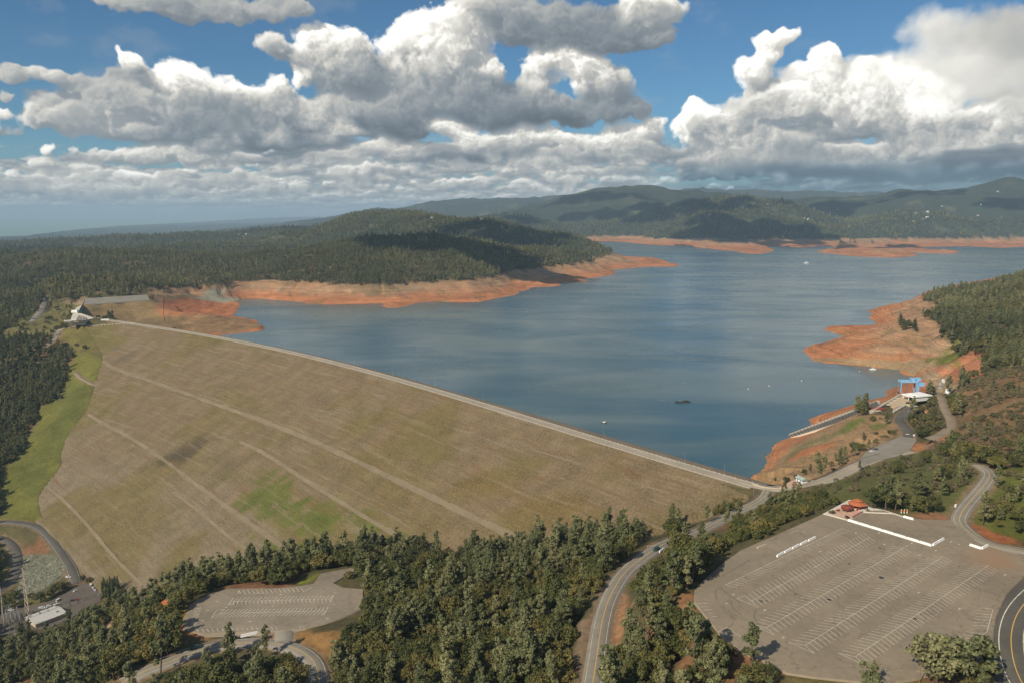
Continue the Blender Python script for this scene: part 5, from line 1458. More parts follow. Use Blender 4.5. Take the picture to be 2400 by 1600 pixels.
def make_pine(seed, H=17.0, spread=3.6):
    """foothill pine: leaning forked stem, airy grey-green crown of separate tufts"""
    r = np.random.default_rng(seed)
    lean = r.normal(size=2) * .05
    fork = r.uniform(.35, .6)
    tops = [np.array([lean[0] * H, lean[1] * H, H])]
    if r.random() < .65:
        a = r.uniform(0, 6.3); tops.append(np.array([tops[0][0] + math.cos(a) * spread * .55, tops[0][1] + math.sin(a) * spread * .55, H * r.uniform(.82, .95)]))
    f = np.array([lean[0] * H * fork, lean[1] * H * fork, H * fork])
    paths = [([(0, 0, -.6), tuple(f)], .30, .21)]
    cs = []; ss = []
    for tp in tops:
        paths.append(([tuple(f), tuple((f + tp) / 2 + r.normal(size=3) * .15), tuple(tp)], .20, .04))
        nb = 17 if len(tops) == 1 else 12
        for k in range(nb):
            u = (k + r.uniform(0, 1)) / nb
            base = f + (tp - f) * u if u > .1 else f * (.6 + 4 * u)
            rad = spread * (1.0 - .75 * u ** 1.5) * r.uniform(.55, 1.15) * (.75 if len(tops) > 1 else 1)
            a = r.uniform(0, 6.3)
            e = base + np.array([math.cos(a) * rad, math.sin(a) * rad, rad * r.uniform(.25, .7)])
            paths.append(([tuple(base), tuple(e)], .07, .02))
            for q in (.55, 1.0):
                cs.append(base + (e - base) * q + r.normal(size=3) * .25); ss.append(r.uniform(.75, 1.25) * (1.15 - .45 * u))
        cs.append(tp); ss.append(.75)
    for k in range(5):
        u = r.uniform(.2, .5); a = r.uniform(0, 6.3); rad = spread * r.uniform(.5, .95)
        b0 = np.array([lean[0] * H * u, lean[1] * H * u, H * u])
        e = b0 + np.array([math.cos(a) * rad, math.sin(a) * rad, rad * .3]); paths.append(([tuple(b0), tuple(e)], .08, .02)); cs.append(e); ss.append(r.uniform(.8, 1.2))
    return leaves('pine_crown', np.array(cs), np.array(ss), 38, .27, seed, M_PINE, .85), wood('pine_trunk', paths)

def make_oak(seed, H=9.0, R=4.2, material=None, name='oak'):
    """broad round evergreen oak with a lumpy dense crown"""
    r = np.random.default_rng(seed)
    cs = []; ss = []; paths = [([(0, 0, -.5), (r.normal() * .2, r.normal() * .2, H * .35)], .34, .26)]
    st = Vector(paths[0][0][1])
    for k in range(34):
        a = r.uniform(0, 6.3); z = r.uniform(-.55, 1); rr = math.sqrt(max(0, 1 - z * z)) ** .8
        e = np.array([math.cos(a) * R * rr * r.uniform(.6, 1.05), math.sin(a) * R * rr * r.uniform(.6, 1.05), H * .58 + z * H * .36 * r.uniform(.85, 1.1)])
        cs.append(e); ss.append(r.uniform(.95, 1.6) * R / 4.2)
        if k % 4 == 0: paths.append(([tuple(st), tuple(e * .85 + np.array([0, 0, .1]))], .15, .04))
    return leaves(name + '_crown', np.array(cs), np.array(ss), 44, .30, seed, material or M_OAK, .8), wood(name + '_trunk', paths)

def make_shrub(seed, H=2.2, R=1.7):
    r = np.random.default_rng(seed)
    cs = []; ss = []; paths = []
    for k in range(11):
        a = r.uniform(0, 6.3); q = math.sqrt(r.random()) * R * .8
        e = np.array([math.cos(a) * q, math.sin(a) * q, H * r.uniform(.3, .85) * (1.15 - .5 * q / R)])
        cs.append(e); ss.append(r.uniform(.45, .8))
        paths.append(([(e[0] * .15, e[1] * .15, -.3), tuple(e)], .05, .02))
    return leaves('shrub_crown', np.array(cs), np.array(ss), 26, .2, seed, M_SHRUB, .8), wood('shrub_stem', paths, 4)

PINES = [make_pine(100 + k, H, s) for k, (H, s) in enumerate(((19, 3.0), (16, 2.6), (20, 3.6), (14, 2.5), (17.5, 3.3)))]
OAKS = [make_oak(200 + k, H, s) for k, (H, s) in enumerate(((9, 4.2), (8, 4.6), (10.5, 4.4), (7, 3.4)))]
SHRUBS = [make_shrub(300 + k, H, s) for k, (H, s) in enumerate(((2.2, 1.7), (1.8, 2.0), (2.8, 1.9)))]
GREYS = [make_oak(240 + k, 9.0, 4.4, M_PINE, 'grey_oak') for k in range(2)]
KINDS = {'grey': ('grey_oak', GREYS, 'oak tree'), 'pine': ('foothill_pine', PINES, 'pine'), 'oak': ('oak_tree', OAKS, 'oak tree'), 'shrub': ('shrub', SHRUBS, 'shrub')}

def plant(kind, x, y, z, scale, rz, label, group=None, var=0, mats=None):
    nm, lib, cat = KINDS[kind]
    crown, trunk = lib[var % len(lib)]
    e = empty(nm, (x, y, z), rz, label, cat, group)
    e.scale = (scale, scale, scale * random.uniform(.9, 1.1))
    for n_, d in (('crown', crown), ('trunk' if kind != 'shrub' else 'stem', trunk)):
        o = bpy.data.objects.new(n_, d); C.objects.link(o); o.parent = e
    return e

# places: a jittered grid over what can be seen, thinned to a natural spacing
def scatter():
    d = .0034
    nt_ = int((TH[-1] - TH[0]) / d); L0, L1 = math.log(150), math.log(9800); nl = int((L1 - L0) / d)
    t, l = np.meshgrid((np.arange(nt_) + .5) * d + TH[0], (np.arange(nl) + .5) * d + L0, indexing='ij')
    t = t + RNG.uniform(-.5, .5, t.shape) * d; l = l + RNG.uniform(-.5, .5, l.shape) * d
    R = np.exp(l); X = R * np.sin(t); Y = R * np.cos(t)
    Z = ground(X, Y)
    # what the camera could see, from a little to either side as well
    sl = (Z + 16 - CAM_Z) / R; base = (Z - CAM_Z) / R
    run = np.maximum.accumulate(base, axis=1)
    run = np.concatenate([np.full((nt_, 1), -9.), run[:, :-1]], 1)
    vis = sl > run - .004
    cell = R * d
    keep = RNG.random(R.shape) < np.minimum(1, (cell / np.where(R < 1100, 7.0, 5.6)) ** 2)
    def samp(A):
        a = np.clip((t - TH[0]) / (TH[-1] - TH[0]) * (len(TH) - 1), 0, len(TH) - 1); b = np.interp(l, LR, np.arange(len(LR)))
        return A[np.rint(a).astype(int), np.rint(b).astype(int)]
    nt2 = samp(NOTREE); sh = samp(SHRUB); dl = samp(_dl); up = samp(UPSTREAM.astype(float))
    u = RNG.random(R.shape)
    clump = vnoise(X / 34, Y / 34, 21) + .6 * vnoise(X / 13, Y / 13, 22)
    ok = vis & keep & (u > nt2) & ((Z > -160) | (R < 3000)) & (clump > -.75)
    ok &= ~((nt2 > .4) & (nt2 < 1) & (clump < -.1) & (RNG.random(R.shape) < .6))
    i = np.nonzero(ok)
    return X[i], Y[i], Z[i], R[i], sh[i], clump[i], nt2[i]
TX, TY, TZ, TR, TSH, TCL, TNT = scatter()
mix = .8 * vnoise(TX / 90, TY / 90, 31) + .6 * vnoise(TX / 25, TY / 25, 32) + .8 * vnoise(TX / 380, TY / 380, 33)
u = RNG.random(TX.size)
pine_share = np.clip(.52 + .45 * mix, .08, .93)
pine_share = np.where((TX < -150) & (TY < 1100), pine_share * .45, pine_share)
kind = np.where(u < TSH, 2, np.where(RNG.random(TX.size) < pine_share, 0, 1))
# drop trees that crowd a neighbour when near (pines need room)
TS = np.clip(RNG.normal(1.02, .24, TX.size), .45, 1.5)
TS = np.where((TR < 1300), TS * 1.18, TS)
TS = np.where(kind == 0, TS * np.where(TNT > 0, .8, 1), TS)
TS *= np.where(TR > 3000, 1 + (np.minimum(TR, 9800) - 3000) / 6800 * 1.1, 1)
# scrubby growth, not tall wood, on the slope between the road and the large lot and beside the shore road
def in_px(pts, z): 
    return inside(TX, TY, at_z(pts, z))
_h = np.stack([TX, TY, TZ - CAM_Z], 1)
_dn = _h[:, 1] * math.cos(PITCH) - _h[:, 2] * math.sin(PITCH)
TPX = 1200 + F * _h[:, 0] / _dn; TPY = 800 + F * (-_h[:, 2] * math.cos(PITCH) - _h[:, 1] * math.sin(PITCH)) / _dn
def seen_in(pts): return inside(TPX, TPY, pts)
low_wood = seen_in(px('z6', (100, 560), (240, 400), (480, 300), (640, 230), (800, 200), (1000, 190), (1250, 330), (1120, 360), (960, 410), (640, 560), (330, 720), (250, 760), (230, 640))) & (TR < 900)
low_wood |= seen_in(px('z7', (150, 1010), (400, 980), (700, 930), (1000, 830), (1100, 860), (960, 960), (1000, 1080), (800, 1190), (300, 1350), (0, 1500), (0, 1230)))
TS = np.where(low_wood, TS * np.where(kind == 0, .55, .62), TS)
kind = np.where(low_wood & (kind == 0) & (RNG.random(TX.size) < .6), 1, kind)
beside = seen_in(px('z7', (1490, 580), (1470, 400), (1560, 280), (1650, 260), (1750, 400), (1730, 540), (1600, 610)))
kind = np.where(beside, np.where(RNG.random(TX.size) < .5, 2, 1), kind); TS = np.where(beside, TS * np.where(kind == 2, 2.2, .6), TS)
clear = seen_in(px('z7', (1080, 150), (1480, 150), (1600, 240), (1480, 420), (1300, 460), (1150, 420), (1050, 330)))
clear |= seen_in(px('z7', (210, 1000), (210, 880), (420, 900), (720, 880), (760, 960), (560, 1020), (350, 1030)))
clear |= seen_in(px('z6', (-60, 470), (300, 420), (520, 230), (560, 300), (330, 440), (0, 560)))
clear |= seen_in(px('z4', (-40, 420), (350, 420), (560, 760), (700, 880), (810, 970), (700, 965), (480, 860), (330, 900), (180, 960), (60, 900), (100, 700), (60, 590), (-40, 560)))
clear |= seen_in(px('S', (1490, 1275), (1560, 1238), (1572, 1290), (1545, 1345), (1480, 1352)))
grassy = (TSH > .5) & (TX > 100)
TS = np.where(grassy & (kind < 2), TS * .72, TS); TS = np.where(grassy & (kind == 2), TS * 1.35, TS)
rot = RNG.uniform(0, 6.283, TX.size)
azim = np.abs(np.arctan2(TX, TY))
dep = np.arctan2(CAM_Z - TZ, TR)
inframe = (azim < math.radians(34.5)) & (dep < math.radians(34))
HEROES = []                            # (kind, base pixel, ground height or None, height in metres, label)
HERO = [
 ('pine', 'z6', (150, 1420), 20, 'tall foothill pine at the lower left edge of the large parking lot'),
 ('pine', 'z6', (485, 1480), 20, 'grey-green pine casting a shadow on the near corner of the large lot'),
 ('pine', 'z6', (250, 1600), 19, 'pine beside the frame edge below the two lot-edge pines'),
 ('pine', 'z6', (60, 900), 21, 'tall pine shading the left tip of the large lot, nearer of two'),
 ('pine', 'z6', (150, 790), 19, 'tall pine shading the left tip of the large lot, farther of two'),
 ('oak', 'z6', (560, 1570), 9, 'dark bushy oak under the near corner pine of the large lot'),
 ('oak', 'z6', (310, 1430), 8, 'reddish oak between the two lot-edge pines'),
 ('pine', 'z6', (1330, 1600), 11, 'grey bushy pine at the bottom edge below the large lot'),
 ('pine', 'z5', (900, 700), 14, 'slim pine standing up alone at the turn of the dirt track'),
 ('pine', 'z5', (2080, 600), 17, 'grey pine at the roadside left of the dark pickup truck'),
 ('pine', 'z5', (1500, 640), 20, 'tall pine in front of the lower end of the longest bench track'),
 ('pine', 'z5', (1690, 600), 21, 'tallest dark pine in front of the dam face, left one of two'),
 ('pine', 'z5', (1780, 590), 19, 'tall dark pine in front of the dam face, right one of two'),
 ('grey', 'z6', (1745, 1570), 19, 'big spreading grey-green oak, left one of the pair beside the curving road'),
 ('grey', 'z6', (1975, 1580), 21, 'big spreading grey-green oak, right one of the pair beside the curving road'),
 ('pine', 'z6', (2065, 480), 21, 'wide dark pine standing alone beside the road behind the large lot'),
 ('pine', 'z6', (2170, 225), 16, 'slim dark pine on the outside of the road bend'),
 ('pine', 'z7', (1315, 1055), 17, 'dark pine on the grassy hill behind the pavilion'),
 ('pine', 'z7', (1520, 1070), 18, 'grey-green pine on the grassy hill right of the dark pine'),
 ('oak', 'z7', (1540, 1180), 11, 'brown-leaved oak above the piles of red earth'),
 ('oak', 'z7', (1430, 1150), 9, 'smaller brown-leaved oak left of the largest brown oak'),
 ('pine', 'z7', (1870, 950), 18, 'broad layered pine at the crest of the grassy hill'),
 ('oak', 'z7', (1720, 920), 10, 'brownish oak in the middle of the grassy hill'),
 ('pine', 'z7', (1060, 850), 9, 'small conical pine beside the road below the intake lot'),
 ('pine', 'z7', (1265, 490), 15, 'dark round pine beside the road to the intake'),
 ('pine', 'z7', (1090, 620), 12, 'dark pine on the grassy slope above the lake'),
 ('pine', 'z7', (930, 780), 15, 'tall pine above the guard rail of the shore road'),
 ('pine', 'z7', (870, 790), 12, 'pine left of the tall pine above the guard rail'),
 ('pine', 'z7', (1000, 735), 13, 'dark pine in the clump above the shore road, behind the tallest'),
 ('oak', 'z7', (1010, 670), 8, 'rounded oak at the lake side of the clump above the shore road'),
 ('oak', 'z7', (830, 815), 7, 'low oak at the lower end of the clump above the shore road'),
 ('oak', 'z7', (1160, 460), 7, 'dark oak on the grass below the concrete block'),
 ('oak', 'z7', (1290, 560), 5, 'small bush on the tan slope below the intake road, left of two'),
 ('oak', 'z7', (1320, 565), 5, 'small bush on the tan slope below the intake road, right of two'),
 ('oak', 'z7', (560, 930), 7, 'dark oak directly behind the small restroom building'),
 ('oak', 'z7', (620, 880), 6, 'dark oak right behind the restroom roof'),
 ('pine', 'z7', (1130, 690), 10, 'pine behind the two parked cars near the intake'),
 ('oak', 'z7', (1060, 690), 9, 'dark oak left of the two parked cars near the intake'),
 ('pine', 'z7', (670, 870), 9, 'narrow pine behind the small restroom building'),
 ('pine', 'z7', (745, 860), 10, 'bushy pine right of the narrow pine by the restroom'),
 ('oak', 'z7', (480, 940), 7, 'round dark bush left of the small restroom building'),
 ('oak', 'z7', (400, 930), 5, 'small grey bush beside the lamp at the dam end'),
 ('oak', 'a5', (290, 1130), 9, 'yellow-green oak at the foot of the dam face near the junction'),
 ('oak', 'a5', (470, 1080), 7, 'smaller yellow-green oak near the dam end'),
 ('pine', 'a5', (60, 1290), 14, 'grey-green pine at the left side of the descending road'),
 ('pine', 'b4', (1150, 1260), 19, 'tall pine standing at the bend of the road below the small lot'),
 ('pine', 'z4', (800, 1310), 17, 'tall dense pine left of the small lot'),
 ('pine', 'z4', (1170, 960), 17, 'pointed pine rising in front of the dam face'),
 ('oak', 'a7', (1520, 480), 8, 'rust-brown oak by the toe road, left one of the two'),
 ('oak', 'a7', (1640, 500), 7, 'rust-brown oak by the toe road, right one of the two'),
 ('oak', 'a7', (1080, 680), 14, 'big golden oak between the rock bank and the staff lot'),
 ('oak', 'a7', (740, 860), 12, 'golden oak at the lower end of the rock bank'),
 ('oak', 'a7', (120, 960), 12, 'dark bare-looking tree at the left below the river road'),
 ('oak', 'a7', (670, 1120), 6, 'rusty oak beside the white-roofed building'),
 ('oak', 'b6', (940, 800), 9, 'dark round tree, left one of the pair on the shoulder of the dam'),
 ('oak', 'b6', (1040, 830), 10, 'dark round tree, right one of the pair on the shoulder of the dam'),
 ('pine', 'b6', (525, 640), 11, 'lone dark pine left of the bending road at the far abutment'),
 ('pine', 'z3', (1657, 980), 14, 'lone dark pine on the red bank at the wooded point'),
]
NEARH = {'grey': [9.2, 9.2], 'pine': [18, 15, 19, 13, 16], 'oak': [9.2, 8.2, 10.7, 7.2], 'shrub': [2.2, 1.8, 2.8]}
hx = []
for k, (kd, vw, p, h, lab) in enumerate(HERO):
    g_ = hit(px(vw, p))[0]
    v = k % len(NEARH[kd])
    plant(kd, g_[0], g_[1], g_[2], h / NEARH[kd][v], random.uniform(0, 6.28), lab, None, v)
    hx.append(g_[:2])
hx = np.array(hx)
d2h = np.full(TX.size, 1e9)
for a in hx: d2h = np.minimum(d2h, np.hypot(TX - a[0], TY - a[1]))
sel_ok = (d2h > 3.5) & ~clear
# views kept open: no crown may stand in front of roads, lots and yards
hgt_ = np.array([16.0, 9.0, 2.2])[kind] * TS
ni = np.nonzero((TR < 2750) & (kind < 3))[0]
hide = np.zeros(len(ni), bool)
def keepvis_at(x, y):
    t, l = lp(x, y)
    a = np.clip((t - TH[0]) / (TH[-1] - TH[0]) * (len(TH) - 1), 0, len(TH) - 1); b = np.clip(np.interp(l, LR, np.arange(len(LR))), 0, len(LR) - 1)
    return KEEPVIS[np.rint(a).astype(int), np.rint(b).astype(int)]
for fr in (.45, .7, .97):
    x, y = TX[ni], TY[ni]; zt = TZ[ni] + hgt_[ni] * fr
    done = np.zeros(len(ni), bool)
    for f in np.r_[np.linspace(1.01, 1.3, 24), np.linspace(1.32, 2.2, 16)]:
        zz = CAM_Z + (zt - CAM_Z) * f
        g_ = ground(x * f, y * f)
        h_ = (~done) & (zz < g_ + .8)
        hide |= h_ & keepvis_at(x * f, y * f)
        done |= h_
drop = hide & (RNG.random(len(ni)) < np.where((TPX[ni] < 780) & (TPY[ni] > 1490), .90, .92))
sel_ok[ni[drop]] = False
PLACES = ((lambda x, y, z: z > 100 and x > 60 and y < 480, 'around the large parking lot'), (lambda x, y, z: x > 55 and z > 52, 'between the road and the large parking lot'),
          (lambda x, y, z: x < -330, 'on the dark slope above the staff lot'), (lambda x, y, z: x < -80, 'around the small parking lot'), (lambda x, y, z: True, 'in the dense wood beside the descending road'))
LOOK = {0: 'grey-green foothill pine ', 1: 'dark rounded oak ', 2: 'low olive-green shrub '}
GRP = {0: 'pines ', 1: 'oaks ', 2: 'shrubs '}
KN = {0: 'pine', 1: 'oak', 2: 'shrub'}
single = np.zeros(TX.size, bool)
for kd in (0, 1, 2):
    hts = {0: 16, 1: 9, 2: 2.2}[kd]
    sel = np.nonzero((kind == kd) & inframe & sel_ok)[0]
    lim = 300 - sum(1 for h in HERO if h[0] == KN[kd])
    dist = np.sqrt(TR[sel] ** 2 + (CAM_Z - TZ[sel]) ** 2) / (hts * TS[sel])
    sel = sel[np.argsort(dist)][:lim]
    single[sel] = True
    for i in sel:
        where = next(w for f_, w in PLACES if f_(TX[i], TY[i], TZ[i]))
        plant(KN[kd], TX[i], TY[i], TZ[i] - .1, TS[i], rot[i], LOOK[kd] + where, GRP[kd] + where, int(RNG.integers(0, 9)))

# the rest of the woods: one object per cover, planted on points
def instancer(name, label, idx, kd, meshes):
    pts = np.stack([TX[idx], TY[idx], TZ[idx] - .1], 1)
    me = bpy.data.meshes.new(name)
    me.vertices.add(len(pts)); me.vertices.foreach_set('co', pts.astype(np.float32).ravel())
    a = me.attributes.new('size', 'FLOAT', 'POINT'); a.data.foreach_set('value', TS[idx].astype(np.float32))
    a = me.attributes.new('turn', 'FLOAT', 'POINT'); a.data.foreach_set('value', rot[idx].astype(np.float32))
    a = me.attributes.new('sort', 'INT', 'POINT'); a.data.foreach_set('value', RNG.integers(0, len(meshes), len(pts)).astype(np.int32))
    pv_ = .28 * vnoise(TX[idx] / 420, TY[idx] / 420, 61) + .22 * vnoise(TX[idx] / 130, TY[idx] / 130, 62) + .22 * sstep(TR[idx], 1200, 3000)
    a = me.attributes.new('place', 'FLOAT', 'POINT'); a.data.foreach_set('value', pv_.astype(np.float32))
    o = bpy.data.objects.new(name, me); C.objects.link(o)
    tag(o, label, None, None, 'stuff')
    ng = bpy.data.node_groups.new(name, 'GeometryNodeTree')
    ng.interface.new_socket('Geometry', in_out='INPUT', socket_type='NodeSocketGeometry')
    ng.interface.new_socket('Geometry', in_out='OUTPUT', socket_type='NodeSocketGeometry')
    g = NT(ng)
    gi = g.n('NodeGroupInput'); go = g.n('NodeGroupOutput')
    iop = g.n('GeometryNodeInstanceOnPoints')
    g2i = g.n('GeometryNodeGeometryToInstance')
    for src in reversed(meshes):
        oi = g.n('GeometryNodeObjectInfo', transform_space='ORIGINAL'); oi.inputs['Object'].default_value = src; oi.inputs['As Instance'].default_value = False
        g.link(oi.outputs['Geometry'], g2i.inputs[0])
    def attr(nm, ty):
        a_ = g.n('GeometryNodeInputNamedAttribute', data_type=ty); a_.inputs[0].default_value = nm
        return a_.outputs[0]
    g.link(gi.outputs[0], iop.inputs['Points']); g.link(g2i.outputs[0], iop.inputs['Instance'])
    iop.inputs['Pick Instance'].default_value = True
    g.link(attr('sort', 'INT'), iop.inputs['Instance Index'])
    g.link(g.combine(0.0, 0.0, attr('turn', 'FLOAT')), iop.inputs['Rotation'])
    s_ = attr('size', 'FLOAT'); g.link(g.combine(s_, s_, s_), iop.inputs['Scale'])
    g.link(iop.outputs[0], go.inputs[0])
    md = o.modifiers.new('plants', 'NODES'); md.node_group = ng
    return o
SRC = {}
for ob in C.objects:
    if ob.name.startswith('crown') and ob.data.name not in SRC: SRC[ob.data.name] = ob
def src_of(lib): return [SRC[c.name] for c, t in lib if c.name in SRC]
rest = ~single & sel_ok
instancer('pine_forest', 'dense pine forest covering the hills around the lake', np.nonzero(rest & (kind == 0))[0], 0, src_of(PINES))
instancer('oak_woodland', 'dark oak woodland mixed into the hillside forest', np.nonzero(rest & (kind == 1))[0], 1, src_of(OAKS))
instancer('scrub', 'low olive-green scrub dotted over the open slopes', np.nonzero(rest & (kind == 2))[0], 2, src_of(SHRUBS))
print('TREES', TX.size, (kind == 0).sum(), (kind == 1).sum(), (kind == 2).sum(), single.sum())
# ------------------------------------------------------------------ built things
def P1(view, p, z): return at_z(px(view, p), z)[0]
def ang(a, b): return math.atan2(b[1] - a[1], b[0] - a[0])
def gz(p): return float(ground([p[0]], [p[1]])[0])

# --- crest parapets with posts
def parapet(off, label, step=6.0):
    e = empty('parapet', (0, 0, 0), 0, label, 'parapet', None)
    line = CR_LINE.copy()
    d = np.gradient(line[:, :2], axis=0); d /= np.linalg.norm(d, axis=1)[:, None]; nn = np.stack([-d[:, 1], d[:, 0]], 1)
    L = line[:, :2] + nn * off
    V = []; n = len(L)
    for w, z in ((.12, Z_CREST + .35), (.12, Z_CREST + .85), (-.12, Z_CREST + .85), (-.12, Z_CREST + .35)):
        V.append(np.column_stack([L + nn * w, np.full(n, z)]))
    V = np.vstack(V)
    Fc = [(k * n + i, k * n + i + 1, ((k + 1) % 4) * n + i + 1, ((k + 1) % 4) * n + i) for k in range(4) for i in range(n - 1)]
    mesh_np('rail', V, Fc, M_CONC, e)
    q = resample(L, step)[::-1]
    proto = MB().box((0, 0, .62), (.7, .7, 1.25)).box((0, 0, 1.3), (.85, .85, .14)).build('post', M_TAN, e)
    proto.location = (q[0][0], q[0][1], Z_CREST)
    for k in range(1, min(99, len(q))):
        o = proto.copy(); C.objects.link(o); o.parent = e; o.location = (q[k][0], q[k][1], Z_CREST)
    mb = MB()
    for k in range(99, len(q)): mb.box((q[k][0], q[k][1], Z_CREST + .65), (.7, .7, 1.3))
    if mb.v:
        o = mb.build('posts', M_TAN, e); o['kind'] = 'stuff'
parapet(-.4, 'low concrete parapet with square posts along the lake side of the dam crest')
parapet(-TOP_W + .4, 'low concrete parapet with square posts along the dry side of the dam crest')

# --- lamps
def lamp(p, z, rz, label, group=None, h=10.5):
    e = empty('street_lamp', (p[0], p[1], z), rz, label, 'street lamp', group)
    MB().tube((0, 0, 0), (0, 0, h), .17, .10).box((0, 0, .3), (.5, .5, .6)).build('pole', M_STEEL, e)
    MB().tube((0, 0, h), (.6, 0, h + .8), .08).tube((.6, 0, h + .8), (2.3, 0, h + 1.0), .08).build('arm', M_STEEL, e)
    MB().box((2.7, 0, h + 1.0), (1.0, .35, .2), 0, .7).build('lamp_head', M_STEEL, e)
    return e
cl_len = np.r_[0, np.cumsum(np.hypot(*np.diff(CR_LINE[:, :2], axis=0).T))]
for s in np.arange(70, cl_len[-1] - 60, 112.0):
    p = np.array([np.interp(s, cl_len, CR_LINE[:, 0]), np.interp(s, cl_len, CR_LINE[:, 1])])
    lamp(p + np.array([.5, .6]), Z_CREST - .2, math.radians(225), 'tall street lamp on the lake side of the dam crest', 'lamps along the dam crest')
p = P1('a5', (368, 405), Z_CREST); lamp(p, Z_CREST, math.radians(200), 'tall street lamp on the lake side of the dam crest', 'lamps along the dam crest')
p = P1('a5', (905, 800), Z_CREST); lamp(p, Z_CREST, math.radians(20), 'street lamp at the curved corner of the road junction')
p = P1('a5', (1325, 640), Z_CREST); lamp(p, Z_CREST, math.radians(-60), 'street lamp on the lake side wall opposite the junction', h=9)
p = P1('a6', (943, 998), INTAKE_Z); lamp(p, INTAKE_Z, math.radians(170), 'street lamp beside the road up to the intake, front one of two', h=12)
p = P1('a6', (995, 912), INTAKE_Z); lamp(p, INTAKE_Z, math.radians(80), 'street lamp beside the road up to the intake, rear one of two', h=12)

# --- guard rails
def rail_along(R_, off, i0, i1, label, post=4.0):
    q = R_[i0:i1]
    d = np.gradient(q[:, :2], axis=0); d /= np.linalg.norm(d, axis=1)[:, None]; nn = np.stack([-d[:, 1], d[:, 0]], 1)
    L = np.column_stack([q[:, :2] + nn * off, q[:, 2]])
    e = empty('guard_rail', tuple(L[0]), 0, label, 'guard rail')
    L0 = L - L[0]
    n = len(L)
    V = np.vstack([L0 + np.append(nn[k] * 0, 0) * 0 for k in range(1)] )
    rows = []
    for w, z in ((.05, .45), (.05, .82), (-.05, .82), (-.05, .45)):
        rows.append(np.column_stack([L0[:, :2] + nn * w, L0[:, 2] + z]))
    V = np.vstack(rows)
    Fc = [(k * n + i, k * n + i + 1, ((k + 1) % 4) * n + i + 1, ((k + 1) % 4) * n + i) for k in range(4) for i in range(n - 1)]
    mesh_np('rail', V, Fc, M_STEEL, e)
    ps = resample(L0, post)
    pr = MB().box((0, 0, .3), (.18, .18, 1.2)).build('post', M_WOOD, e); pr.location = tuple(ps[0])
    for p in ps[1:95]:
        o = pr.copy(); C.objects.link(o); o.parent = e; o.location = tuple(p)
    return e
nj = len(R_JUNC)
rail_along(R_JUNC, 7.0, int(nj * .36), int(nj * .86), 'long guard rail between the shore road and the trees above the lake')
rail_along(R_DOWN, -6.2, 2, 14, 'guard rail round the corner of the junction beside the dam face')
nd = len(R_DOWN)
rail_along(R_DOWN, -5.6, int(nd * .63), int(nd * .80), 'guard rail on the outside of the descending road bend below the truck')
nl = len(R_LOW)
rail_along(R_LOW, 6.2, int(nl * .12), int(nl * .50), 'guard rail along the road below the small parking lot')

# --- skid marks on the large lot
for k, pts in enumerate((((590, 1075), (600, 1140), (640, 1200), (720, 1250)), ((915, 1185), (880, 1220), (875, 1280), (900, 1330), (950, 1370)), ((480, 920), (410, 930), (400, 1000), (420, 1060)), ((480, 780), (640, 690), (830, 575)), ((470, 930), (560, 1010), (700, 1100)), ((1490, 515), (1560, 535), (1640, 560)))):
    q = at_z(px('a2', *pts), LOT_Z); q = resample(smooth_line(q, 2), 1.5)
    ribbon('skid_mark', np.column_stack([q, np.full(len(q), LOT_Z)]), .35, MATS.get('faint_rubber') or mat('faint_rubber', (.17, .14, .105), .9, vary=.3, scale=.6), lot, lift=.015)

# --- low white walls and barrier blocks of the large lot
def wall_block(name, a, b, h, w, z, label, cat, group=None, m=None):
    L = math.dist(a, b); rz = ang(a, b)
    c = ((a[0] + b[0]) / 2, (a[1] + b[1]) / 2)
    mb = MB()
    n = max(1, int(L / 6.2))
    for k in range(n):
        x = -L / 2 + (k + .5) * L / n
        mb.box((x, 0, h * .16), (L / n - .02, w, h * .32)).box((x, 0, h * .66), (L / n - .02, w * .7, h * .68), 0, .9)
    o = mb.build(name, m or M_WHITE)
    o.location = (c[0], c[1], z); o.rotation_euler = (0, 0, rz)
    return tag(o, label, cat, group)
for v, a, b, lab in (('a4', (455, 362), (1483, 676), 'long white concrete barrier dividing the two halves of the large lot'),
                     ('a4', (1497, 668), (1632, 592), 'short white barrier leading back from the end of the long white barrier'),
                     ('a4', (1947, 664), (2092, 712), 'white barrier beside the lot exit nearest the road'),
                     ('a4', (2098, 710), (2172, 672), 'shortest white barrier at the lot exit, turned towards the road'),
                     ('a4', (1135, 318), (1262, 354), 'white barrier at the far side of the upper lot by the red earth')):
    wall_block('concrete_barrier', P1(v, a, LOT_Z), P1(v, b, LOT_Z), 1.25, 1.1, LOT_Z, lab, 'barrier')
for k, (a, b) in enumerate((((1155, 546), (1238, 498)), ((1246, 498), (1334, 450)), ((1342, 450), (1432, 402)), ((1442, 401), (1530, 356)), ((1540, 355), (1628, 310)))):
    wall_block('concrete_barrier', P1('a2', a, LOT_Z), P1('a2', b, LOT_Z), 1.15, .95, LOT_Z, ('white barrier block nearest the camera in the row of five', 'second white barrier block from the near end of the row of five', 'middle white barrier block of the row of five',
               'fourth white barrier block from the near end of the row of five', 'white barrier block farthest from the camera in the row of five')[k], 'barrier', 'barrier blocks in a row on the large lot')
wall_block('timber_kerb', P1('a2', (915, 438), LOT_Z), P1('a2', (1020, 396), LOT_Z), .7, .9, LOT_Z, 'tan timber kerb lying alone near the tree edge of the lot', 'kerb', None, M_TAN)
wall_block('concrete_barrier', P1('b4', (855, 1010), 38.2), P1('b4', (1075, 958), 38.4), 1.9, .9, 38.2, 'white barrier between the small lot and the road below it', 'barrier')

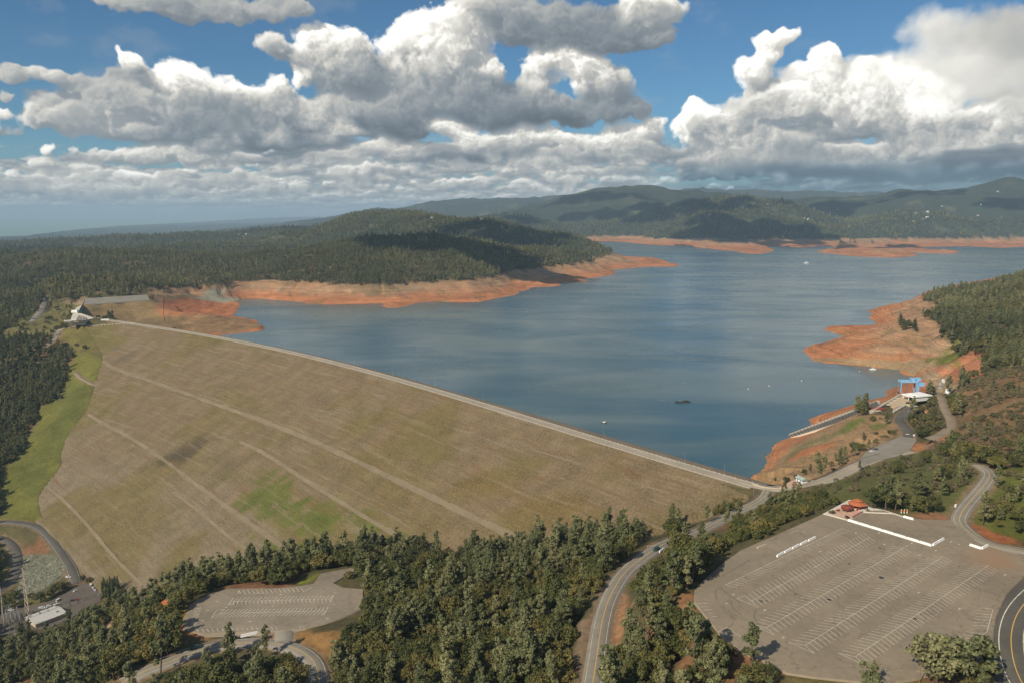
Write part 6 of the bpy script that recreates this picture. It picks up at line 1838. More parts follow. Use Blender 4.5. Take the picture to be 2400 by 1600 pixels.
# --- pavilion
def ngon(r, n=8, ph=0.0, sx=1.0): return [(r * sx * math.cos(2 * math.pi * i / n + ph), r * math.sin(2 * math.pi * i / n + ph)) for i in range(n)]
p = P1('a4', (570, 200), LOT_Z)
pv = empty('pavilion', (p[0], p[1], LOT_Z + .2), .3, 'open octagonal pavilion with a two-tier terracotta roof on the pale plaza', 'pavilion')
pv.scale = (.62, .62, .62)
MB().prism(ngon(9.4, 8, .39), 3.6, 3.9).prism(ngon(9.4, 8, .39), 3.9, 6.3, .46).build('lower_roof', M_TILE, pv)
MB().prism(ngon(4.2, 8, .39), 6.0, 6.9).build('clerestory', M_RUST, pv)
MB().prism(ngon(5.3, 8, .39), 6.9, 7.1).prism(ngon(5.3, 8, .39), 7.1, 8.9, .12).build('upper_roof', M_TILE, pv)
for i, (x, y) in enumerate(ngon(8.0, 8, .39)):
    MB().prism([(x + a * .35, y + b * .35) for a, b in ((-1, -1), (1, -1), (1, 1), (-1, 1))], 0, 3.6).build('column', M_RUST, pv)
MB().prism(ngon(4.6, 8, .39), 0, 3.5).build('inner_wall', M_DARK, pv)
MB().prism(ngon(8.8, 16), -.1, .06).build('floor_slab', M_PALE, pv)
wm = MB()
for k in range(3): wm.box((math.cos(k * 2.1) * 6.3, math.sin(k * 2.1) * 6.3, .45), (2.2, .6, .5), k * 2.1 + 1.57)
wm.build('bench', M_WOOD, pv)
p = P1('a4', (440, 245), LOT_Z)
cn = empty('canopy', (p[0], p[1], LOT_Z + .2), .25, 'smaller dark red round canopy on posts in front of the terracotta pavilion', 'canopy')
cn.scale = (.8, .8, .8)
MB().prism(ngon(4.6, 8, .39), 3.0, 3.3).prism(ngon(4.6, 8, .39), 3.3, 4.4, .6).build('roof', M_RUST, cn)
MB().prism(ngon(3.9, 8, .39), 1.6, 3.0, 1.05).build('fascia', M_RUST, cn)
for x, y in ngon(3.3, 6): MB().tube((x, y, 0), (x, y, 3.1), .15).build('post', M_DARK, cn)
for k, (pt, lab) in enumerate((((335, 245), 'red picnic bench left of the dark red canopy'), ((568, 240), 'red litter bin between the canopy and the pavilion'))):
    p = P1('a4', pt, LOT_Z)
    if k == 0:
        e = empty('picnic_bench', (p[0], p[1], LOT_Z + .2), .4, lab, 'bench')
        MB().box((0, 0, .75), (2.2, .8, .1)).build('table_top', M_REDC, e)
        for s in (-1, 1): MB().box((0, s * .75, .45), (2.2, .35, .08)).build('seat', M_REDC, e)
        MB().box((-.7, 0, .37), (.15, 1.5, .74)).box((.7, 0, .37), (.15, 1.5, .74)).build('frame', M_DARK, e)
    else:
        e = empty('litter_bin', (p[0], p[1], LOT_Z + .2), 0, lab, 'litter bin')
        MB().prism(ngon(.55, 10), 0, 1.3).build('body', M_REDC, e); MB().prism(ngon(.65, 10), 1.3, 1.6, .5).build('lid', M_RUST, e)
a, b = P1('a4', (518, 330), LOT_Z), P1('a4', (632, 268), LOT_Z)
for k in range(8):
    q = a + (b - a) * k / 7
    o = MB().prism(ngon(.28, 8), 0, 1.25).prism(ngon(.32, 8), 1.25, 1.4, .5).build('bollard', M_RUST)
    o.location = (q[0], q[1], LOT_Z + .15); tag(o, 'dark red bollard in the row along the edge of the pink paving', 'bollard', 'bollards along the plaza edge')
for k, x in enumerate((1112, 1147, 1182)):
    q = P1('a4', (x, 258), LOT_Z - .2)
    e = empty('marker_post', (q[0], q[1], gz(q)), 0, ('left', 'middle', 'right')[k] + ' one of the three orange and white marker posts by the gravel track', 'post')
    MB().prism(ngon(.32, 8), 0, 1.0).build('base', M_WHITE, e); MB().prism(ngon(.34, 8), 1.0, 2.1).build('band', M_ORANGE, e); MB().prism(ngon(.3, 8), 2.1, 2.4, .6).build('tip', M_WHITE, e)
# plaza beds and kerb wall
wall_block('kerb_wall', P1('a4', (152, 280), LOT_Z), P1('a4', (452, 360), LOT_Z), .5, .8, LOT_Z + .05, 'pale kerb wall along the near edge of the pavilion plaza', 'wall', None, M_PALE)
wall_block('kerb_wall', P1('a4', (640, 262), LOT_Z), P1('a4', (1000, 278), LOT_Z), .45, 1.4, LOT_Z + .05, 'pale kerb wall between the upper lot and the planting bed', 'wall', None, M_PALE)
for k, (pt, s) in enumerate((((255, 272), 1.2), ((445, 335), 1.0), ((760, 208), 1.0), ((705, 248), .7))):
    q = P1('a4', pt, LOT_Z)
    plant('shrub', q[0], q[1], LOT_Z + .15, s, k, ('dark shrub at the left corner of the plaza paving', 'dark shrub at the near corner of the plaza paving', 'clipped shrub in the bed right of the pavilion', 'small shrub in the planting bed beside the upper lot')[k], None, k)

# --- sign and box near the hill road
q = hit(px('a4', (1776, 205)))[0]
e = empty('utility_cabinet', tuple(q), .6, 'white cabinet on a post at the roadside above the red earth', 'cabinet')
MB().box((0, 0, 1.5), (1.6, .7, 1.9)).build('body', M_WHITE, e); MB().box((0, 0, .3), (.5, .4, .7)).build('foot', M_STEEL, e)
q = hit(px('b5', (1928, 725)))[0]
e = empty('warning_sign', tuple(q), .9, 'yellow diamond warning sign at the outside of the road bend', 'sign')
MB().tube((0, 0, 0), (0, 0, 2.6), .06).build('post', M_STEEL, e)
o = MB().box((0, 0, 0), (1.3, .05, 1.3)).build('sign_plate', mat('sign_yellow', (.80, .46, .03), .5), e); o.location = (0, -.08, 2.7); o.rotation_euler = (0, math.radians(45), 0)
q = hit(px('b5', (1710, 655)))[0]
e = empty('delineator', tuple(q), 0, 'white delineator post where the hill road disappears behind the bushes', 'post')
MB().box((0, 0, .6), (.35, .12, 1.2)).build('body', M_WHITE, e); MB().box((0, 0, 1.3), (.45, .14, .3)).build('reflector', M_WHITE, e)
# utility pole by the big oaks
q = P1('a1', (1075, 1545), LOT_Z)
e = empty('utility_pole', (q[0], q[1], gz(q)), .2, 'slender brown pole with a lamp at the near edge of the large lot', 'pole')
MB().tube((0, 0, -.5), (0, 0, 11.0), .17, .12).build('pole', M_WOOD, e); MB().box((.5, 0, 10.9), (1.0, .3, .25)).build('lamp_head', M_STEEL, e)
q = hit(px('a1', (1945, 1460)))[0]
e = empty('covered_trailer', (q[0], q[1], q[2]), .5, 'small trailer under a light blue tarpaulin beside the dark road', 'trailer')
MB().box((0, 0, .5), (3.6, 1.7, .3)).build('chassis', M_DARK, e); MB().box((0, 0, 1.15), (3.5, 1.7, 1.1), 0, .6).build('tarpaulin', mat('blue_tarpaulin', (.30, .62, .74), .5), e)
for s in (-1, 1): MB().tube((0, s * .9, .35), (0, s * .7, .35), .35, n=10).build('wheel', M_TYRE, e)

# --- vehicles
def car(p, z, rz, label, paint, kind='car', group=None, scale=1.0):
    nm = {'car': 'parked_car', 'pickup': 'pickup_truck', 'van': 'van'}[kind]
    e = empty(nm, (p[0], p[1], z), rz, label, {'car': 'car', 'pickup': 'pickup truck', 'van': 'van'}[kind], group)
    e.scale = (scale,) * 3
    L, Wd, H = {'car': (4.6, 1.8, .82), 'pickup': (5.7, 2.0, 1.0), 'van': (5.4, 2.0, 1.0)}[kind]
    prof = {'car': [(-2.3, .35), (2.3, .35), (2.3, .72), (1.2, .95), (-2.2, .98), (-2.3, .75)], 'pickup': [(-2.85, .5), (2.85, .5), (2.85, .98), (1.75, 1.18), (-2.85, 1.18)],
            'van': [(-2.7, .45), (2.7, .45), (2.7, .95), (2.0, 1.2), (-2.7, 1.2)]}[kind]
    cab = {'car': [(-1.75, .95), (1.15, .95), (.35, 1.48), (-1.2, 1.48)], 'pickup': [(-.9, 1.15), (1.75, 1.15), (1.0, 1.85), (-.6, 1.85)], 'van': [(-2.7, 1.15), (2.0, 1.15), (1.3, 2.1), (-2.65, 2.1)]}[kind]
    def extr(pr, w, top=1.0):
        n = len(pr); mid = max(z_ for _, z_ in pr)
        V = [(x, s * w / 2 * (top if z_ == mid else 1), z_) for s in (-1, 1) for x, z_ in pr]
        return V, [tuple(range(n - 1, -1, -1)), tuple(range(n, 2 * n))] + [(i, (i + 1) % n, n + (i + 1) % n, n + i) for i in range(n)]
    b = MB(); b.add(*extr(prof, Wd)); 
    if kind == 'pickup': b.box((-1.95, Wd / 2 - .06, 1.32), (1.8, .1, .32)).box((-1.95, -Wd / 2 + .06, 1.32), (1.8, .1, .32)).box((-2.8, 0, 1.32), (.1, Wd, .32))
    b.build('body', paint, e)
    MB().add(*extr(cab, Wd * .94, .82)).build('windows', M_GLASS, e)
    top = max(z_ for _, z_ in cab); xs = [x for x, z_ in cab if z_ == top]
    MB().box(((xs[0] + xs[1]) / 2, 0, top + .03), (abs(xs[0] - xs[1]) + .1, Wd * .78, .07)).build('roof', paint, e)
    w = None
    for sx in (-1, 1):
        for sy in (-1, 1):
            if w is None: w = MB().tube((0, -.12, 0), (0, .12, 0), .36, n=12).build('wheel', M_TYRE, e)
            else:
                w = w.copy(); C.objects.link(w); w.parent = e
            w.location = (sx * L * .31, sy * (Wd / 2 - .1), .36)
    return e
P_WHITE = mat('white_car_paint', (.80, .80, .80), .3, vary=.02); P_SILV = mat('silver_car_paint', (.45, .46, .47), .3, .4, vary=.02); P_RED = mat('red_car_paint', (.40, .03, .03), .3, vary=.02)
P_BLUE = mat('dark_blue_car_paint', (.02, .04, .09), .3, vary=.02); P_TEAL = mat('dark_teal_car_paint', (.018, .065, .06), .3, vary=.02)
z_t = 79.3
p = at_z(px('a3', (600, 790)), z_t)[0]; i = int(np.argmin(np.hypot(*(R_DOWN[:, :2] - p).T)))
p = R_DOWN[i, :2]; hd = ang(R_DOWN[i, :2], R_DOWN[i + 2, :2]); z_t = R_DOWN[i, 2]
nn = np.array([-math.sin(hd), math.cos(hd)])
car(p + nn * 1.8, z_t + .05, hd, 'dark teal pickup truck stopped on the descending road by the gate', P_TEAL, 'pickup', None, 1.15)
# swing gate across the road
a, b = p + nn * -5.0 + np.array([math.cos(hd), math.sin(hd)]) * -1.0, p + nn * 1.0 - np.array([math.cos(hd), math.sin(hd)]) * 7
e = empty('swing_gate', (a[0], a[1], z_t), ang(a, b), 'pale pipe gate at the roadside behind the dark pickup truck', 'gate')
MB().tube((0, 0, 0), (0, 0, 1.5), .14).build('post', M_TAN, e); MB().tube((0, 0, 1.2), (6, 0, 1.2), .09).tube((0, 0, .6), (6, 0, 1.1), .07).tube((6, 0, .6), (6, 0, 1.3), .07).build('leaf', M_TAN, e)
wall_block('concrete_barrier', p + nn * 5.0 + np.array([math.cos(hd), math.sin(hd)]) * 2.5, p + nn * 5.6 - np.array([math.cos(hd), math.sin(hd)]) * 4.5, 1.3, .8, z_t - .2, 'white barrier beside the dark pickup truck on the descending road', 'barrier')
p = at_z(px('b4', (315, 1182)), 37)[0]; i = int(np.argmin(np.hypot(*(R_LOW[:, :2] - p).T))); hd = ang(R_LOW[i, :2], R_LOW[i + 2, :2])
nn = np.array([-math.sin(hd), math.cos(hd)])
car(R_LOW[i, :2] + nn * 3.6, R_LOW[i, 2] + .05, hd, 'dark teal pickup truck on the road below the small parking lot', P_TEAL, 'pickup', None, 1.2)
p = P1('a6', (330, 1550), INTAKE_Z); car(p, INTAKE_Z + .03, -.6, 'silver white car parked at the kerb of the intake lot', P_WHITE)
p = P1('a6', (418, 1512), INTAKE_Z); car(p, INTAKE_Z + .03, -.6, 'dark blue car parked at the kerb of the intake lot', P_BLUE)
for pt, rz, lab, pa, kd in (((1255, 412), .1, 'white pickup truck at the bend of the road below the dam', P_WHITE, 'pickup'),
        ((1665, 560), 2.2, 'white van parked first in the line beside the foot of the dam', P_WHITE, 'van'), ((1705, 608), 2.2, 'white car parked second in the line beside the foot of the dam', P_WHITE, 'car'),
        ((1742, 652), 2.2, 'white car parked third in the line beside the foot of the dam', P_WHITE, 'car'), ((1815, 740), 2.4, 'silver car parked apart at the end of the line by the dam', P_SILV, 'car'),
        ((1383, 664), 1.2, 'white car in the shade of the golden oak', P_WHITE, 'car'), ((1072, 836), 1.3, 'white van at the end of the green verge', P_WHITE, 'van'),
        ((1040, 915), .8, 'white pickup truck beside the small dark oak in the staff lot', P_WHITE, 'pickup'), ((892, 938), .3, 'white car at the right end of the group of three by the verge', P_WHITE, 'car'),
        ((822, 978), .5, 'white car in the middle of the group of three by the verge', P_WHITE, 'car'), ((765, 975), .5, 'white pickup truck at the left end of the group of three by the verge', P_WHITE, 'pickup'),
        ((968, 1004), .2, 'white car behind the white-roofed building', P_WHITE, 'car'), ((1098, 1038), -.1, 'white pickup truck right of the white-roofed building', P_WHITE, 'pickup'),
        ((202, 1018), 0, 'white pickup truck on the yard road left of the lattice tower', P_WHITE, 'pickup'), ((1330, 836), .3, 'dark blue car in the staff lot beside the red car', P_BLUE, 'car'),
        ((1412, 828), .3, 'red car in the middle of the staff lot', P_RED, 'car')):
    p = P1('a7', pt, YARD_Z); car(p, YARD_Z + .03, rz, lab, pa, kd, None, 1.12)

# --- staff yard below the dam
c = P1('a7', (845, 1165), YARD_Z)
wr = empty('workshop', (c[0], c[1], YARD_Z - .2), math.radians(54), 'low white-roofed workshop among the trees below the dam', 'building')
wr.scale = (.82, 1.0, .9)
MB().box((0, 0, 2.6), (40, 26, 5.2)).build('wall', M_TAN, wr)
MB().add([(-21, -14, 5.2), (21, -14, 5.2), (21, 14, 5.2), (-21, 14, 5.2), (-21, 0, 7.6), (21, 0, 7.6)], [(0, 1, 5, 4), (2, 3, 4, 5), (0, 4, 3), (1, 2, 5), (3, 2, 1, 0)]).build('roof', mat('white_metal_roof', (.50, .48, .45), .6, vary=.06, scale=.2), wr)
for x, y in ((-4, 5), (6, 3), (12, -6)): MB().box((x, y, 7.4), (2.4, 1.4, .9)).build('roof_vent', M_STEEL, wr)
MB().box((20.06, 0, 2.0), (.15, 6, 4)).build('door', M_STEEL, wr)
def lattice(pl, pr, top, z, label, hgt):
    a = P1('a7', pl, z); b = P1('a7', pr, z)
    e = empty('lattice_tower', (a[0], a[1], z), 0, label, 'tower')
    v = Vector((b[0] - a[0], b[1] - a[1], 0))
    L1 = MB().tube((0, 0, 0), (v.x * .42, v.y * .42, hgt), .55, .35, 5).build('leg', M_TAN, e)
    L2 = MB().tube(tuple(v), (v.x * .50, v.y * .50, hgt * .98), .55, .35, 5).build('leg', M_TAN, e)
    mb = MB()
    for k in range(1, 8):
        f = k / 9.0
        mb.tube(Vector((v.x * .42, v.y * .42, hgt)) * f, v.lerp(Vector((v.x * .5, v.y * .5, hgt * .98)), f), .2, n=4)
    mb.build('brace', M_TAN, e)
lattice((470, 1090), (560, 1250), None, YARD_Z, 'tall pale A-frame lattice tower at the left of the workshop', 62)
for pt, hgt, lab, r in (((88, 1395), 52, 'tall pale pole at the left frame edge in the switchyard', .55), ((190, 1500), 30, 'thin grey switchyard mast left of the middle mast', .3), ((280, 1490), 32, 'thin grey middle mast of the switchyard', .3),
                     ((365, 1440), 32, 'thin grey switchyard mast nearest the workshop', .3), ((150, 1240), 22, 'short grey switchyard mast behind the tall pale pole', .28), ((230, 1240), 24, 'short grey switchyard mast behind the three thin masts', .28)):
    p = P1('a7', pt, YARD_Z)
    e = empty('switchyard_mast', (p[0], p[1], YARD_Z), .4, lab, 'mast')
    MB().tube((0, 0, 0), (0, 0, hgt), r, r * .6).build('pole', M_TAN if hgt > 40 else M_STEEL, e)
    MB().box((0, 0, hgt * .93), (6, .3, .3)).box((0, 0, hgt * .75), (5, .3, .3)).build('crossarm', M_STEEL, e)
    MB().box((0, 0, 1.6), (2.4, 2.0, 3.2)).tube((0, 0, 3.2), (0, 0, 5.5), .4).build('insulator_base', M_STEEL, e)
for k in range(5):
    a = P1('a7', (40 + 70 * k, 1130 + 50 * (k % 2)), YARD_Z); b = P1('a7', (60 + 80 * k, 1330 - 30 * (k % 2)), YARD_Z)
    e = empty('switch_frame', (a[0], a[1], YARD_Z), ang(a, b), 'grey steel busbar frame standing in the switchyard at the left edge', 'frame', 'busbar frames in the switchyard')
    L = math.dist(a, b)
    for x in (0, L / 2, L): MB().tube((x, 0, 0), (x, 0, 12), .28).build('post', M_STEEL, e)
    MB().box((L / 2, 0, 12.1), (L + 2, .5, .4)).box((L / 2, 0, 8), (L, .25, .25)).build('beam', M_STEEL, e)
# cypresses
rr = np.random.default_rng(5)
cyp = leaves('cypress_crown', np.array([(0, 0, .6 + z) for z in np.linspace(0, 12.5, 20)]), np.array([1.25 * (1 - (z / 14.5) ** 2.2) + .12 for z in np.linspace(0, 12.5, 20)]), 60, .22, 9, M_CYP, 1.0)
cyt = wood('cypress_trunk', [([(0, 0, -.4), (0, 0, 5)], .2, .1)])
for k, pt in enumerate(((1892, 770), (1925, 740), (1950, 790), (1985, 735), (2035, 745), (2070, 770), (2100, 760), (2130, 770), (2180, 780), (2010, 850), (2080, 860), (2130, 840))):
    p = P1('a7', pt, YARD_Z)
    e = empty('cypress', (p[0], p[1], gz(p)), k, 'slender dark cypress in the row between the staff lot and the dam', 'cypress', 'cypresses below the dam')
    s = 1.6 + .35 * ((k * 37) % 10) / 10; e.scale = (s * .95, s * .95, s)
    for n_, d in (('crown', cyp), ('trunk', cyt)):
        o = bpy.data.objects.new(n_, d); C.objects.link(o); o.parent = e
# boulders on the bank
rk = []
for k in range(4):
    bm_v = []
    rs = np.random.default_rng(60 + k)
    ico = [(x, y, z) for x, y, z in ((0, 0, 1), (.89, 0, .45), (.28, .85, .45), (-.72, .53, .45), (-.72, -.53, .45), (.28, -.85, .45), (.72, .53, -.45), (-.28, .85, -.45), (-.89, 0, -.45), (-.28, -.85, -.45), (.72, -.53, -.45), (0, 0, -1))]
    V = np.array(ico) * rs.uniform(.65, 1.2, (12, 1)) * np.array([1.2, .9, .7])
    Fi = [(0, 1, 2), (0, 2, 3), (0, 3, 4), (0, 4, 5), (0, 5, 1), (1, 6, 2), (2, 7, 3), (3, 8, 4), (4, 9, 5), (5, 10, 1), (6, 7, 2), (7, 8, 3), (8, 9, 4), (9, 10, 5), (10, 6, 1), (11, 7, 6), (11, 8, 7), (11, 9, 8), (11, 10, 9), (11, 6, 10)]
    rk.append((V, Fi))
mb = MB()
bq = hit(px('a7', (430, 20), (1090, 20), (1260, 230), (1100, 400), (830, 600), (560, 780), (300, 900), (370, 420)))[:, :2]
cnt = 0
while cnt < 1500:
    x = RNG.uniform(bq[:, 0].min(), bq[:, 0].max()); y = RNG.uniform(bq[:, 1].min(), bq[:, 1].max())
    if not inside(np.array([x]), np.array([y]), bq)[0]: continue
    V, Fi = rk[cnt % 4]; s = RNG.lognormal(.05, .45); a = RNG.uniform(0, 6.28)
    z = gz((x, y))
    mb.add([(x + s * (v[0] * math.cos(a) - v[1] * math.sin(a)), y + s * (v[0] * math.sin(a) + v[1] * math.cos(a)), z + s * v[2] * .8) for v in V], Fi); cnt += 1
o = mb.build('boulders', mat('grey_green_rock', (.19, .19, .14), .95, vary=.35, scale=.15)); tag(o, 'grey-green boulders covering the bank below the toe road', None, None, 'stuff')

# --- restroom by the junction
c = P1('a5', (1795, 530), 56)
hd = ang(P1('a5', (1735, 490), 56), P1('a5', (1840, 540), 56))
rb = empty('restroom', (c[0], c[1], 56.0), hd, 'small white restroom with blue doors and grey-green gable roof by the shore road', 'building')
MB().box((0, 0, 1.5), (9, 6.0, 3.0)).build('wall', M_WHITE, rb)
MB().add([(-5.6, -4.2, 2.9), (5.6, -4.2, 2.9), (5.6, 4.2, 2.9), (-5.6, 4.2, 2.9), (-5.6, 0, 4.9), (5.6, 0, 4.9)], [(0, 1, 5, 4), (2, 3, 4, 5), (0, 4, 3), (1, 2, 5), (3, 2, 1, 0)]).build('roof', M_GREENROOF, rb)
for x in (-2.2, 2.2): MB().box((x, -3.04, 1.15), (1.7, .12, 2.3)).build('door', M_BLUEDOOR, rb)
for x in (-2.4, 2.4): MB().box((x, -2.0, 4.02), (.8, .8, .12), 0, 1, math.radians(25)).build('skylight', M_WHITE, rb)
pp = at_z(px('a5', (1350, 640), (1450, 600), (1600, 530), (1680, 490), (1740, 500), (1850, 560), (2010, 500), (2020, 515), (1760, 625), (1500, 655)), 55.9)
polygon_sheet('restroom_forecourt', pp, 55.95, M_PINK); flatten(pp, 55.9, blend=6)
for k, (x, y) in enumerate(((1650, 560), (1690, 590), (1680, 555), (1640, 590))):
    q = P1('a5', (x, y), 56)
    e = empty('picnic_table', (q[0], q[1], 56.0), .5 * k, 'dark picnic table on the pink forecourt of the restroom', 'table', 'picnic tables at the restroom')
    MB().box((0, 0, .75), (2.0, .8, .1)).build('table_top', M_RUST, e)
    for s in (-1, 1): MB().box((0, s * .7, .45), (2.0, .3, .08)).build('seat', M_RUST, e)
    MB().box((-.6, 0, .37), (.12, 1.4, .74)).box((.6, 0, .37), (.12, 1.4, .74)).build('frame', M_DARK, e)
sw = at_z(px('a5', (900, 585), (1050, 640), (1300, 662), (1500, 662), (1750, 628), (2015, 508)), [55.3, 55.5, 55.7, 55.8, 55.9, 56])
sw = resample(smooth_line(sw, 2), 3)
d = np.gradient(sw, axis=0); d /= np.linalg.norm(d, axis=1)[:, None]; nn = np.stack([-d[:, 1], d[:, 0]], 1)
n = len(sw); V = np.vstack([np.column_stack([sw + nn * w, np.full(n, 55.2 + z)]) for w, z in ((.3, 0), (.3, 1.35), (-.3, 1.35), (-.3, 0))])
o = mesh_np('retaining_wall', V, [(k * n + i, k * n + i + 1, ((k + 1) % 4) * n + i + 1, ((k + 1) % 4) * n + i) for k in range(4) for i in range(n - 1)], M_TAN)
tag(o, 'low pale curved wall along the lake side of the road junction', 'wall')

# --- intake works
zi = INTAKE_Z
a_, b_ = P1('a6', (868, 485), zi), P1('a6', (1160, 490), zi)
cr_h = ang(a_, b_); span = math.dist(a_, b_)
mid = (a_ + b_) / 2
cx_ = empty('gantry_crane', (mid[0], mid[1], zi), cr_h, 'light blue gantry crane straddling the concrete intake channel', 'crane')
H = 17.0; Dp = 9.0; S2 = span / 2
for sx in (-1, 1):
    for sy in (0, 1):
        MB().box((sx * S2, sy * Dp, H / 2), (1.5 if sx > 0 else 1.0, 1.1, H)).build('leg', M_BLUE if sx > 0 or sy == 0 else M_STEEL, cx_)
MB().box((0, 0, H), (span + 2.4, 1.5, 2.2)).build('girder', M_BLUE, cx_); MB().box((0, Dp, H), (span + 2.4, 1.5, 2.2)).build('girder', M_BLUE, cx_)
for sx in (-1, 1): MB().box((sx * S2, Dp / 2, H), (1.5, Dp - 1.5, 1.8)).build('end_beam', M_BLUE, cx_)
MB().box((S2 - 5, Dp / 2, H + 2.9), (5, 7.5, 3.6)).build('hoist_house', M_BLUE, cx_); MB().box((S2 + 2.2, Dp / 2, H + 3.1), (5.5, 7.5, 4.0)).build('hoist_house', M_BLUE, cx_)
MB().box((S2 + 5.5, Dp / 2 - 3, H - 3.4), (7.5, 8, 4.8)).build('machine_room', M_BLUE, cx_)
MB().box((S2 + 2.0, 1.0, H / 2 - 1), (2.5, 2.5, H * .5)).build('stair_tower', M_BLUE, cx_)
for sx in (-1, 1): MB().box((sx * S2, Dp / 2, .5), (1.6, Dp + 3, 1.0)).build('bogie', M_DARK, cx_)
# channel
chz = zi
cw = empty('intake_channel', (0, 0, 0), 0, 'open sunlit concrete intake channel running from the crane to the lake', 'channel')
def slab(name, pts, z0, z1, m, parent): return MB().prism([tuple(q) for q in pts], z0, z1).build(name, m, parent)
def PZ(view, pts, z): return at_z(px(view, *pts), z)
slab('left_wall', PZ('a6', ((330, 790), (870, 480), (905, 490), (375, 800)), zi + 1), zi - 12, zi + 1.2, M_CONC, cw)
slab('floor', PZ('a6', ((620, 665), (870, 500), (1150, 490), (1060, 600), (880, 705), (765, 735), (640, 690)), zi - .5), zi - 3, zi - .3, mat('warm_concrete', (.50, .38, .25), .9, vary=.2, scale=.2), cw)
slab('right_wall', PZ('a6', ((715, 810), (1150, 560), (1180, 570), (745, 825)), zi + 1), zi - 3, zi + 1.0, M_CONC, cw)
for k, f in enumerate(np.linspace(.08, .92, 7)):
    a = P1('a6', (720, 812), zi) * (1 - f) + P1('a6', (1000, 655), zi) * f
    MB().box((a[0], a[1], zi + 1.6), (1.2, 1.2, 3.0)).build('pier', M_TAN, cw)
for k in range(4):
    a = P1('a6', (610 + 55 * k, 690 - 38 * k), zi); b = P1('a6', (680 + 55 * k, 705 - 42 * k), zi)
    o = MB().box((0, 0, 0), (math.dist(a, b), 1.2, 1.2)).build('strut', M_CONC, cw); o.location = ((a[0] + b[0]) / 2, (a[1] + b[1]) / 2, zi + .6); o.rotation_euler = (0, 0, ang(a, b))
c = P1('a6', (440, 765), zi); hd = ang(P1('a6', (360, 800), zi), P1('a6', (530, 780), zi))
rg = empty('gate_stack', (c[0], c[1], zi - 1), hd, 'stack of rust-red ribbed steel gate panels at the lake end of the channel', 'gate panels')
for k in range(4): MB().box((-6 + 4 * k, 0, 1.4 + .1 * k), (3.3, 14, .8), 0, .9).box((-6 + 4 * k, 0, 2.0 + .1 * k), (.5, 14, .7)).build('panel', M_RUST, rg)
MB().box((0, 0, .5), (18, 15, 1.0)).build('rack', M_DARK, rg)
c = P1('a6', (380, 870), zi - 5)
vb = empty('valve_house', (c[0], c[1], zi - 8), hd, 'plain concrete block below the rust-red gate panels', 'building')
MB().box((0, 0, 3.5), (14, 9, 9)).build('wall', M_CONC, vb); MB().box((0, 0, 8.2), (14.8, 9.8, .5)).build('roof', M_TAN, vb)
c = P1('a6', (1165, 590), zi); hd2 = ang(P1('a6', (1030, 610), zi), P1('a6', (1160, 645), zi))
sh_ = empty('shed', (c[0], c[1], zi), hd2, 'white flat-roofed open shed beside the intake channel', 'shed')
LX, LY = 19.0, 30.0
MB().box((0, 0, 6.2), (LX + 2, LY + 2, 1.5)).build('roof', M_WHITE, sh_); MB().box((0, LY * .1, 7.1), (LX * .85, LY * .7, .5)).build('roof_ridge', M_WHITE, sh_)
MB().box((0, LY / 2 - 3, 2.7), (LX, 6, 5.4)).build('wall', M_CONC, sh_); MB().box((LX / 2 - .4, 0, 2.7), (.8, LY, 5.4)).build('wall', M_WHITE, sh_)
for x in (-LX / 2 + .6, 0): MB().box((x, -LY / 2 + .6, 2.7), (.7, .7, 5.4)).build('column', M_WHITE, sh_)
MB().box((-2, -4, 1.2), (8, 6, 2.4)).build('generator', M_DARK, sh_)
c = P1('a6', (1030, 700), zi)
mp_ = empty('equipment_pad', (c[0], c[1], zi), hd2, 'fenced concrete pad with yellow stacked timber in front of the shed', 'pad')
MB().box((0, 0, .3), (17, 12, .6)).build('slab', M_CONC, mp_); MB().box((2, -2, 1.1), (6, 2.5, 1.0)).build('timber_stack', mat('yellow_timber', (.6, .45, .12), .8), mp_); MB().box((-6, 3, 1.6), (3, 3, 2.0)).build('locker', M_DARK, mp_)
# sloping intake with trash racks, down to the water
def quad_ramp(name, pts, zs, m, parent, thick=2.5):
    q = at_z(px('z7', *pts), np.array(zs, float))
    V = [(x, y, z) for (x, y), z in zip(q, zs)] + [(x, y, z - thick) for (x, y), z in zip(q, zs)]
    n = len(pts)
    return mesh_np(name, V, [tuple(range(n)), tuple(range(2 * n - 1, n - 1, -1))] + [(i, n + i, n + (i + 1) % n, (i + 1) % n) for i in range(n)], m, parent)
M_RACKB = mat('rack_beam_grey', (.21, .20, .185), .8)
ir = empty('intake_ramp', (0, 0, 0), 0, 'long sloping concrete intake with dark racks running down into the lake', 'intake')
quad_ramp('rack_bed', [(500, 565), (545, 578), (1165, 380), (1215, 330), (1190, 300)], [1.5, 1.5, 48, 52, 51], mat('dark_rack', (.10, .095, .085), .9, vary=.5, scale=.12), ir)
quad_ramp('kerb_wall', [(515, 585), (545, 592), (1150, 402), (1160, 380)], [3.0, 3.0, 50, 50], M_TAN, ir, 4)
quad_ramp('upper_kerb', [(500, 560), (512, 552), (1200, 292), (1215, 300)], [2.5, 2.5, 51, 52], M_CONC, ir, 4)
for k in range(26):
    f = (k + .5) / 26
    q0 = (500 + 690 * f, 566 - 262 * f); q1 = (542 + 628 * f, 580 - 198 * f)
    z = 2.0 + 48 * f
    a = P1('z7', q0, z); b = P1('z7', q1, z)
    o = MB().box((0, 0, 0), (math.dist(a, b), .5, 1.2)).build('rack_beam', M_RACKB, ir); o.location = ((a[0] + b[0]) / 2, (a[1] + b[1]) / 2, z + .6); o.rotation_euler = (0, 0, ang(a, b))
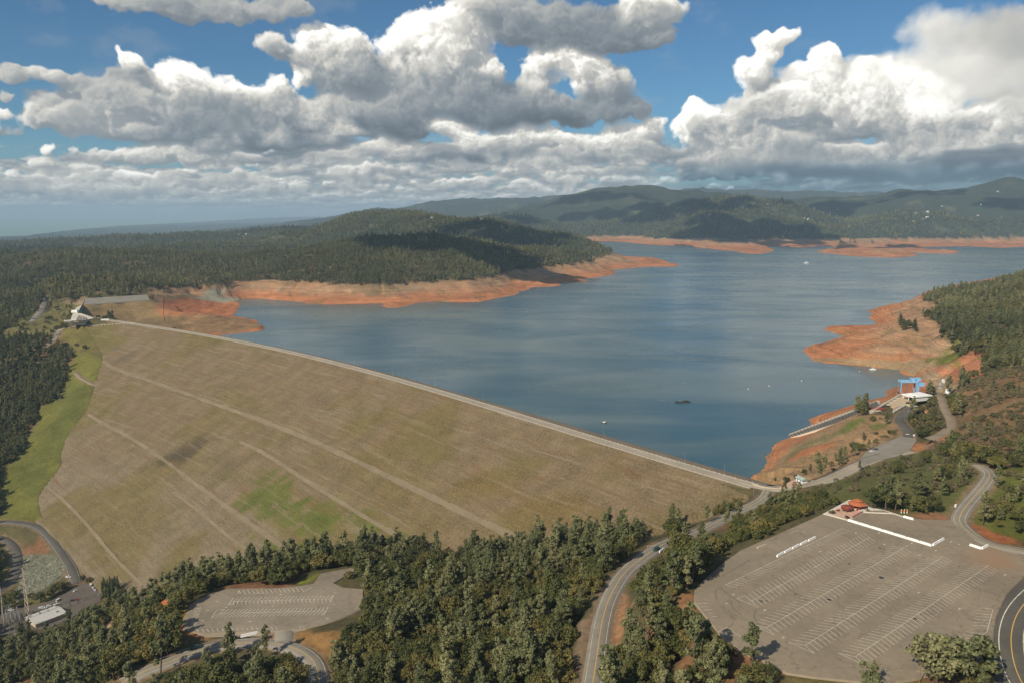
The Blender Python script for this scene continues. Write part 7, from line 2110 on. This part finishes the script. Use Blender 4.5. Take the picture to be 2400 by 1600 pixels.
# antenna tower and tank
c = P1('a6', (1600, 430), zi)
at_ = empty('antenna_tower', (c[0], c[1], zi), .3, 'lattice mast carrying round white and grey dish antennas beyond the crane', 'antenna')
for x, y in ((-2, -2), (2, -2), (2, 2), (-2, 2)): MB().tube((x, y, 0), (x * .7, y * .7, 13), .22).build('leg', M_STEEL, at_)
mb = MB()
for k in range(4): mb.tube((-2, -2, 3 * k), (2, 2, 3 * k + 3), .12, n=4).tube((2, -2, 3 * k), (-2, 2, 3 * k + 3), .12, n=4)
mb.build('brace', M_STEEL, at_)
for x, y, z, r, m in ((.5, -2.4, 14.5, 3.0, M_WHITE), (-4.0, -2.0, 10.0, 2.4, mat('grey_dish', (.42, .46, .45), .6)), (-4.2, -2.0, 4.8, 2.3, MATS['grey_dish'])):
    MB().tube((x, y, z), (x, y - 1.1, z + .1), r * .75, r, 16).tube((x, y - 1.1, z + .1), (x, y - 1.5, z + .15), r, r * .92, 16).build('dish', m, at_)
c = P1('a6', (1740, 490), 58)
tk = empty('water_tank', (c[0], c[1], gz(c)), 0, 'squat white tank with a small top hatch beside the gravel track', 'tank')
MB().prism(ngon(3.8, 14), 0, 5.2).prism(ngon(3.9, 14), 5.2, 6.2, .3).build('body', M_WHITE, tk); MB().box((3.2, 1.5, 6.5), (2.2, 2, 2.4)).build('hatch', M_WHITE, tk); MB().box((5.2, 0, 2), (1.6, 3, 4)).build('pump_box', M_STEEL, tk)
for k, (pt, lab) in enumerate((((992, 1245), 'white and orange road barricade across the intake access road'), ((1115, 1262), 'white bollard box at the right of the intake barricade'))):
    c = P1('a6', pt, zi)
    if k == 0:
        e = empty('road_barricade', (c[0], c[1], zi), .1, lab, 'barricade')
        MB().box((0, 0, 1.1), (5, .25, .6)).build('board', M_WHITE, e); MB().box((-1.8, -.14, 1.1), (1.0, .06, .58)).build('stripe', M_ORANGE, e)
        for s in (-2, 2): MB().box((s, 0, .5), (.2, .9, 1.0)).build('foot', M_DARK, e)
    else:
        e = empty('gate_box', (c[0], c[1], zi), .1, lab, 'box'); MB().box((0, 0, 1.0), (1.6, 1.2, 2.0)).build('body', M_WHITE, e); MB().box((0, 0, 2.1), (1.8, 1.4, .2)).build('lid', M_STEEL, e)

# --- boats and buoys
def boat(view, p, L, rz, label, cat='boat', name='motor_boat'):
    c = P1(view, p, 0)
    e = empty(name, (c[0], c[1], 0), rz, label, cat)
    s = L / 10
    hull = [(-5 * s, -1.6 * s), (2.5 * s, -1.6 * s), (5 * s, 0), (2.5 * s, 1.6 * s), (-5 * s, 1.6 * s)]
    MB().prism(hull, -.4, 1.3 * s, 1.06).build('hull', M_WHITE, e)
    MB().box((-.6 * s, 0, 2.1 * s), (4.2 * s, 2.4 * s, 1.7 * s), 0, .8).build('cabin', M_WHITE, e)
    MB().box((-.5 * s, 0, 2.2 * s), (4.1 * s, 2.45 * s, .6 * s), 0, .97).build('window', M_GLASS, e)
boat('z3', (855, 640), 32, .2, 'white boat far out in the middle of the lake', name='motor_boat')
boat('z1', (1628, 893), 12, .4, 'white boat moored by the far boat ramp', name='motor_boat')
boat('z3', (1315, 1370), 14, .1, 'white boat in the cove below the wooded point', name='motor_boat')
c = P1('D', (1568, 923), 0)
bg_ = empty('work_barge', (c[0], c[1], 0), .12, 'long dark work barge with low blocks on deck, lying on open water', 'barge')
MB().prism([(-12, -3.4), (11, -3.4), (12.5, -2), (12.5, 2), (11, 3.4), (-12, 3.4)], -.6, 1.5).build('hull', M_DARK, bg_)
MB().box((-4, 0, 2.2), (6, 4, 1.4)).build('deck_house', mat('dull_blue_grey', (.12, .15, .18), .7), bg_); MB().box((6, .5, 2.1), (4, 3, 1.2)).build('winch', M_DARK, bg_)
MB().tube((1, 0, 1.5), (1, 0, 5.5), .15).build('mast', M_DARK, bg_)
c = P1('D', (1388, 971), 0)
rf = empty('raft', (c[0], c[1], 0), .5, 'small dark raft with a white box, alone on the water near the dam', 'raft')
MB().box((0, 0, .3), (6.5, 4.5, 1.0)).build('deck', M_DARK, rf); MB().box((0, 0, 1.5), (3.6, 2.6, 1.6)).build('box', M_WHITE, rf)
for pt in (((180, 205), (270, 195), (320, 183), (345, 181), (385, 178)), ((600, 140), (855, 100), (980, 80), (1055, 68), (1100, 65))):
    for k, q in enumerate(pt):
        c = P1('z7', q, 0)
        o = MB().prism(ngon(.9, 8), -.4, .5).prism(ngon(.9, 8), .5, 1.1, .4).build('buoy', M_WHITE if k % 3 == 0 else M_REDC)
        o.location = (c[0], c[1], 0); tag(o, 'small round buoy floating in the line across the cove', 'buoy', 'buoys across the cove')

# --- spillway gates at the far abutment
zc = Z_CREST
sp = empty('spillway_headworks', (0, 0, 0), 0, 'pale concrete spillway headworks with dark gate grid and green-lined chute wall', 'spillway')
def quadz(name, pts, zs, m, th=3.0, view='b6', par=None):
    q = at_z(px(view, *pts), np.array(zs, float)); n = len(pts)
    V = [(x, y, z) for (x, y), z in zip(q, zs)] + [(x, y, z - th) for (x, y), z in zip(q, zs)]
    return mesh_np(name, V, [tuple(range(n)), tuple(range(2 * n - 1, n - 1, -1))] + [(i, n + i, n + (i + 1) % n, (i + 1) % n) for i in range(n)], m, par or sp)
M_PCONC = mat('pale_concrete', (.58, .52, .42), .9, vary=.12, scale=.05)
quadz('deck', [(860, 482), (890, 400), (905, 378), (1000, 392), (1165, 448), (1030, 472), (935, 470)], [58, 58, 59, 59, 57, 57, 58], M_PCONC, 12)
quadz('gate_grid', [(932, 472), (962, 412), (1040, 432), (1045, 468)], [59.2, 59.2, 59.2, 59.2], M_DARK, 1.0)
for k in range(7):
    f = k / 6
    quadz('gate_rib', [(932 + 113 * f - 3, 472 - 4 * f), (962 + 78 * f - 3, 412 + 20 * f), (962 + 78 * f + 3, 412 + 20 * f), (932 + 113 * f + 3, 472 - 4 * f)], [60.2] * 4, M_PCONC, 1.2)
quadz('green_lining', [(950, 385), (985, 310), (1000, 292), (995, 385)], [57, 56, 56, 56], mat('dark_green_lining', (.02, .11, .06), .8), 2)
quadz('chute_wall', [(910, 380), (930, 320), (985, 295), (1000, 290), (950, 385)], [60, 58, 57, 57, 60], M_PCONC, 12)
quadz('chute_floor', [(860, 480), (880, 410), (900, 395), (890, 470)], [54, 54, 54, 54], mat('rusty_concrete', (.42, .25, .17), .9), 3)
quadz('parapet', [(985, 300), (1030, 215), (1036, 216), (992, 305)], [58, 58, 58, 58], M_TAN, 3)
c = P1('b6', (920, 380), 60); MB().box((c[0], c[1], 63), (14, 9, 6)).build('control_house', M_WHITE, sp)
lb = empty('crest_shed', (*P1('b6', (905, 496), 54), 54), .4, 'long low pale shed beside the spillway headworks', 'shed')
MB().box((0, 0, 2), (38, 7, 4)).build('wall', M_TAN, lb); MB().box((0, 0, 4.3), (40, 9, .7)).build('roof', M_WHITE, lb)
c = P1('b6', (1287, 478), zc)
e = empty('trailer', (c[0], c[1], zc), .3, 'pale green-white trailer parked on the far crest plaza', 'trailer')
MB().box((0, 0, 2.0), (17, 6, 3.0)).build('body', M_WHITE, e); MB().box((0, 0, .3), (14, 5, .6)).build('chassis', M_DARK, e)
pl = at_z(px('b6', (1995, 268), (2002, 320), (1998, 370), (2004, 425)), 34.0)
g3 = np.column_stack([pl, ground(pl[:, 0], pl[:, 1])]); g3 = resample(g3, 8); g3[:, 2] = ground(g3[:, 0], g3[:, 1])
mb = MB()
for a, b in zip(g3[:-1], g3[1:]): mb.tube(a + [0, 0, 1.0], b + [0, 0, 1.0], .5, n=6)
tag(mb.build('float_boom', mat('orange_boom', (.55, .10, .05), .7)), 'orange float boom stranded up the bare bank near the boat ramp', 'boom')
quad = at_face(px('b6', (890, 563), (1000, 556), (1180, 546), (1430, 528), (1650, 517)))
q3 = resample(quad + np.array([0, 0, .4]), 6)
fe = empty('white_fence', tuple(q3[0]), 0, 'long low white fence along the approach road at the far end of the dam', 'fence')
mb = MB()
for a, b in zip(q3[:-1], q3[1:]): mb.tube(a - q3[0] + [0, 0, 1.6], b - q3[0] + [0, 0, 1.6], .35, n=4)
mb.build('rail', M_PALE, fe)
pr = MB().box((0, 0, .6), (.9, .9, 2.6)).build('post', M_PALE, fe)
for k, p in enumerate(q3[:90:2]):
    o = pr if k == 0 else pr.copy()
    if k: C.objects.link(o); o.parent = fe
    o.location = tuple(p - q3[0])
# bridge-like kiosk on the left road
c = hit(px('b6', (528, 222)))[0]
e = empty('toll_kiosk', tuple(c), .2, 'small white kiosk at the head of the grey road in the woods', 'kiosk'); MB().box((0, 0, 2.5), (12, 6, 5)).build('wall', M_WHITE, e); MB().box((0, 0, 5.4), (14, 8, .8)).build('roof', M_PALE, e)

# --- houses scattered over the hills
def house(view, p, w, rz, label, wallm, roofm):
    c = hit(px(view, p))[0]
    e = empty('house', (c[0], c[1], c[2] + 3), rz, label, 'house')
    MB().box((0, 0, w * .16), (w, w * .55, w * .42)).build('wall', wallm, e)
    MB().add([(-w * .54, -w * .34, w * .36), (w * .54, -w * .34, w * .36), (w * .54, w * .34, w * .36), (-w * .54, w * .34, w * .36), (-w * .54, 0, w * .56), (w * .54, 0, w * .56)],
             [(0, 1, 5, 4), (2, 3, 4, 5), (0, 4, 3), (1, 2, 5), (3, 2, 1, 0)]).build('roof', roofm, e)
M_GROOF = mat('grey_roof', (.30, .30, .30), .8); M_BROOF = mat('tan_roof', (.50, .40, .30), .8)
HS = [('z2', (242, 382), 'pale house at the left of the middle hill'), ('z2', (607, 393), 'bright white house in the middle of the back hill'), ('z2', (622, 333), 'pale house above the bright white house'),
      ('z2', (965, 343), 'white house on the small shaded hilltop'), ('z2', (2030, 233), 'tan house high on the far mountain'), ('z2', (1445, 432), 'tan house near the far end of the wooded point'), ('z2', (380, 281), 'small pale house on the crest of the back hill'),
      ('z3', (187, 310), 'white house at the left of the wooded island'), ('z3', (622, 310), 'tan house above the shaded island'), ('z3', (838, 335), 'white house left of a close pair on the far hill'), ('z3', (866, 340), 'white house right of a close pair on the far hill'),
      ('z3', (897, 347), 'small pale house beside the close pair on the far hill'), ('z3', (1145, 390), 'pale house low on the far hillside'), ('z3', (1590, 358), 'tan house, lowest of the cluster on the right hill'), ('z3', (1655, 340), 'pale house in the middle of the cluster on the right hill'),
      ('z3', (1683, 328), 'white house at the right of the cluster on the right hill'), ('z3', (1688, 290), 'white house above the cluster on the right hill'), ('z3', (1608, 297), 'pale house left above the cluster on the right hill'), ('z3', (2055, 240), 'bright white house high on the right hill'),
      ('z3', (1785, 252), 'pale house on the ridge of the right hill'), ('z3', (2035, 316), 'tan house right of the cluster on the right hill'), ('z3', (1070, 275), 'pale house in the far valley'), ('z3', (585, 238), 'pale house high above the shaded island'),
      ('z3', (2170, 150), 'pale house near the skyline of the right mountain'), ('z1', (1695, 443), 'tan house in the woods left of the middle hill'), ('z1', (1645, 446), 'small tan house in the woods left of the middle hill')]
for k, (v, p, lab) in enumerate(HS):
    house(v, p, (17 if v == 'z2' else 24) if v != 'z1' else 18, .4 * k, lab, M_WHITE if 'white' in lab else M_TAN, M_BROOF if 'tan' in lab else (M_WHITE if 'white' in lab else M_GROOF))
# ------------------------------------------------------------------ clouds passing overhead, out of the frame: they shade the hills
def shade_cloud(view, p, alt, sx, sy, label, seed, rz=0.0, at=None):
    t = hit(px(view, p))[0] if at is None else np.array(at)
    k = (alt - t[2]) / SUN_TO.z
    c = np.array([t[0] + SUN_TO.x * k, t[1] + SUN_TO.y * k, alt])
    r = np.random.default_rng(seed)
    mb = MB()
    ico = None
    for i in range(26):
        a = r.uniform(0, 6.283); q = math.sqrt(r.random())
        x = math.cos(a) * q * sx; y = math.sin(a) * q * sy
        R_ = min(sx, sy) * r.uniform(.28, .5) * (1.1 - .5 * q)
        n, m = 12, 7
        V = []; Fc = []
        for jj in range(m + 1):
            ph = math.pi * jj / m
            for ii in range(n):
                th = 2 * math.pi * ii / n
                rr = R_ * (1 + .16 * math.sin(3 * th + i) * math.sin(2 * ph + i))
                zz = math.cos(ph) * rr * .8
                V.append((x + math.sin(ph) * math.cos(th) * rr, y + math.sin(ph) * math.sin(th) * rr, max(zz, -R_ * .25)))
        for jj in range(m):
            for ii in range(n):
                Fc.append((jj * n + ii, (jj + 1) * n + ii, (jj + 1) * n + (ii + 1) % n, jj * n + (ii + 1) % n))
        mb.add(V, Fc)
    o = mb.build('cloud', M_CLOUD, None, True)
    o.location = tuple(c); o.rotation_euler = (0, 0, rz)
    tag(o, label, 'cloud')
M_CLOUD = mat('cloud_white', (.82, .82, .83), 1.0, vary=.02, spec=0)

for k, (v, p, alt, sx, sy, lab, rz) in enumerate((
    ('z2', (640, 450), 2300, 360, 260, 'white cumulus whose shadow lies on the top of the middle hill', .2), ('z2', (980, 590), 2300, 320, 190, 'white cumulus shading the right flank of the middle hill', -.5),
    ('z2', (1440, 725), 2300, 250, 150, 'white cumulus shading the red bank of the wooded point', 0),
    ('z2', (1100, 410), 3000, 420, 260, 'white cumulus shading the back hill above the point', 0), ('z2', (1230, 495), 2800, 300, 130, 'white cumulus shading the low end of the back hill', 0),
    ('z2', (1950, 330), 4200, 1500, 620, 'broad cumulus shading the slope below the far mountain', .15), ('z2', (1640, 185), 4600, 560, 420, 'cumulus shading the left shoulder of the far mountain', 0),
    ('z2', (1990, 165), 4800, 500, 240, 'cumulus shading the summit of the far mountain', 0), ('z3', (470, 440), 3600, 760, 520, 'cumulus shading the wooded island hill', 0),
    ('z3', (600, 515), 3600, 950, 260, 'flat cumulus shading the bare island shore', 0), ('z3', (1250, 515), 3600, 760, 220, 'flat cumulus shading the second bare island', 0),
    ('z3', (120, 260), 4300, 800, 380, 'cumulus shading the dark ridge behind the island', 0), ('z3', (1080, 265), 4300, 900, 380, 'cumulus shading the far valley', .3), ('z3', (1600, 150), 4800, 700, 260, 'cumulus shading the ridge of the right mountain', 0),
    ('z3', (2330, 225), 4300, 420, 330, 'cumulus shading the right mountain at the frame edge', 0), ('z1', (2050, 400), 3200, 700, 330, 'cumulus shading the woods behind the middle hill', 0),
    ('z1', (600, 470), 3400, 1300, 300, 'long cumulus shading the ridge at the left', 0), ('z1', (80, 560), 2800, 600, 330, 'cumulus shading the valley at the left edge', 0))):
    shade_cloud(v, p, alt, sx, sy, lab, 400 + k, rz)
# ------------------------------------------------------------------ air
def build_haze():
    zb, zt = -172.0, max(float(GZ.max()) + 30.0, 420.0)
    V = [(x, y, z) for z in (zb, zt) for x, y in ((-72000, -3000), (72000, -3000), (72000, 83000), (-72000, 83000))]
    m = bpy.data.materials.new('haze'); m.use_nodes = True
    nt = m.node_tree; nt.nodes.clear()
    o_ = nt.nodes.new('ShaderNodeOutputMaterial'); pv = nt.nodes.new('ShaderNodeVolumePrincipled')
    pv.inputs['Color'].default_value = (0.58, 0.80, 1.0, 1)
    pv.inputs['Density'].default_value = HAZE_DENSITY
    pv.inputs['Anisotropy'].default_value = 0.0
    nt.links.new(pv.outputs[0], o_.inputs['Volume'])
    h = mesh_np('haze', V, [(3, 2, 1, 0), (4, 5, 6, 7), (0, 1, 5, 4), (1, 2, 6, 5), (2, 3, 7, 6), (3, 0, 4, 7)], m)
    h['kind'] = 'stuff'
    h['label'] = 'pale blue haze over the lake and distant hills'
HAZE_DENSITY = 3.6e-5
build_haze()
